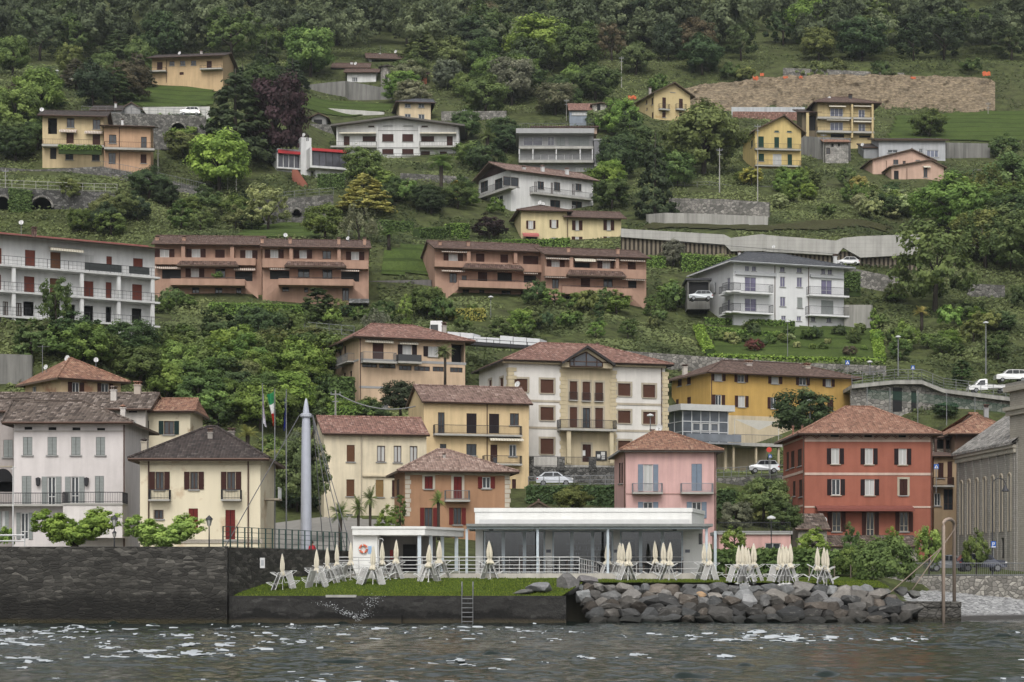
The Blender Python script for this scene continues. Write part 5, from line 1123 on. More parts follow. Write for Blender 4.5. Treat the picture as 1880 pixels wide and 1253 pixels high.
Tm.win(r.r((80, 985, 220, 1048)), 'g', mull=1, pane=glass((.09, .09, .11), name='violet_glass')); Tm.win(r.r((255, 983, 305, 1048)), 'g', pane=glass((.09, .09, .11), name='violet_glass')); Tm.win(r.r((320, 985, 378, 1048)), 's', sh=SH_GREY, sill=False); Tm.win(r.r((408, 983, 556, 1048)), 's', sh=SH_GREY, sill=False)
Tm.win(r.r((150, 1108, 490, 1150)), 'g', mull=5, pane=glass((.2, .2, .2), name='grey_glass')); Tm.win(r.r((458, 1205, 535, 1250)), 'g', mull=2, pane=CURT)
for y in (1052, 1152): Tm.balcony(r.r((48, y, 586, y+18)), 1.6, r.y(y-42), rail=GALV, step=.4)
for x in (52, 150, 318, 490, 578): Tm.boxpart(r.r((x-4, 1068, x+4, 1152)), -1.5, -1.3, WHITE, 'post')
mb = MB(); Tm.f.box(mb, -.6, Tm.W+.1, -2.0, 11, Tm.ze+.02, Tm.ze+1.0); Tm.roof_o = Tm.part('roof', mb, GR); Tm.ztop = Tm.ze
a0 = Tm.f.loc(r.x(150), 200, 3)[0]; a1 = Tm.f.loc(r.x(610), 200, 3)[0]; mb = MB(); z_ = Tm.ze+1.0; Tm.f.box(mb, a0, a1, 3, 9, z_, z_+1.3); Tm.part('penthouse', mb, wl((190, 155, 130)), Tm.roof_o); mb = MB(); Tm.f.box(mb, a0-.5, a1+.4, 2.4, 9.5, z_+1.3, z_+1.5); Tm.part('penthouse_roof', mb, T_BROWN, Tm.roof_o); mb = MB()
for i in range(30): p = Tm.f.p(Tm.W*i/29, -1.9, 0); mb.tube([(p[0], p[1], z_), (p[0], p[1], z_+1)], .02, 4, cap=False)
mb.tube([Tm.f.p(0, -1.9, z_+1), Tm.f.p(Tm.W, -1.9, z_+1)], .03, 4); Tm.part('roof_railing', mb, GALV, Tm.roof_o); Tm.done()
o = House('annex', 'dark grey side block stepping down beside the modern apartment house', 'annex', (r.x(590), 404), (r.x(640), 404), r.y(1010), 330, 8, concrete((.2, .2, .21), 'dark_grey_render', .2), lod=1); o.roof('flat', o.ze+.3, GR, .1, gutter=None); o.balcony(r.r((592, 1185, 655, 1195)), 1.2, r.y(1150)); o.done()
r = R10
U = House('chalet', 'broad white chalet with a low grey gable roof and brown blinds', 'house', (r.x(582), 420), (r.x(1460), 420), 232, 295, 13, WC, lod=1)
U.wins(r, [(807, 890, 850, 915), (914, 880, 980, 907), (1060, 880, 1127, 907), (1190, 890, 1235, 915), (766, 980, 860, 1018), (907, 965, 988, 1020), (1051, 965, 1130, 1020), (1187, 980, 1280, 1018), (907, 1072, 988, 1112), (1050, 1072, 1132, 1112), (1185, 1088, 1250, 1130), (1320, 1090, 1372, 1130)], 'r', sh=SH_BROWN)
U.wins(r, [(630, 980, 673, 1050), (1371, 980, 1414, 1050)], 's', sh=SH_BROWN, sill=False)
for x0, x1 in ((535, 866), (1174, 1500)):
    U.balcony(r.r((x0, 1048, x1, 1060)), 1.6, r.y(1018), step=.5); U.awning(r.r((600 if x0 < 800 else 1178, 948, 862 if x0 < 800 else 1440, 966)), 1.3, AWN_W)
U.balcony(r.r((905, 1128, 1500, 1138)), 1.8, r.y(1104), step=.5)
U.band(r.r((580, 1060, 1462, 1068)), GREYSILL); U.band(r.r((866, 938, 1173, 942)), GREYSILL)
for x in (870, 1172, 584, 1445): U.boxpart(r.r((x-6, 850+60, x+6, 1130)), -.5, -.002, WC, 'pier')
U.roof('front', zz(216, 420), T_GREY, 1.8, over_side=1.2, c=U.f.loc(r.x(1020), 220)[0], t=.35, soffit=paint((.12, .11, .1), .8, 0, 'grey_fascia')); U.boxpart(r.r((905, 1139, 1505, 1240)), -1.9, -.01, concrete((.22, .22, .23), 'plinth_concrete', .3), 'plinth'); U.done()
VW = wl((224, 224, 222), dirt=.07)
vg = glass((.05, .05, .06), name='villa_glass')
V1 = House('modern_villa', 'white modern villa with red fascias, big dark windows and a white chimney tower', 'villa', (r.x(152), 376), (r.x(322), 377.5), r.y(1085), 332, 7, VW, lod=1)
V1.win(r.r((160, 1108, 318, 1205)), 'g', mull=3, pane=vg, sill=False, rd=.5); V1.win(r.r((92, 1130, 104, 1190)), 'g', side='l')
mb = MB(); V1.f.box(mb, -.1, V1.W, -.5, 7.1, V1.ze, V1.ze+.35); V1.roof_o = V1.part('roof', mb, concrete((.3, .3, .31), 'flat_roof')); V1.band(r.r((155, 1084, 320, 1110)), paint((.42, .03, .035), .6, 0, 'red_fascia'), .5, name='fascia'); V1.boxpart(r.r((150, 1205, 322, 1216)), -.8, -.0, VW, 'sill_beam')
V2f = Frame(*at(r.x(402), 300, 374)[:2], V1.f.ex); a1 = V2f.loc(r.x(655), 300)[0]; zt_, zb_ = V2f.loc(r.x(500), r.y(1072))[1], V2f.loc(r.x(500), r.y(1212))[1]; mb = MB(); V2f.box(mb, 0, a1, 0, 8, zb_, zb_+.4); V2f.box(mb, 0, a1, .6, 8, zb_+.4, zt_); V2f.box(mb, -.35, 0, 0, 8, zb_, zt_+.15); wing = V1.part('glazed_wing', mb, VW)
mb = MB(); V2f.box(mb, .25, a1-.1, .5, .58, zb_+.5, zt_-.55); V1.part('window', mb, vg, wing); mb = MB(); V2f.box(mb, 0, a1, -.15, .6, zt_-.5, zt_); V1.part('fascia', mb, paint((.42, .03, .035), .6, 0, 'red_fascia'), wing); mb = MB()
for i in range(6): x = .25+(a1-.4)*i/5; V2f.box(mb, x-.05, x+.05, .4, .49, zb_+.4, zt_-.5)
V1.part('frame', mb, BLACKF, wing); mb = MB(); V2f.box(mb, 1.0, a1, 1.2, 8, zb_-6, zb_); V1.part('lower_wall', mb, VW, wing)
a0, z0, a1, z1 = V1.f.rect(r.r((323, 990, 398, 1300)), -1); mb = MB(); V1.f.box(mb, a0, a1, -1, 1.2, z0-3, z1); ct = V1.part('chimney_tower', mb, VW); V1.boxpart(r.r((362, 992, 368, 1015)), -1.03, -.99, BLACKF, 'slot', parent=ct); V1.boxpart(r.r((372, 992, 378, 1015)), -1.03, -.99, BLACKF, 'slot', parent=ct); V1.dish(r.x(342), r.y(970), 7, -.5, .3)
st0, st1 = at(470+270/3.9149, 314, 372), at(470+345/3.9149, 342, 368); mb = MB(); w_ = 1.1
for i in range(12): t = i/12; p = st0.lerp(st1, t); mb.box(p.x-.2, p.y-w_, p.z-2.5, p.x+.9, p.y+w_, p.z)
V1.part('stair', mb, paint((.24, .09, .06), .85, 0, 'terracotta_steps')); V1.done()
W_ = House('hillside_house', 'small cream house with grey windows rising behind the broad white chalet', 'house', (r.x(1031), 450), (r.x(1256), 451), r.y(738), 240, 9, wl((240, 210, 160), dirt=.04), lod=1)
W_.wins(r, [(1070, 746, 1112, 775), (1168, 747, 1210, 776), (1070, 820, 1112, 852), (1168, 823, 1212, 866)], 'g', frame=GREYW); W_.win(r.r((1262, 780, 1272, 810)), 'g', side='r'); W_.roof('hip', W_.ridge(r.y(712)), T_GREY, 1.0, a=4, b=8); W_.done()
r = R00
XY = wl((226, 196, 138), dirt=.06)
X_ = House('hillside_house', 'yellow house with small striped awnings and a planted balcony above the arcaded wall', 'house', (r.x(305), 360), (r.x(745), 361), r.y(838), 315, 9, XY, lod=1)
X_.wins(r, [(480, 850, 535, 918), (667, 860, 722, 930)], 'g', frame=BROWNW); X_.wins(r, [(477, 957, 530, 1032), (665, 967, 720, 1042)], 'r', sh=SH_BROWN, sill=False); X_.wins(r, [(470, 1075, 527, 1150), (660, 1090, 717, 1158)], 'g', frame=BROWNW); X_.win(r.r((360, 1065, 405, 1145)), 'x'); X_.win(r.r((345, 850, 410, 965)), 'x', rd=1.5, name='loggia')
X_.awning(r.r((428, 930, 552, 956)), .9, AWN); X_.awning(r.r((610, 940, 737, 966)), .9, AWN); X_.balcony(r.r((300, 1040, 748, 1056)), 1.5, r.y(1003), rail=COPPER, step=.3); X_.roof('side', X_.ridge(r.y(800)), T_DARK, 1.2, over_side=.8); X_.dish(r.x(300), r.y(788), 8, 3, .5, (.1, -1, .4)); X_.done()
X2 = House('hillside_house', 'salmon orange house with brown balcony railing joined to the yellow awning house', 'house', (r.x(748), 359), (r.x(1082), 360), r.y(908), 318, 9, wl((222, 168, 122), dirt=.06), lod=1)
X2.win(r.r((783, 970, 837, 1032)), 'g', frame=BROWNW); X2.win(r.r((1013, 985, 1055, 1077)), 'g', frame=BROWNW, sill=False); X2.win(r.r((780, 1100, 832, 1182)), 'g', frame=BROWNW, sill=False); X2.win(r.r((1010, 1110, 1053, 1175)), 'r', sh=SH_BROWN)
X2.balcony(r.r((748, 1062, 1110, 1078)), 1.5, r.y(1022), rail=COPPER, step=.3); X2.roof('shed', X2.ridge(r.y(862)), T_BROWN, 1.0, over_side=.8); X2.downpipe(r.x(858)); X2.chimney(r.x(880), r.y(858), r.y(895), 5, d=3, mat=WHITE); X2.done()
Yh = House('hillside_house', 'long low apricot house under the woods at the top of the meadow', 'house', (r.x(1092), 440), (r.x(1602), 438), r.y(428), 145, 9, wl((226, 184, 126), dirt=.05), lod=1)
Yh.wins(r, [(1217, 441, 1255, 474), (1295, 438, 1333, 473), (1373, 436, 1410, 471)], 'g', frame=BROWNW); Yh.wins(r, [(1128, 447, 1168, 502), (1485, 440, 1522, 490), (1290, 520, 1320, 540)], 'r', sh=SH_BROWN, sill=False); Yh.balcony(r.r((1048, 507, 1190, 516)), 1.3, r.y(487), step=.4); Yh.balcony(r.r((1435, 490, 1592, 499)), 1.3, r.y(470), step=.4)
Yh.roof('side', Yh.ridge(r.y(390)), T_DARK, 1.6, over_side=.8); Yh.chimney(r.x(1448), r.y(365), r.y(400), 5, d=4); Yh.dish(r.x(1290), r.y(382), 6, 4, .4); Yh.downpipe(r.x(1197)); Yh.done()
Z1 = House('cottage', 'little white gabled cottage beside the dark dense tree at the top of the slope', 'cottage', (r.x(430), 440), (r.x(575), 440), r.y(560), 175, 8, wl((228, 226, 222)), lod=1); Z1.win(r.r((470, 592, 530, 627)), 'g', mull=2); Z1.roof('front', zz(r.y(505), 440), T_GREY, .8, c=5.8); Z1.done()
Z2 = House('cottage', 'pale grey gabled cottage half sunk below the meadow', 'cottage', (r.x(880), 384), (r.x(1010), 384), r.y(785), 215, 6, wl((170, 168, 165), dirt=.15), lod=1); Z2.roof('front', zz(r.y(735), 384), T_GREY, .4); Z2.done()
Z3 = House('cottage', 'low dark roofed cottage with a white chimney below the meadow', 'cottage', (r.x(660), 382), (r.x(870), 382), r.y(795), 215, 6, wl((200, 196, 190), dirt=.15), lod=1); Z3.roof('side', Z3.ridge(r.y(762)), T_DARK, .4); Z3.chimney(r.x(832), r.y(735), r.y(790), 5, d=1.5, mat=WHITE); Z3.done()
r = R10
c1 = House('hillside_house', 'white house with a wide dark loggia and brown roof under the woods', 'house', (r.x(812), 510), (r.x(1062), 511), r.y(424), 150, 9, wl((218, 214, 206)), lod=1); c1.win(r.r((830, 430, 1052, 464)), 'x', rd=1.6, name='loggia'); c1.roof('side', c1.ridge(r.y(388)), T_BROWN, .9); c1.dish(r.x(1003), r.y(372), 6, 4, .6); c1.dish(r.x(890), r.y(390), 5, 4, .6); c1.antenna(r.x(895), r.y(330), r.y(400)); c1.done()
c2 = House('hillside_house', 'low white house with a brown roof above the streaked concrete wall', 'house', (r.x(655), 494), (r.x(862), 494), r.y(526), 160, 9, wl((226, 226, 222)), lod=1); c2.win(r.r((690, 555, 730, 590)), 'g', mull=2); c2.roof('side', c2.ridge(r.y(498)), T_BROWN, .9); c2.done()
c3 = House('hillside_house', 'low brown roofed house half hidden behind the round tree', 'house', (r.x(560), 503), (r.x(800), 503), r.y(492), 150, 8, wl((200, 196, 190)), lod=1); c3.roof('side', c3.ridge(r.y(456)), T_BROWN, .8); c3.dish(r.x(715), r.y(457), 6, 2, .4); c3.chimney(r.x(688), r.y(445), r.y(475), 6, d=3, mat=WHITE); c3.done()
c4 = House('hillside_house', 'burnt orange house behind the yellow green tree at the top', 'house', (r.x(978), 490), (r.x(1228), 491), r.y(530), 170, 9, wl((206, 108, 72)), lod=1); c4.wins(r, [(1010, 540, 1040, 565), (1185, 540, 1200, 565), (1080, 620, 1110, 640)], 'g', frame=BROWNW); c4.roof('side', c4.ridge(r.y(505)), T_DARK, .8); c4.done()
p = at(r.x(940), r.y(600), 486); mb = MB(); c5 = empty('stone_tower', p, 'round grey stone tower beside the burnt orange house', 'tower'); mb.lathe([(1.5, -4), (1.5, 0), (1.45, zz(r.y(490), 486)-p.z), (0, zz(r.y(490), 486)-p.z)], p, 20); mb.build('wall', rubble((.28, .26, .23), (.4, .37, .33), (.2, .19, .17), 1.4), c5); mb = MB(); h = zz(r.y(490), 486)-p.z; mb.lathe([(0, h-.02), (2.1, h-.02), (2.1, h+.15), (0, h+.8)], p, 20); mb.build('roof', T_DARK, c5)
mb = MB(); mb.box(p.x-.3, p.y-1.55, p.z+.5, p.x+.3, p.y-1.3, p.z+1.7); mb.build('window', HOLE, c5)
hut = House('hut', 'tiny grey gabled hut beside the purple beech', 'hut', (r.x(400), 440), (r.x(505), 440), r.y(850), 232, 6, wl((150, 148, 145)), lod=1); hut.win(r.r((415, 860, 475, 895)), 'x'); hut.roof('front', zz(r.y(815), 440), T_GREY, .7); hut.done()
r = R20
g1 = House('hillside_house', 'tall worn yellow gabled house with red shutters and little balconies', 'house', (r.x(1022), 457), (r.x(1281), 460), r.y(676), 258, 11, worn_plaster(pc(226, 196, 128), pc(196, 150, 80)), lod=1)
g1.win(r.r((1137, 627, 1170, 665)), 'g', pane=CURT); g1.wins(r, [(1080, 702, 1107, 785), (1200, 711, 1228, 782), (1080, 798, 1105, 846), (1200, 804, 1222, 845), (1082, 897, 1106, 942)], 's', sh=SH_BROWN); g1.wins(r, [(1003, 705, 1015, 755), (963, 720, 973, 750), (966, 775, 974, 792), (1005, 808, 1016, 870)], 's', side='l', sh=SH_BROWN)
for x0, x1 in ((1062, 1136), (1184, 1256)): g1.balcony(r.r((x0, 782, x1, 792)), .9, r.y(748), step=.2)
g1.roof('front', zz(r.y(592), 458), T_DARK, 1.0, over_side=.9, c=g1.f.loc(r.x(1160), 150)[0]); g1.chimney(r.x(992), r.y(628), r.y(670), 5, d=5); g1.done()
g2 = House('cottage', 'rough stone cottage with arched openings beside a red roofed shed', 'cottage', (r.x(578), 440), (r.x(705), 440), r.y(752), 228, 8, rubble((.34, .32, .28), (.45, .43, .38), (.28, .26, .23), 1.6), lod=1); g2.wins(r, [(612, 748, 636, 802), (678, 755, 700, 800)], 'x'); g2.roof('front', zz(r.y(738), 440), T_DARK, .5); g2.done()
g3 = House('shed', 'blue grey shed with a bright red tile roof beside the stone cottage', 'shed', (r.x(414), 439), (r.x(572), 439), r.y(795), 222, 6, wl((140, 152, 168)), lod=1); g3.win(r.r((430, 805, 565, 830)), 'g', mull=5, pane=CURT); g3.roof('shed', g3.ridge(r.y(742), 6), T_RED, .3); g3.done()
r = R30
g4 = House('hillside_house', 'yellow gabled house with closed dark green shutters', 'house', (R20.x(1745), 405), (r.x(238), 406), 243, 318, 11, wl((238, 202, 112), dirt=.05), lod=1)
g4.wins(r, [(47, 887, 78, 950), (137, 890, 170, 952), (45, 987, 80, 1064), (138, 990, 172, 1066), (141, 1110, 173, 1188)], 's', sh=SH_GREEN); g4.win(r.r((35, 1108, 97, 1188)), 'g', sh=SH_GREEN, pane=CURT); g4.wins(R20, [(1770, 982, 1810, 1060), (1772, 1106, 1812, 1160)], 's', sh=SH_GREEN)
for y in (1070, 1188): g4.balcony((R20.x(1750), r.y(y), r.x(238), r.y(y+10)), .9, r.y(y-36), step=.3)
g4.roof('front', zz(211, 405), T_DARK, .9, over_side=.9, c=g4.f.loc(r.x(110), 220)[0]); g4.win(R20.r((1718, 1010, 1730, 1060)), 's', side='l', sh=SH_GREEN); g4.done()
g5 = House('apartment_block', 'yellow apartment house with striped awnings and side loggias below the rock cut', 'apartment block', (r.x(357), 432), (r.x(762), 433), r.y(742), 262, 11, wl((226, 196, 128), dirt=.05), lod=1)
for q in ((447, 780, 540, 840), (650, 790, 697, 850), (447, 880, 540, 940), (650, 892, 700, 947)): g5.win(r.r(q), 'g', mull=2 if q[0] == 447 else 1, pane=glass((.08, .085, .12), name='blue_glass'), sill=False)
g5.win(r.r((450, 957, 548, 990)), 'x', name='garage'); g5.win(r.r((655, 975, 735, 992)), 'x', name='garage')
for y in (843, 942): g5.balcony(r.r((357, y, 764, y+14)), 1.3, r.y(y-26), step=.3)
for q in ((435, 757, 556, 774), (418, 853, 580, 872), (612, 863, 750, 884), (612, 757, 750, 772)): g5.awning(r.r(q), 1.1, AWN_W)
for x in (606, 752): g5.boxpart(r.r((x-6, 750, x+6, 990)), -1.3, -.01, g5.wall, 'pier')
g5.roof('hip', g5.ridge(r.y(700)), T_BROWN, 1.3, a=4, b=8); g5.chimney(r.x(592), r.y(678), r.y(725), 7, d=4, mat=BLACKF); g5.dish(r.x(440), r.y(705), 6, 4, .4); g5.done()
o = House('porch', 'dark roofed side porch on yellow pillars beside the yellow apartment house', 'porch', (r.x(245), 433), (r.x(352), 433), r.y(812), 262, 8, wl((120, 105, 80)), lod=1); o.win(r.r((295, 830, 345, 940)), 'x', rd=.8, name='opening'); o.roof('shed', o.ridge(r.y(780), 8), T_DARK, .9); mb = MB(); a = o.f.loc(r.x(284), 240, -.7)[0]; o.f.box(mb, a-.3, a+.3, -.9, -.4, o.zb, o.ze); o.part('pillar', mb, g5.wall); o.done()
o = House('shed', 'small grey stone shed with an orange tile roof', 'shed', (r.x(412), 416), (r.x(578), 416), r.y(1025), 285, 6, rubble((.3, .29, .27), (.4, .38, .35), (.24, .23, .21), 1.8), lod=1); o.wins(r, [(455, 1035, 472, 1058), (502, 1035, 517, 1055)], 'x'); o.win(r.r((418, 1064, 448, 1110)), 'd', frame=BROWNW); o.roof('shed', o.ridge(r.y(988), 6), T_ORANGE, .5); o.done()
g6 = House('modern_house', 'long low pale grey house with a flat dark roof edge', 'house', (r.x(797), 420), (r.x(1275), 420), r.y(1008), 300, 9, wl((190, 192, 196), dirt=.05), lod=1); g6.wins(r, [(860, 1078, 932, 1100), (1085, 1070, 1113, 1100)], 'g', frame=GREYW); g6.win(r.r((1140, 1080, 1225, 1132)), 'g', mull=2, pane=glass((.1, .11, .15), name='blue_glass')); g6.roof('shed', g6.ridge(r.y(990), 9), T_DARK, .7, t=.3); g6.dish(r.x(678), r.y(1040), 6, -3, .8); g6.done()
o = House('annex', 'lower grey wing joined to the long pale grey house', 'annex', (r.x(688), 421), (r.x(793), 421), r.y(1062), 300, 7, wl((150, 152, 155)), lod=1); o.roof('shed', o.ridge(r.y(1030), 7), T_DARK, .3); o.done()
PK = wl((226, 178, 150), dirt=.05)
g7 = House('hillside_house', 'pinkish house with a wide low gable in front of the pale grey house', 'house', (r.x(752), 401), (r.x(1190), 402), r.y(1150), 340, 9, PK, lod=1); g7.wins(r, [(900, 1140, 937, 1182), (1062, 1128, 1092, 1156), (968, 1158, 990, 1180)], 'g', frame=BROWNW); g7.roof('front', zz(r.y(1068), 401), T_BROWN, .6, over_side=.6, c=g7.f.loc(r.x(1030), 280)[0]); g7.downpipe(r.x(850)); g7.done()
g8 = House('hillside_house', 'lower pinkish gabled house front with a dark garage door', 'house', (r.x(888), 396), (r.x(1262), 397), r.y(1200), 340, 4.5, PK, lod=1); g8.win(R31.r((905, 15, 940, 105)), 'x', name='garage'); g8.win(r.r((1118, 1205, 1146, 1275)), 'g', frame=BROWNW); g8.awning(r.r((1115, 1193, 1168, 1208)), .7, AWN_W); g8.roof('front', zz(r.y(1143), 396), T_BROWN, .6, over_side=.6, c=g8.f.loc(r.x(1165), 290)[0]); g8.downpipe(r.x(998)); g8.done()
r = R31
w1 = House('modern_house', 'white modern apartment villa with a dark grey hip roof and purple tinted windows', 'apartment block', (R21.x(1592), 298), (r.x(545), 304), 482, 602, 13, wl((236, 237, 238), dirt=.03, streak=.03), lod=0)
VG = glass((.11, .10, .16), name='purple_glass')
for q in ((86, 707, 120, 743), (207, 712, 243, 748), (383, 720, 412, 760), (430, 722, 462, 762), (87, 777, 123, 850), (207, 782, 245, 852), (87, 922, 125, 990), (95, 1057, 128, 1090), (207, 1060, 238, 1095), (310, 1062, 340, 1100), (422, 1072, 455, 1105)): w1.win(r.r(q), 'g', frame=GREYW, pane=VG)
for q in ((1675, 699, 1705, 738), (1725, 700, 1755, 738)): w1.win(R21.r(q), 'g', frame=GREYW, pane=VG)
for q in ((1673, 780, 1755, 882), (1673, 934, 1757, 1026)): w1.win(R21.r(q), 'g', frame=GREYW, pane=VG, sill=False)
w1.win(r.r((382, 800, 460, 905)), 'g', frame=GREYW, pane=VG, sill=False); w1.win(r.r((382, 947, 470, 1045)), 'r', sh=SH_GREY, sill=False); w1.win(r.r((210, 927, 248, 1000)), 'r', sh=SH_GREY)
w1.wins(R21, [(1455, 819, 1467, 890), (1545, 785, 1566, 868), (1546, 940, 1566, 1020)], 'g', side='l', frame=GREYW, pane=VG)
WSL = plaster((.7, .7, .7), .03, .05, 'white_balcony')
w1.balcony(r.r((303, 907, 585, 919)), 1.3, r.y(852), mat=WSL, step=.14); w1.balcony(r.r((300, 1051, 618, 1063)), 1.5, r.y(992), mat=WSL, step=.14)
for y in (884, 1030): w1.balcony((R21.x(1540), R21.y(y), r.x(40), R21.y(y+12)), 1.5, R21.y(y-58), mat=WSL, step=.14)
for x in (1500,): 
    for y in (888, 1036): w1.balcony(R21.r((1485, y, 1590, y+12)), 1.2, R21.y(y-52), side='l', mat=WSL, step=.14)
w1.band(R21.r((1600, 745, 1895, 770)), GREYW, .3, name='awning_box'); w1.band(r.r((300, 768, 540, 788)), GREYW, .3, name='awning_box')
w1.roof('hip', w1.ridge(466), T_GREY, 1.3, a=5.2, b=w1.W-7, soffit=wl((225, 225, 225)), gutter=GREYW); w1.chimney(R21.x(1634), R21.y(592), R21.y(650), 5, d=5, mat=WHITE); w1.chimney(r.x(482), r.y(615), r.y(680), 7, d=3, mat=WHITE); w1.downpipe(r.x(48)); w1.downpipe(r.x(290), mat=COPPER); w1.dish(r.x(40), r.y(560), 6, 9, .6)
w1.done()
QST = rubble((.075, .073, .07), (.14, .135, .125), (.03, .03, .03), 2.4, 'quay_stone', .75, .7, 1.0)
def wet_wall(name, c1, c2, zwet, algae, cells=1):
    n = NT(name); uv = n.mapped(n.uv(), (.5, 1.35, 1)); g = n.geo(); sp = n.n('SeparateXYZ'); n.l(g, sp.inputs[0])
    vo = n.n('TexVoronoi'); vo.voronoi_dimensions = '2D'; vo.inputs['Scale'].default_value = 3.6; n.l(uv, vo.inputs['Vector']); sc_ = n.n('SeparateColor'); n.l(vo.outputs['Color'], sc_.inputs[0])
    ve = n.n('TexVoronoi'); ve.voronoi_dimensions = '2D'; ve.feature = 'DISTANCE_TO_EDGE'; ve.inputs['Scale'].default_value = 3.6; n.l(uv, ve.inputs['Vector'])
    a = n.noise(g, .45, 6, .7); f = n.noise(g, 5, 5, .75); col = n.ramp(sc_.outputs[0], [(0, sc(c1, .6)), (.5, c1), (.9, c2), (1, sc(c2, 1.7))])
    col = n.mix(n.ramp(ve.outputs['Distance'], [(.0, (.3*cells,)*3), (.1, (0, 0, 0))]), col, sc(c1, .3)); col = n.mix(n.ma('MULTIPLY', f, .95), col, sc(c1, .3))
    h = n.ma('ADD', sp.outputs[2], n.ma('MULTIPLY', n.ma('SUBTRACT', a, .5), 3.2)); wet = n.ramp(n.ma('DIVIDE', h, zwet*2), [(.38, (1, 1, 1)), (.58, (0, 0, 0))])
    col = n.mix(n.ma('MULTIPLY', wet, .8), col, sc(c1, .16)); al = n.ramp(n.ma('ADD', sp.outputs[2], n.ma('MULTIPLY', a, .3)), [(.3, (1, 1, 1)), (.5, (0, 0, 0))]); col = n.mix(n.ma('MULTIPLY', al, .7), col, algae)
    lich = n.ramp(n.noise(g, 1.7, 6, .75), [(.64, (0, 0, 0)), (.7, (.5, .5, .5))]); col = n.mix(lich, col, sc(c2, 1.9))
    n.bump(n.ma('ADD', n.ramp(ve.outputs['Distance'], [(0, (1-cells,)*3), (.12, (1, 1, 1))]), f), 1.0, .1); return n.fin(col, .8, 0, .2)
QM = wet_wall('quay_stone', (.075, .071, .063), (.14, .132, .116), 1.8, (.055, .047, .024), .4); CM = wet_wall('quay_concrete', (.055, .053, .05), (.06, .058, .054), .7, (.07, .058, .036), 0)
def strip_wall(mb, pts, thick, zb=None, mi=0):     # pts: (x, y, zbot, ztop)
    for (x0, y0, b0, t0), (x1, y1, b1, t1) in zip(pts[:-1], pts[1:]):
        dx, dy = x1-x0, y1-y0; L = math.hypot(dx, dy) or 1; nx, ny = -dy/L*thick, dx/L*thick
        mb.box8([(x0, y0, b0), (x1, y1, b1), (x1+nx, y1+ny, b1), (x0+nx, y0+ny, b0), (x0, y0, t0), (x1, y1, t1), (x1+nx, y1+ny, t1), (x0+nx, y0+ny, t0)], mi)
mb = MB(); strip_wall(mb, [(-170, 129.9, -3, 5.02), (-18.6, 129.9, -3, 5.02)], .5)
tag(mb.build('quay_wall', QM), 'tall dark stained stone quay wall rising from the lake below the pale houses', 'wall')
mb = MB(); strip_wall(mb, [(-18.55, 130.5, 0, 5.0), (-12.1, 148.3, 0, 5.03)], .45)
tag(mb.build('quay_wall', QM), 'dark stone side wall climbing beside the lido lawn under the green fence', 'wall')
mb = MB(); mb.box(-18.55, 130.45, -3, 3.55, 131.1, 1.8); o = mb.build('retaining_wall', CM); tag(o, 'low black concrete wall between the lawn and the water', 'wall')
mb = MB(); mb.box(-12.2, 130.38, 1.7, -10.2, 130.9, 1.86); mb.build('ledge', concrete((.4, .39, .36), 'pale_ledge'), o); mb = MB(); mb.box(-9.9, 129.5, -2, -7.2, 130.44, .55); mb.build('step', CM, o)
p0 = at(848, 1143, 130.3); lad = empty('ladder', (p0.x, 130.2, 0), 'metal bathing ladder fixed to the low black concrete wall', 'ladder'); mb = MB()
for x in (p0.x, p0.x+.72): mb.tube([(x, 130.2, -.8), (x, 130.2, 2.4), (x, 130.4, 2.72), (x, 130.8, 2.72), (x, 131.1, 2.5), (x, 131.15, 1.8)], .035, 6)
mb.build('handrail', GALV, lad)
for i in range(8): mb = MB(); mb.box(p0.x, 130.14, -.5+i*.3, p0.x+.72, 130.26, -.45+i*.3); mb.build('rung', GALV, lad)
SP = paint((.75, .78, .8), .2, 0, 'spray'); P = []; rr = np.random.default_rng(5)
for arm, (tx, tz) in enumerate(((-2.6, 2.0), (1.1, 2.7), (-1.1, 1.1), (.4, .8))):
    m = 110; t = rr.random(m)**.7; sx = -9.9; P.append(np.stack([sx+tx*t+rr.normal(0, .1+.22*t, m), 129.6+rr.normal(0, .25, m), .1+tz*(t*1.6-.62*t*t)*.62+rr.normal(0, .1, m)*t], 1))
P = np.concatenate(P); s = rr.uniform(.008, .03, len(P))[:, None]; V = np.stack([P+s*np.array(d) for d in ((1, 0, -.6), (-1, 0, -.6), (0, .9, -.6), (0, 0, 1.1))], 1).reshape(-1, 3); b = np.arange(len(P))[:, None]*4
o = npmesh('splash', V, np.concatenate([b+np.array(q) for q in ((0, 1, 3), (1, 2, 3), (2, 0, 3), (0, 2, 1))]), SP); tag(o, 'white spray of a wave hitting the low black wall', 'splash', kind='stuff')
n = NT('boulder_stone'); oi = n.n('ObjectInfo'); g = n.geo(); a = n.noise(g, 4, 6, .7); b = n.noise(n.mapped(g, (1, 1, 3)), 1.3, 5, .7); sp = n.n('SeparateXYZ'); n.l(g, sp.inputs[0]); hs = n.n('HueSaturation'); n.l(oi.outputs['Color'], hs.inputs['Color']); n.l(n.ma('ADD', .1, n.ma('ADD', n.ma('MULTIPLY', a, 1.1), n.ma('MULTIPLY', b, .8))), hs.inputs['Value'])
col = n.mix(n.ramp(b, [(.58, (0, 0, 0)), (.64, (.55, .55, .55))]), hs.outputs[0], (.22, .21, .19)); col = n.mix(n.ramp(n.ma('ADD', sp.outputs[2], n.ma('MULTIPLY', a, .5)), [(.45, (.75, .75, .75)), (.95, (0, 0, 0))]), col, (.022, .022, .018)); n.bump(n.ma('ADD', a, b), .9, .1); BST = n.fin(col, .8, 0, .25)
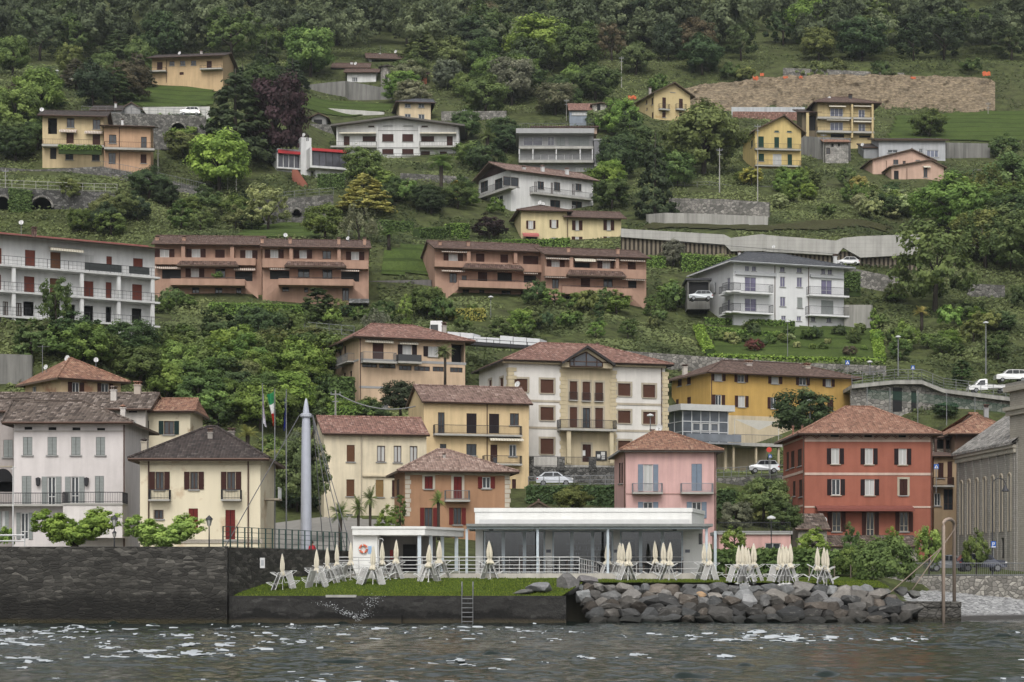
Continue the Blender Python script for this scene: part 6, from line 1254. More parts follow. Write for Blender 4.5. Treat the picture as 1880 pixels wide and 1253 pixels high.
def boulder(sd):
    import bmesh
    rg_ = random.Random(sd); q = [rg_.uniform(.8, 1.15) for _ in range(24)]; bm = bmesh.new()
    for i in range(24):
        v = Vector((rg_.gauss(0, 1), rg_.gauss(0, 1), rg_.gauss(0, 1))).normalized(); v *= .5*q[i]; bm.verts.new((max(-.42, min(.42, v.x)), v.y, max(-.4, min(.4, v.z))))
    bmesh.ops.convex_hull(bm, input=bm.verts[:]); bmesh.ops.delete(bm, geom=[v for v in bm.verts if not v.link_faces], context='VERTS')
    bmesh.ops.bevel(bm, geom=bm.edges[:], offset=.05, segments=2, profile=.6, affect='EDGES', clamp_overlap=True)
    me = bpy.data.meshes.new('boulder'); bm.to_mesh(me); bm.free(); me.materials.append(BST); return me
BL = [boulder(100+i) for i in range(10)]; br = random.Random(4)
def rock(px, py, w_, h_, Y, c, label=None, rot=None):
    p = at(px, py, Y); k = Y/F; o = bpy.data.objects.new('boulder', br.choice(BL)); COL.objects.link(o); o.location = p; o.scale = (w_*k*1.22, max(w_, h_)*k*1.15, h_*k*1.25); o.rotation_euler = (br.uniform(-.25, .25), br.uniform(-.22, .22), br.uniform(0, 6.28) if rot is None else rot); o.color = (*c, 1)
    tag(o, label or None, 'boulder', 'boulders of the shore bank'); return o
rows = [(1082, 26, 18, 134.4), (1094, 30, 21, 133.8), (1106, 31, 22, 133.1), (1118, 32, 22, 132.4), (1129, 33, 22, 131.8), (1139, 32, 18, 131.3)]
for j, (y, w_, h_, Y) in enumerate(rows):
    x = 1050+j*7
    end = (1600, 1640, 1662, 1672, 1660, 1600)[j]
    while x < end:
        w1 = w_*br.uniform(.6, 1.45); g0 = br.choice((.09, .12, .15, .2, .07))*(1.25 if j < 2 else .8 if j == 2 else .45); tint = br.choice(((1, .99, .97), (1.02, .97, .9), (1.15, .98, .82), (.98, 1, 1.0), (1.08, 1, .9)))
        drop = 3*max(0, (x-1500)/100); lb = ('pale grey boulder in the upper rows of the bank below the lawn edge' if j < 2 and g0 > .15 else 'grey boulder in the upper rows of the bank below the lawn edge' if j < 2 else 'dark wet boulder in the middle row of the shore bank' if j == 2 else 'dark wet boulder low down at the waterline of the bank')
        rock(x+w1/2, y+drop+br.uniform(-3, 3), w1*1.08, h_*br.uniform(.85, 1.25), Y+br.uniform(-.15, .15), tuple(g0*t for t in tint), lb); x += w1*.92
rock(1042, 1074, 38, 38, 134.0, (.15, .145, .14), 'largest rounded boulder standing at the lawn corner of the bank'); rock(992, 1081, 46, 21, 132.2, (.2, .2, .205), 'long pale streaked boulder lying on the lawn edge'); rock(962, 1087, 34, 10, 131.7, (.12, .12, .11), 'flat low dark stone on the lawn edge')
rock(1287, 1093, 18, 14, 133.0, (.36, .24, .14), 'small orange boulder in the grey bank'); rock(1373, 1105, 27, 28, 132.4, (.3, .3, .3), 'pale white veined boulder in the shore bank'); rock(1078, 1066, 40, 16, 135.4, (.17, .16, .16), 'broad grey slab on top of the bank beside the largest boulder')
rock(1597, 1082, 32, 18, 138, (.2, .2, .19), 'smooth pale boulder at the end of the bank near the landing'); rock(1622, 1090, 26, 16, 139.2, (.17, .17, .16), 'small grey boulder beside the landing slab'); rock(1656, 1086, 24, 18, 141, (.18, .18, .17), 'grey boulder behind the landing slab'); rock(1678, 1092, 22, 14, 141, (.15, .15, .14), 'dark boulder under the big round shrub')
mb = MB(); strip_wall(mb, [(3.3, 135.2, -2, 2.2), (22, 136, -2, 1.9), (26.5, 141, -2, 1.0)], .3); struct(mb.build('bank_earth', concrete((.08, .075, .055), 'dark_earth')), 'dark earth behind the boulders')
n = NT('pebbles'); g = n.geo(); vo = n.n('TexVoronoi'); vo.inputs['Scale'].default_value = 5; n.l(n.mapped(g, (1, 1, .3)), vo.inputs['Vector']); s_ = n.n('SeparateColor'); n.l(vo.outputs['Color'], s_.inputs[0]); n.bump(vo.outputs['Distance'], -1, .1)
sp = n.n('SeparateXYZ'); n.l(g, sp.inputs[0]); col = n.ramp(s_.outputs[0], [(0, (.1, .1, .1)), (.5, (.25, .25, .25)), (1, (.45, .45, .44))]); wet = n.ramp(sp.outputs[2], [(.22, (1, 1, 1)), (.4, (0, 0, 0))]); PEB = n.fin(n.mix(wet, col, (.05, .046, .042)), .7, 0, .3)
xs = np.arange(20, 70, .25); ys = np.arange(136, 161, .25); X, Y = np.meshgrid(xs, ys); sh = np.where(X < 33, 138+.25*(X-22), 141.5+(X-33)*.75); sh = np.minimum(sh, 148.6); Z = -.12+np.clip(Y-sh, -1, 40)*.12+np.clip((30-X)/6, 0, 1)*np.clip((Y-138)/5, 0, 1)*1.3+vnoise(X*2.4, Y*2.4)*.16
V = np.stack([X, Y, Z], -1).reshape(-1, 3); nx, ny = len(xs), len(ys); I = (np.arange(ny-1)[:, None]*nx+np.arange(nx-1)[None, :]).ravel()
struct(npmesh('beach', V, np.stack([I, I+1, I+nx+1, I+nx], 1), PEB, smooth=True), 'grey pebble beach with a dark wet edge below the road wall')
SLC = wet_wall('landing_concrete', (.17, .16, .145), (.2, .19, .17), .6, (.06, .055, .04)); X0 = (1602-CX)/F*139; X1 = (1757-CX)/F*140
mb = MB(); mb.box(X0, 138.6, 1.0, X1, 143, 1.34); mb.box(X1-3.0, 138.7, -2, X1, 142.9, 1.0); mb.box(X0+.5, 140, -2, X1-3, 143, 1.0)
tag(mb.build('landing_stage', SLC), 'low concrete landing slab at the end of the boulder bank', 'landing stage')
PR = paint((.34, .27, .22), .8, .1, 'rusty_cream_paint'); p = at(1732, 1120, 138.5); q = at(1752, 1100, 142); ztop = zz(953, 138.5); po = empty('portal_frame', (p.x, 138.5, 1.3), 'tall rust stained cream pipe portal standing at the landing slab', 'portal'); mb = MB(); xl, xr = p.x, q.x
mb.tube([(xl, 138.5, -1.2), (xl, 138.5, ztop-.5)]+[(xl+.45-.45*math.cos(t), 138.5+.9*t/1.57*.5, ztop-.5+.5*math.sin(t)) for t in (.5, 1.0, 1.57)]+[(xr-.4, 141.2, ztop+.05)]+[(xr-.4+.4*math.sin(t), 141.4+.4*t, ztop-.4+.4*math.cos(t)) for t in (.5, 1.0, 1.57)]+[(xr, 142, 1.2)], .125, 10); mb.build('frame', PR, po, smooth=True)
mb = MB(); mb.tube([(xl, 138.6, ztop-1.9), (at(1632, 1090, 140)).to_tuple()], .04, 5); mb.tube([(xr, 141.8, ztop-.6), (at(1670, 1090, 142)).to_tuple()], .04, 5); mb.build('brace', PR, po)
mb = MB(); mb.tube([at(1600, 1098, 138.4), at(1612, 1106, 138.2), at(1628, 1118, 138.0), at(1640, 1126, 137.5)], .05, 6); tag(mb.build('hose', paint((.03, .07, .3), .5, 0, 'blue_hose')), 'blue hose lying over the end of the boulder bank', 'hose')
mb = MB(); strip_wall(mb, [(28.5, 160, -2, 3.22), (80, 160, -2, 3.22)], .5); tag(mb.build('road_wall', rubble((.25, .235, .21), (.36, .34, .3), (.13, .125, .11), 2.6, 'road_wall_stone', .5)), 'weathered stone wall carrying the lake road above the pebble beach', 'wall')
def railing(name, label, pts, h, rails, step, mat, r=.03, pr=.035, cat='railing', parent=None):
    """pts: world points along the foot"""
    pts = [Vector(p) for p in pts]; e = empty(name, pts[0], label, cat) if parent is None else parent; mb = MB(); up = Vector((0, 0, 1)); pm = MB()
    for k in rails: mb.tube([p+up*h*k for p in pts], r if k == 1 else r*.75, 5)
    for a, b in zip(pts[:-1], pts[1:]):
        m = max(1, round((b-a).length/step))
        for i in range(m+1):
            p = a.lerp(b, i/m); pm.tube([p, p+up*h], pr, 4, cap=False)
            if m < 45: pm.build('post', mat, e); pm = MB()
    mb.build('rail', mat, e)
    if pm.v: pm.build('balusters', mat, e)
    return e
railing('railing', 'thin grey railing along the lake road in front of the church', [(29, 160.2, 3.2), (80, 160.2, 3.2)], 1.05, (1, .1), .16, GALV, .03, .012)
FG = paint((.03, .07, .06), .5, .2, 'green_fence'); fe = railing('fence', 'dark green steel fence along the top of the quay side wall', [(-18.9, 130.2, 5.0), (-12.3, 148.2, 5.03)], 1.35, (1, .75, .5, .25, .03), 1.0, FG, .022, .05, 'fence')
fe2 = railing('railing', 'pale grey tube railing at the end of the quay wall', [(-38, 130.3, 5.02), (-31.9, 130.3, 5.02)], .75, (1, .5), 2.0, WHITE, .06, .05)
def lantern(px, py_top, py_foot, Y, label, double=False):
    b = at(px, py_foot, Y); zt = zz(py_top, Y); e = empty('street_lantern', b, label, 'street lamp'); mb = MB(); mb.tube([b, (b.x, b.y, zt-.75)], .06, 8, r2=.035); mb.build('post', IRON, e)
    for zc in ([zt] if not double else [zt, zt-1.0]):
        k = 1 if zc == zt else .65; mb = MB(); mb.lathe([(.06*k, -.75*k), (.1*k, -.7*k), (.2*k, -.28*k)], (b.x, b.y, zc), 6); mb.build('glass', glass((.3, .3, .27), name='lantern_glass'), e)
        mb = MB(); mb.lathe([(.25*k, -.3*k), (.24*k, -.24*k), (.09*k, -.08*k), (.03*k, -.05*k), (.02*k, 0), (0, .01)], (b.x, b.y, zc), 6)
        for i in range(6): t = i*1.0472; mb.tube([(b.x+.1*k*math.cos(t), b.y+.1*k*math.sin(t), zc-.7*k), (b.x+.2*k*math.cos(t), b.y+.2*k*math.sin(t), zc-.28*k)], .012, 4)
        mb.build('cap', IRON, e)
lantern(210, 946, 1022, 131.5, 'old style double street lantern in front of the pale lakeside house', True); lantern(384, 946, 1022, 131.5, 'old style street lantern in front of the cream peeling house')
b = at(24, 1025, 131); mb = MB(); mb.tube([b, (b.x, b.y, zz(856, 131))], .06, 6, r2=.03); mb.tube([(b.x-.15, b.y, zz(862, 131)), (b.x+.2, b.y, zz(858, 131))], .025, 4); tag(mb.build('mast', WHITE, loc=b), 'slender white pole in front of the pale lakeside house', 'pole')
def flagcloth(mats, w_, h_, seed):
    mb = MB(); nu, nv = 7, 14; pt = {}
    for i in range(nu+1):
        for j in range(nv+1):
            u, v = i/nu, j/nv; x = w_*.6*u*(.55+.45*math.sin(v*2.6+seed)); pt[i, j] = (x*math.cos(u*5+v*1.2+seed)*.35+x*.6, .28*math.sin(u*9+v*2+seed)*u, -h_*v-u*h_*.12)
    for i in range(nu):
        for j in range(nv): mb.face([pt[i, j], pt[i+1, j], pt[i+1, j+1], pt[i, j+1]], mats(i/nu, j/nv))
    return mb
def pole(px, top, Y, label, ft, fh, sgn, cols, mats):
    b = at(px, 1005, Y); b.z = 3.95; zt = zz(top, Y); e = empty('flagpole', b, label, 'flagpole'); mb = MB(); mb.tube([b, (b.x, b.y, zt)], .065, 8, r2=.035); mb.lathe([(0, .12), (.07, .06), (0, 0)], (b.x, b.y, zt), 8); mb.build('pole', GALV, e)
    c = flagcloth(mats, .95*sgn, fh, px); z = zz(ft, Y); c.v = [(x+b.x+.06*sgn, y+b.y-.05, zz_+z) for x, y, zz_ in c.v]; c.build('flag', cols, e, smooth=True)
cl = lambda c, nm: paint(c, .85, 0, nm, .1)
pole(482, 707, 150, 'flagpole with a limp white and purple flag, nearest the cream house', 722, 2.3, 1, [cl((.7, .68, .72), 'flag_white'), cl((.22, .04, .2), 'flag_purple')], lambda u, v: 1 if .18 < v < .72 and .12 < u < .75 and int(v*13+u*9) % 3 else 0)
pole(504.5, 717, 151, 'flagpole with a limp green white and red flag', 718, 2.4, -1, [cl((.03, .2, .08), 'flag_green'), cl((.72, .72, .7), 'flag_white'), cl((.5, .03, .03), 'flag_red')], lambda u, v: 0 if v+u*.1 < .36 else (1 if v+u*.1 < .66 else 2))
pole(525.6, 718, 152, 'flagpole with a limp dark blue flag, nearest the grey mast', 730, 2.3, -1, [cl((.02, .03, .22), 'flag_blue'), cl((.65, .66, .7), 'flag_white')], lambda u, v: 1 if u < .14 and v < .35 else 0)
b = at(562, 1005, 153); b.z = 3.9; zt = zz(731, 153); e = empty('cable_mast', b, 'tall tapering grey steel mast with stay cables behind the green fence', 'mast'); mb = MB(); H = zt-b.z
mb.lathe([(.44, -1), (.44, 0), (.42, H*.3), (.38, H*.6), (.34, H*.83), (.26, H*.91), (.15, H*.97), (.07, H*.993), (0, H)], b, 18); mb.build('mast', paint((.42, .44, .5), .5, .1, 'grey_mast_paint'), e, smooth=True); mb = MB(); za = zz(762, 153)
mb.lathe([(.38, -.2), (.45, -.15), (.45, .05), (.36, .1)], (b.x, b.y, za), 12); mb.build('collar', paint((.45, .47, .52), .5, .3, 'collar_paint'), e); mb = MB()
for px, Y, z in ((413, 131.5, 5), (640, 150, 4.2), (618, 150, 4.2), (652, 149, 4.2), (596, 156, 4)): mb.tube([(b.x+(-.5 if px < 500 else .5), b.y, za), ((px-CX)/F*Y, Y, z)], .035, 5)
mb.build('stay_cables', paint((.12, .12, .125), .6, .2, 'steel_cable'), e)
PW = worn_plaster(pc(236, 236, 230), pc(190, 180, 165), amt=.66, name='pavilion_white'); PB = paint((.5, .56, .6), .45, .1, 'pale_blue_white_paint')
PV = empty('pavilion', at(1080, 1055, 141), 'long low white glass pavilion with slim posts and a flat roof on the lido lawn', 'pavilion'); YA = 138.6; zf = zz(1053, YA)
X = lambda px, Y: (px-CX)/F*Y
def bx(name, x0, y0, z0, x1, y1, z1, mat, par=PV): mb = MB(); mb.box(x0, y0, z0, x1, y1, z1); return mb.build(name, mat, par)
bx('terrace', X(622, YA), YA-.25, 2.3, X(1310, YA), 150, zf, concrete((.5, .47, .42), 'terrace_edge', .4))
zc0, zc1 = zz(972, YA), zz(962, YA-.5); rf = bx('roof', X(856, YA), YA-.5, zc0+.18, X(1308, YA), 151, zc1, concrete((.24, .25, .24), 'canopy_sheet', .4)); bx('fascia', X(857, YA), YA-.1, zc0, X(1300, YA), YA+.12, zc0+.17, PB)
bx('white_strip', X(880, 139.6), 139.6, zc1+.01, X(1266, 139.6), 141, zz(954, 139.6), WHITE); Z0, Z1 = zc1+.02, zz(933, 141)
mb = MB(); xa, xb, xc = X(872, 141), X(1270, 141), X(1293, 147); P4 = [(xa, 141.02), (xb, 141.02), (xc, 147), (xc, 151), (xa, 151)]
for z0, z1, o in ((Z0, Z1-.28, 0), (Z1-.28, Z1, .06)):
    c = (sum(p[0] for p in P4)/5, sum(p[1] for p in P4)/5); Q = [(p[0]+(o if p[0] > c[0] else -o), p[1]-o) for p in P4]
    mb.face([(*p, z1) for p in Q]); mb.face([(*p, z0) for p in Q][::-1])
    for i in range(5): a, d = Q[i], Q[(i+1) % 5]; mb.face([(*a, z0), (*d, z0), (*d, z1), (*a, z1)])
mb.build('parapet', PW, PV)
for px in (857, 987, 1116, 1297): bx('post', X(px, YA)-.085, YA-.08, zf, X(px, YA)+.085, YA+.09, zc0, PB)
bx('post', X(1313, 147)-.1, 146.9, zf, X(1313, 147)+.1, 147.1, zc0+.1, PB)
n = NT('clear_glass'); tr = n.n('BsdfTransparent'); tr.inputs[0].default_value = (.8, .83, .85, 1); gl_ = n.n('BsdfGlossy', Roughness=.02); gl_.inputs[0].default_value = (.7, .72, .75, 1); fr_n = n.n('Fresnel', IOR=1.5); mx = n.n('MixShader'); n.l(n.ma('ADD', fr_n.outputs[0], .06), mx.inputs[0]); n.l(tr.outputs[0], mx.inputs[1]); n.l(gl_.outputs[0], mx.inputs[2]); n.l(mx.outputs[0], n.o.inputs[0]); CLEAR = n.m
YG = 142.6; zt_ = zz(977, YG)
for a, d in ((888, 924), (924, 963), (963, 1001), (1014, 1050), (1050, 1088), (1088, 1126), (1138, 1176), (1176, 1216), (1216, 1254)):
    o = bx('window', X(a, YG)+.04, YG, zf+.06, X(d, YG)-.04, YG+.02, zt_, CLEAR); mb = MB()
    for x in (X(a, YG), X(d, YG)-.12): mb.box(x, YG-.06, zf, x+.12, YG+.06, zt_+.1)
    mb.box(X(a, YG)+.09, YG-.05, zt_, X(d, YG)-.09, YG+.05, zt_+.1); mb.box(X(a, YG)+.09, YG-.05, zf+.002, X(d, YG)-.09, YG+.05, zf+.08); mb.build('frame', PB, o)
for a, d in ((873, 887), (1001, 1014), (1126, 1138), (1254, 1290)): bx('wall', X(a, YG)+.005, YG-.1, zf, X(d, YG)-.005, YG+.5, zc0+.2, PW)
bx('lintel', X(873, YG), YG-.12, zt_+.102, X(1290, YG), YG+.3, zc0+.19, PW); bx('side_wall', X(1290, YG)-.3, YG+.5, zf, X(1290, YG), 150.5, zc0+.2, PW); bx('back_wall', X(873, YG), 150.2, zf, X(1290, YG), 150.5, zc0+.2, concrete((.26, .25, .23), 'dim_interior')); bx('side_wall', X(873, YG), YG+.5, zf, X(873, YG)+.2, 150.2, zc0+.2, PW)
bx('counter', X(1030, 148), 147.6, zf, X(1125, 148), 148.4, zf+1.1, concrete((.35, .34, .33), 'bar_front')); mb = MB()
for k in range(3): mb.box(X(1040, 150), 149.9, zf+1.35+k*.45, X(1120, 150), 150.15, zf+1.39+k*.45)
for i in range(60): x = X(1042, 150)+br.random()*3.1; z = zf+1.39+br.randrange(3)*.45; mb.box(x, 149.95, z, x+.06, 150.02, z+br.uniform(.12, .28))
[bx('interior_panel', X(a, 149.9), 149.6, zf, X(d, 149.9), 149.85, zf+h, paint(c, .8, 0, nm)) for a, d, h, c, nm in ((892, 905, 2.4, (.05, .1, .08), 'green_panel'), (952, 985, 2.2, (.2, .11, .06), 'wood_panel'), (1140, 1165, 2.6, (.06, .07, .11), 'blue_panel_inside'), (1190, 1215, 2.3, (.4, .4, .38), 'white_panel'), (1225, 1250, 2.6, (.05, .055, .07), 'dark_panel'))]; mb.build('bar_shelf', paint((.45, .46, .46), .4, 0, 'shelf_white'), PV)
for px, nm in ((1007, 'notice'), (1131, 'notice'), (1262, 'notice')): bx(nm, X(px, YG)-.17, YG-.125, zf+1.5, X(px, YG)+.17, YG-.104, zf+1.72, paint((.16, .17, .2), .6, 0, 'notice_grey'))
bx('lamp', X(902, YG)-.15, YG-.3, zc0+.0, X(902, YG)+.15, YG-.12, zc0+.13, BLACKF); bx('lamp', X(1238, YG)-.15, YG-.3, zc0+.0, X(1238, YG)+.15, YG-.12, zc0+.13, BLACKF); bx('window', X(1283, YG)-.02, YG-.11, zz(1000, YG), X(1289, YG)-.02, YG-.101, zz(980, YG), DARKGLASS)
def table(px, Y, lab):
    x = X(px, Y); e = empty('cafe_table', (x, Y, zf), lab, 'table', 'dark cafe tables on the pavilion terrace'); mb = MB(); mb.box(x-.42, Y-.4, zf+.71, x+.42, Y+.4, zf+.75); mb.build('table_top', paint((.06, .05, .045), .5, 0, 'dark_table'), e); mb = MB(); mb.tube([(x, Y, zf), (x, Y, zf+.71)], .045, 6); mb.box(x-.25, Y-.25, zf, x+.25, Y+.25, zf+.03); mb.build('pedestal', IRON, e)
def chair(px, Y, rz, lab):
    x = X(px, Y); e = empty('cafe_chair', (x, Y, zf), lab, 'chair', 'dark cafe chairs on the pavilion terrace'); CM_ = paint((.07, .055, .05), .6, 0, 'dark_wicker'); mb = MB(); mb.box(x-.23, Y-.23, zf+.42, x+.23, Y+.23, zf+.47); mb.build('seat', CM_, e); mb = MB(); s = rz; mb.box(x+s*.2-.025, Y-.22, zf+.47, x+s*.2+.025, Y+.22, zf+.92); mb.build('backrest', CM_, e)
    for i, j in ((-.2, -.2), (.2, -.2), (.2, .2), (-.2, .2)): mb = MB(); mb.box(x+i-.02, Y+j-.02, zf, x+i+.02, Y+j+.02, zf+.42); mb.build('leg', CM_, e)
for i, px in enumerate((900, 940, 975, 1022, 1060, 1100, 1150, 1190, 1235)):
    w3 = 'between the first and second posts' if px < 987 else 'between the second and third posts' if px < 1116 else 'near the glass end of the terrace'
    table(px, 140.6, 'dark square cafe table on the terrace '+w3); chair(px-13, 140.6, -1, 'dark cafe chair on the terrace '+w3); chair(px+13, 140.7, 1, 'dark cafe chair on the terrace '+w3)
railing('railing', 'long white tube railing along the pavilion terrace edge', [(X(622, 138.4), 138.4, zf), (X(1064, 138.4), 138.4, zf)], 1.12, (1, .8, .52, .3, .08), 1.42, WHITE, .035, .03)
railing('railing', 'white railing sloping down beside the terrace ramp', [(X(1064, 138.4), 138.45, zf-.02), (X(1107, 141), 141, zf-.3)], 1.05, (1, .66, .33), .32, WHITE, .03, .022)
railing('railing', 'white railing behind the parasols in front of the last windows', [(X(1108, 140.2), 140.2, zf-.25), (X(1290, 140.2), 140.2, zf-.25)], 1.05, (1, .55, .08), 2.1, WHITE, .03, .03)
railing('railing', 'white inner railing close to the pavilion glass', [(X(775, 141.6), 141.6, zf), (X(1255, 141.6), 141.6, zf)], 1.18, (1,), 3.2, WHITE, .025, .02)
K0 = empty('kiosk', at(750, 1055, 146), 'small white flat roofed changing kiosk with pale blue posts beside the pavilion', 'kiosk'); Yk = 145.6; zk0, zk1 = zz(983, Yk), zz(967, Yk)
mb = MB(); xa, xb, xc = X(647, Yk-.4), X(780, Yk-.4), X(850, 151); P5 = [(xa, Yk-.4), (xb, Yk-.4), (xc, 150.5), (xc, 153), (xa, 153)]
for z0, z1, o in ((zk0, zk1-.18, 0), (zk1-.18, zk1, .07)):
    Q = [(p[0]+(o if i in (1, 2, 3) else -o), p[1]-o) for i, p in enumerate(P5)]; mb.face([(*p, z1) for p in Q]); mb.face([(*p, z0) for p in Q][::-1])
    for i in range(5): a, d = Q[i], Q[(i+1) % 5]; mb.face([(*a, z0), (*d, z0), (*d, z1), (*a, z1)])
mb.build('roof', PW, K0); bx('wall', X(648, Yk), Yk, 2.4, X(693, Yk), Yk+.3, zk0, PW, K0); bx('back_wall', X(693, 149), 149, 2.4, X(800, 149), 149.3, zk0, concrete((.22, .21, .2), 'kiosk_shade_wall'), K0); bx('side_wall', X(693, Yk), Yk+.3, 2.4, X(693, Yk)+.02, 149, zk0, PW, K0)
bx('door', X(740, 149), 148.9, zf, X(764, 149), 148.99, zz(1000, 149), HOLE, K0)
for px, Y in ((770, Yk-.1), (791, 147), (812, 148.6), (838, 150)): bx('post', X(px, Y)-.13, Y-.1, 2.4, X(px, Y)+.13, Y+.1, zk0, PB, K0)
bx('fire_cabinet', X(719, 149)-.12, 148.8, zf+1.1, X(719, 149)+.12, 148.98, zf+1.8, paint((.3, .03, .03), .5, 0, 'red_cabinet'), K0); bx('panel', X(676, Yk), Yk-.04, zz(1017, Yk), X(682, Yk), Yk-.005, zz(1003, Yk), paint((.25, .4, .6), .6, 0, 'blue_panel'), K0)
c = at(667, 1008, Yk-.12); mb = MB(); m = 20
for i in range(m):
    t0, t1 = 6.2832*i/m, 6.2832*(i+1)/m
    for j in range(6):
        a0, a1 = 6.2832*j/6, 6.2832*(j+1)/6; R_, q = .27, .075; f2 = lambda t, a: (c.x+(R_+q*math.cos(a))*math.cos(t), c.y+q*math.sin(a), c.z+(R_+q*math.cos(a))*math.sin(t)); mb.face([f2(t0, a0), f2(t1, a0), f2(t1, a1), f2(t0, a1)], 0 if i % 5 else 1)
tag(mb.build('life_ring', [paint((.55, .13, .07), .5, 0, 'ring_orange'), WHITE], loc=c, smooth=True), 'orange and white life ring hanging on the white kiosk wall', 'life ring')
b = at(695, 1045, 144.6); b.z = zf-.4; mb = MB(); mb.tube([b, (b.x, b.y, zz(992, 144.6)), (b.x+.1, b.y, zz(989, 144.6)), (b.x+.3, b.y, zz(990, 144.6)), (b.x+.35, b.y, zz(993, 144.6))], .03, 6); tag(mb.build('shower', WHITE, loc=b), 'white outdoor shower pipe with a bent head beside the kiosk wall', 'shower')
b = at(483, 1034, 131.9); mb = MB(); mb.box(b.x-.16, 131.55, b.z-.34, b.x+.16, 131.6, b.z+.34, 0); mb.box(b.x-.09, 131.54, b.z-.18, b.x+.09, 131.549, b.z+.2, 1); tag(mb.build('sign', [WHITE, paint((.35, .36, .38), .6, 0, 'sign_grey')], loc=b), 'small white notice sign on the dark side wall', 'sign')
def lawn_at(px, py):
    Ys = np.arange(131.2, 152, .05); zr = HC+(YH-py)/F*Ys; Xs = (px-CX)/F*Ys; k = np.nonzero((lawn_z(Xs, Ys) >= zr) & (Ys >= lawn_front(Xs)))[0]; Y = float(Ys[k[0]]) if len(k) else 139.0; x = (px-CX)/F*Y; return Vector((x, Y, float(lawn_z(np.array(x), np.array(Y)))))
CREAM = paint((.62, .57, .46), .9, 0, 'cream_canvas', .1); PGREY = paint((.62, .62, .6), .4, .2, 'white_pole')
def folded(mb, seed):
    rg_ = random.Random(seed); n_ = 16; prof_ = [(.0, 2.66), (.05, 2.6), (.1, 2.35), (.145, 1.95), (.15, 1.6), (.105, 1.42), (.15, 1.33), (.24, 1.16), (.2, 1.08), (.05, 1.12)]
    k0 = len(mb.v)
    for r_, z in prof_:
        for j in range(n_): t = 6.2832*j/n_; q = r_*(1+(.22 if j % 2 else -.2)*(1 if z < 2.3 else .5)+rg_.uniform(-.06, .06)); mb.v.append((q*math.cos(t), q*math.sin(t), z+(rg_.uniform(-.05, .05) if z < 1.2 else 0)))
    for i in range(len(prof_)-1):
        for j in range(n_): mb.f.append((k0+i*n_+j, k0+i*n_+(j+1) % n_, k0+(i+1)*n_+(j+1) % n_, k0+(i+1)*n_+j)); mb.m.append(0)
um = []
for s in (1, 2, 3):
    a, b = MB(), MB(); folded(a, s); b.tube([(0, 0, -.1), (0, 0, 2.7)], .028, 6); b.lathe([(.2, 0), (.18, .06), (.04, .1), (.03, .3)], (0, 0, 0), 8)
    oa, ob = a.build('canopy', CREAM), b.build('pole', PGREY); um.append((oa.data, ob.data)); bpy.data.objects.remove(oa); bpy.data.objects.remove(ob)
def lounger_meshes():
    tl = math.radians(22); ux, uz = math.sin(tl), math.cos(tl); P = lambda a, y, d: (ux*a-uz*d*-1*-1, y, uz*a+ux*d)      # a along the bed, d out of its back
    f, c = MB(), MB(); L = 1.28; w_ = .31
    f.tube([P(.02, -w_, 0), P(L, -w_, 0), P(L, w_, 0), P(.02, w_, 0), P(.02, -w_, 0)], .022, 5)
    c.box8([P(.05, -w_+.03, -.006), P(.05, w_-.03, -.006), P(.05, w_-.03, .012), P(.05, -w_+.03, .012), P(L-.05, -w_+.03, -.006), P(L-.05, w_-.03, -.006), P(L-.05, w_-.03, .012), P(L-.05, -w_+.03, .012)])
    lg = []
    for a in (.3, 1.02):
        l = MB(); l.tube([P(a, -w_, 0), P(a+.06, -w_, .5), P(a+.06, w_, .5), P(a, w_, 0)], .02, 5); lg.append(l)
    ar = MB(); ar.tube([P(.95, -w_-.02, 0), P(1.1, -w_-.02, -.2), P(.55, -w_-.02, -.24), P(.5, -w_-.02, 0)], .018, 4); ar.tube([P(.95, w_+.02, 0), P(1.1, w_+.02, -.2), P(.55, w_+.02, -.24), P(.5, w_+.02, 0)], .018, 4)
    return f, c, lg, ar
f, c, lg, ar = lounger_meshes(); LW = paint((.66, .66, .65), .4, .1, 'white_tube')
LT = empty('sun_lounger', (0, 0, 0), 'x', 'sun lounger', 'white loungers tipped on end round the parasols'); f.build('frame', LW, LT); c.build('fabric', paint((.42, .41, .39), .85, 0, 'grey_mesh_fabric'), LT); [l.build('leg', LW, LT) for l in lg]; ar.build('armrest', LW, LT)
ORD = ['first', 'second', 'third', 'fourth', 'fifth', 'sixth', 'seventh', 'eighth', 'ninth', 'tenth', 'eleventh', 'twelfth', 'thirteenth', 'fourteenth', 'fifteenth', 'sixteenth', 'seventeenth', 'eighteenth', 'nineteenth', 'twentieth']
UL = [(R13.x(x), R13.y(t)) for x, t in ((190, 325), (430, 305), (505, 282), (577, 262), (673, 255), (832, 290), (898, 258), (995, 248), (1228, 268), (1303, 248), (1668, 250))]
UR = [(R23.x(x), R23.y(t)) for x, t in ((683, 250), (757, 250), (793, 258), (825, 262), (1027, 250), (1083, 253), (1117, 262), (1367, 255), (1410, 260), (1605, 272), (1640, 280), (1665, 285), (1684, 290), (1720, 270))]+[(R33.x(x), R33.y(t)) for x, t in ((82, 283), (108, 276), (128, 282), (151, 275), (355, 288), (397, 290), (418, 300))]
first = True; lr = random.Random(12)
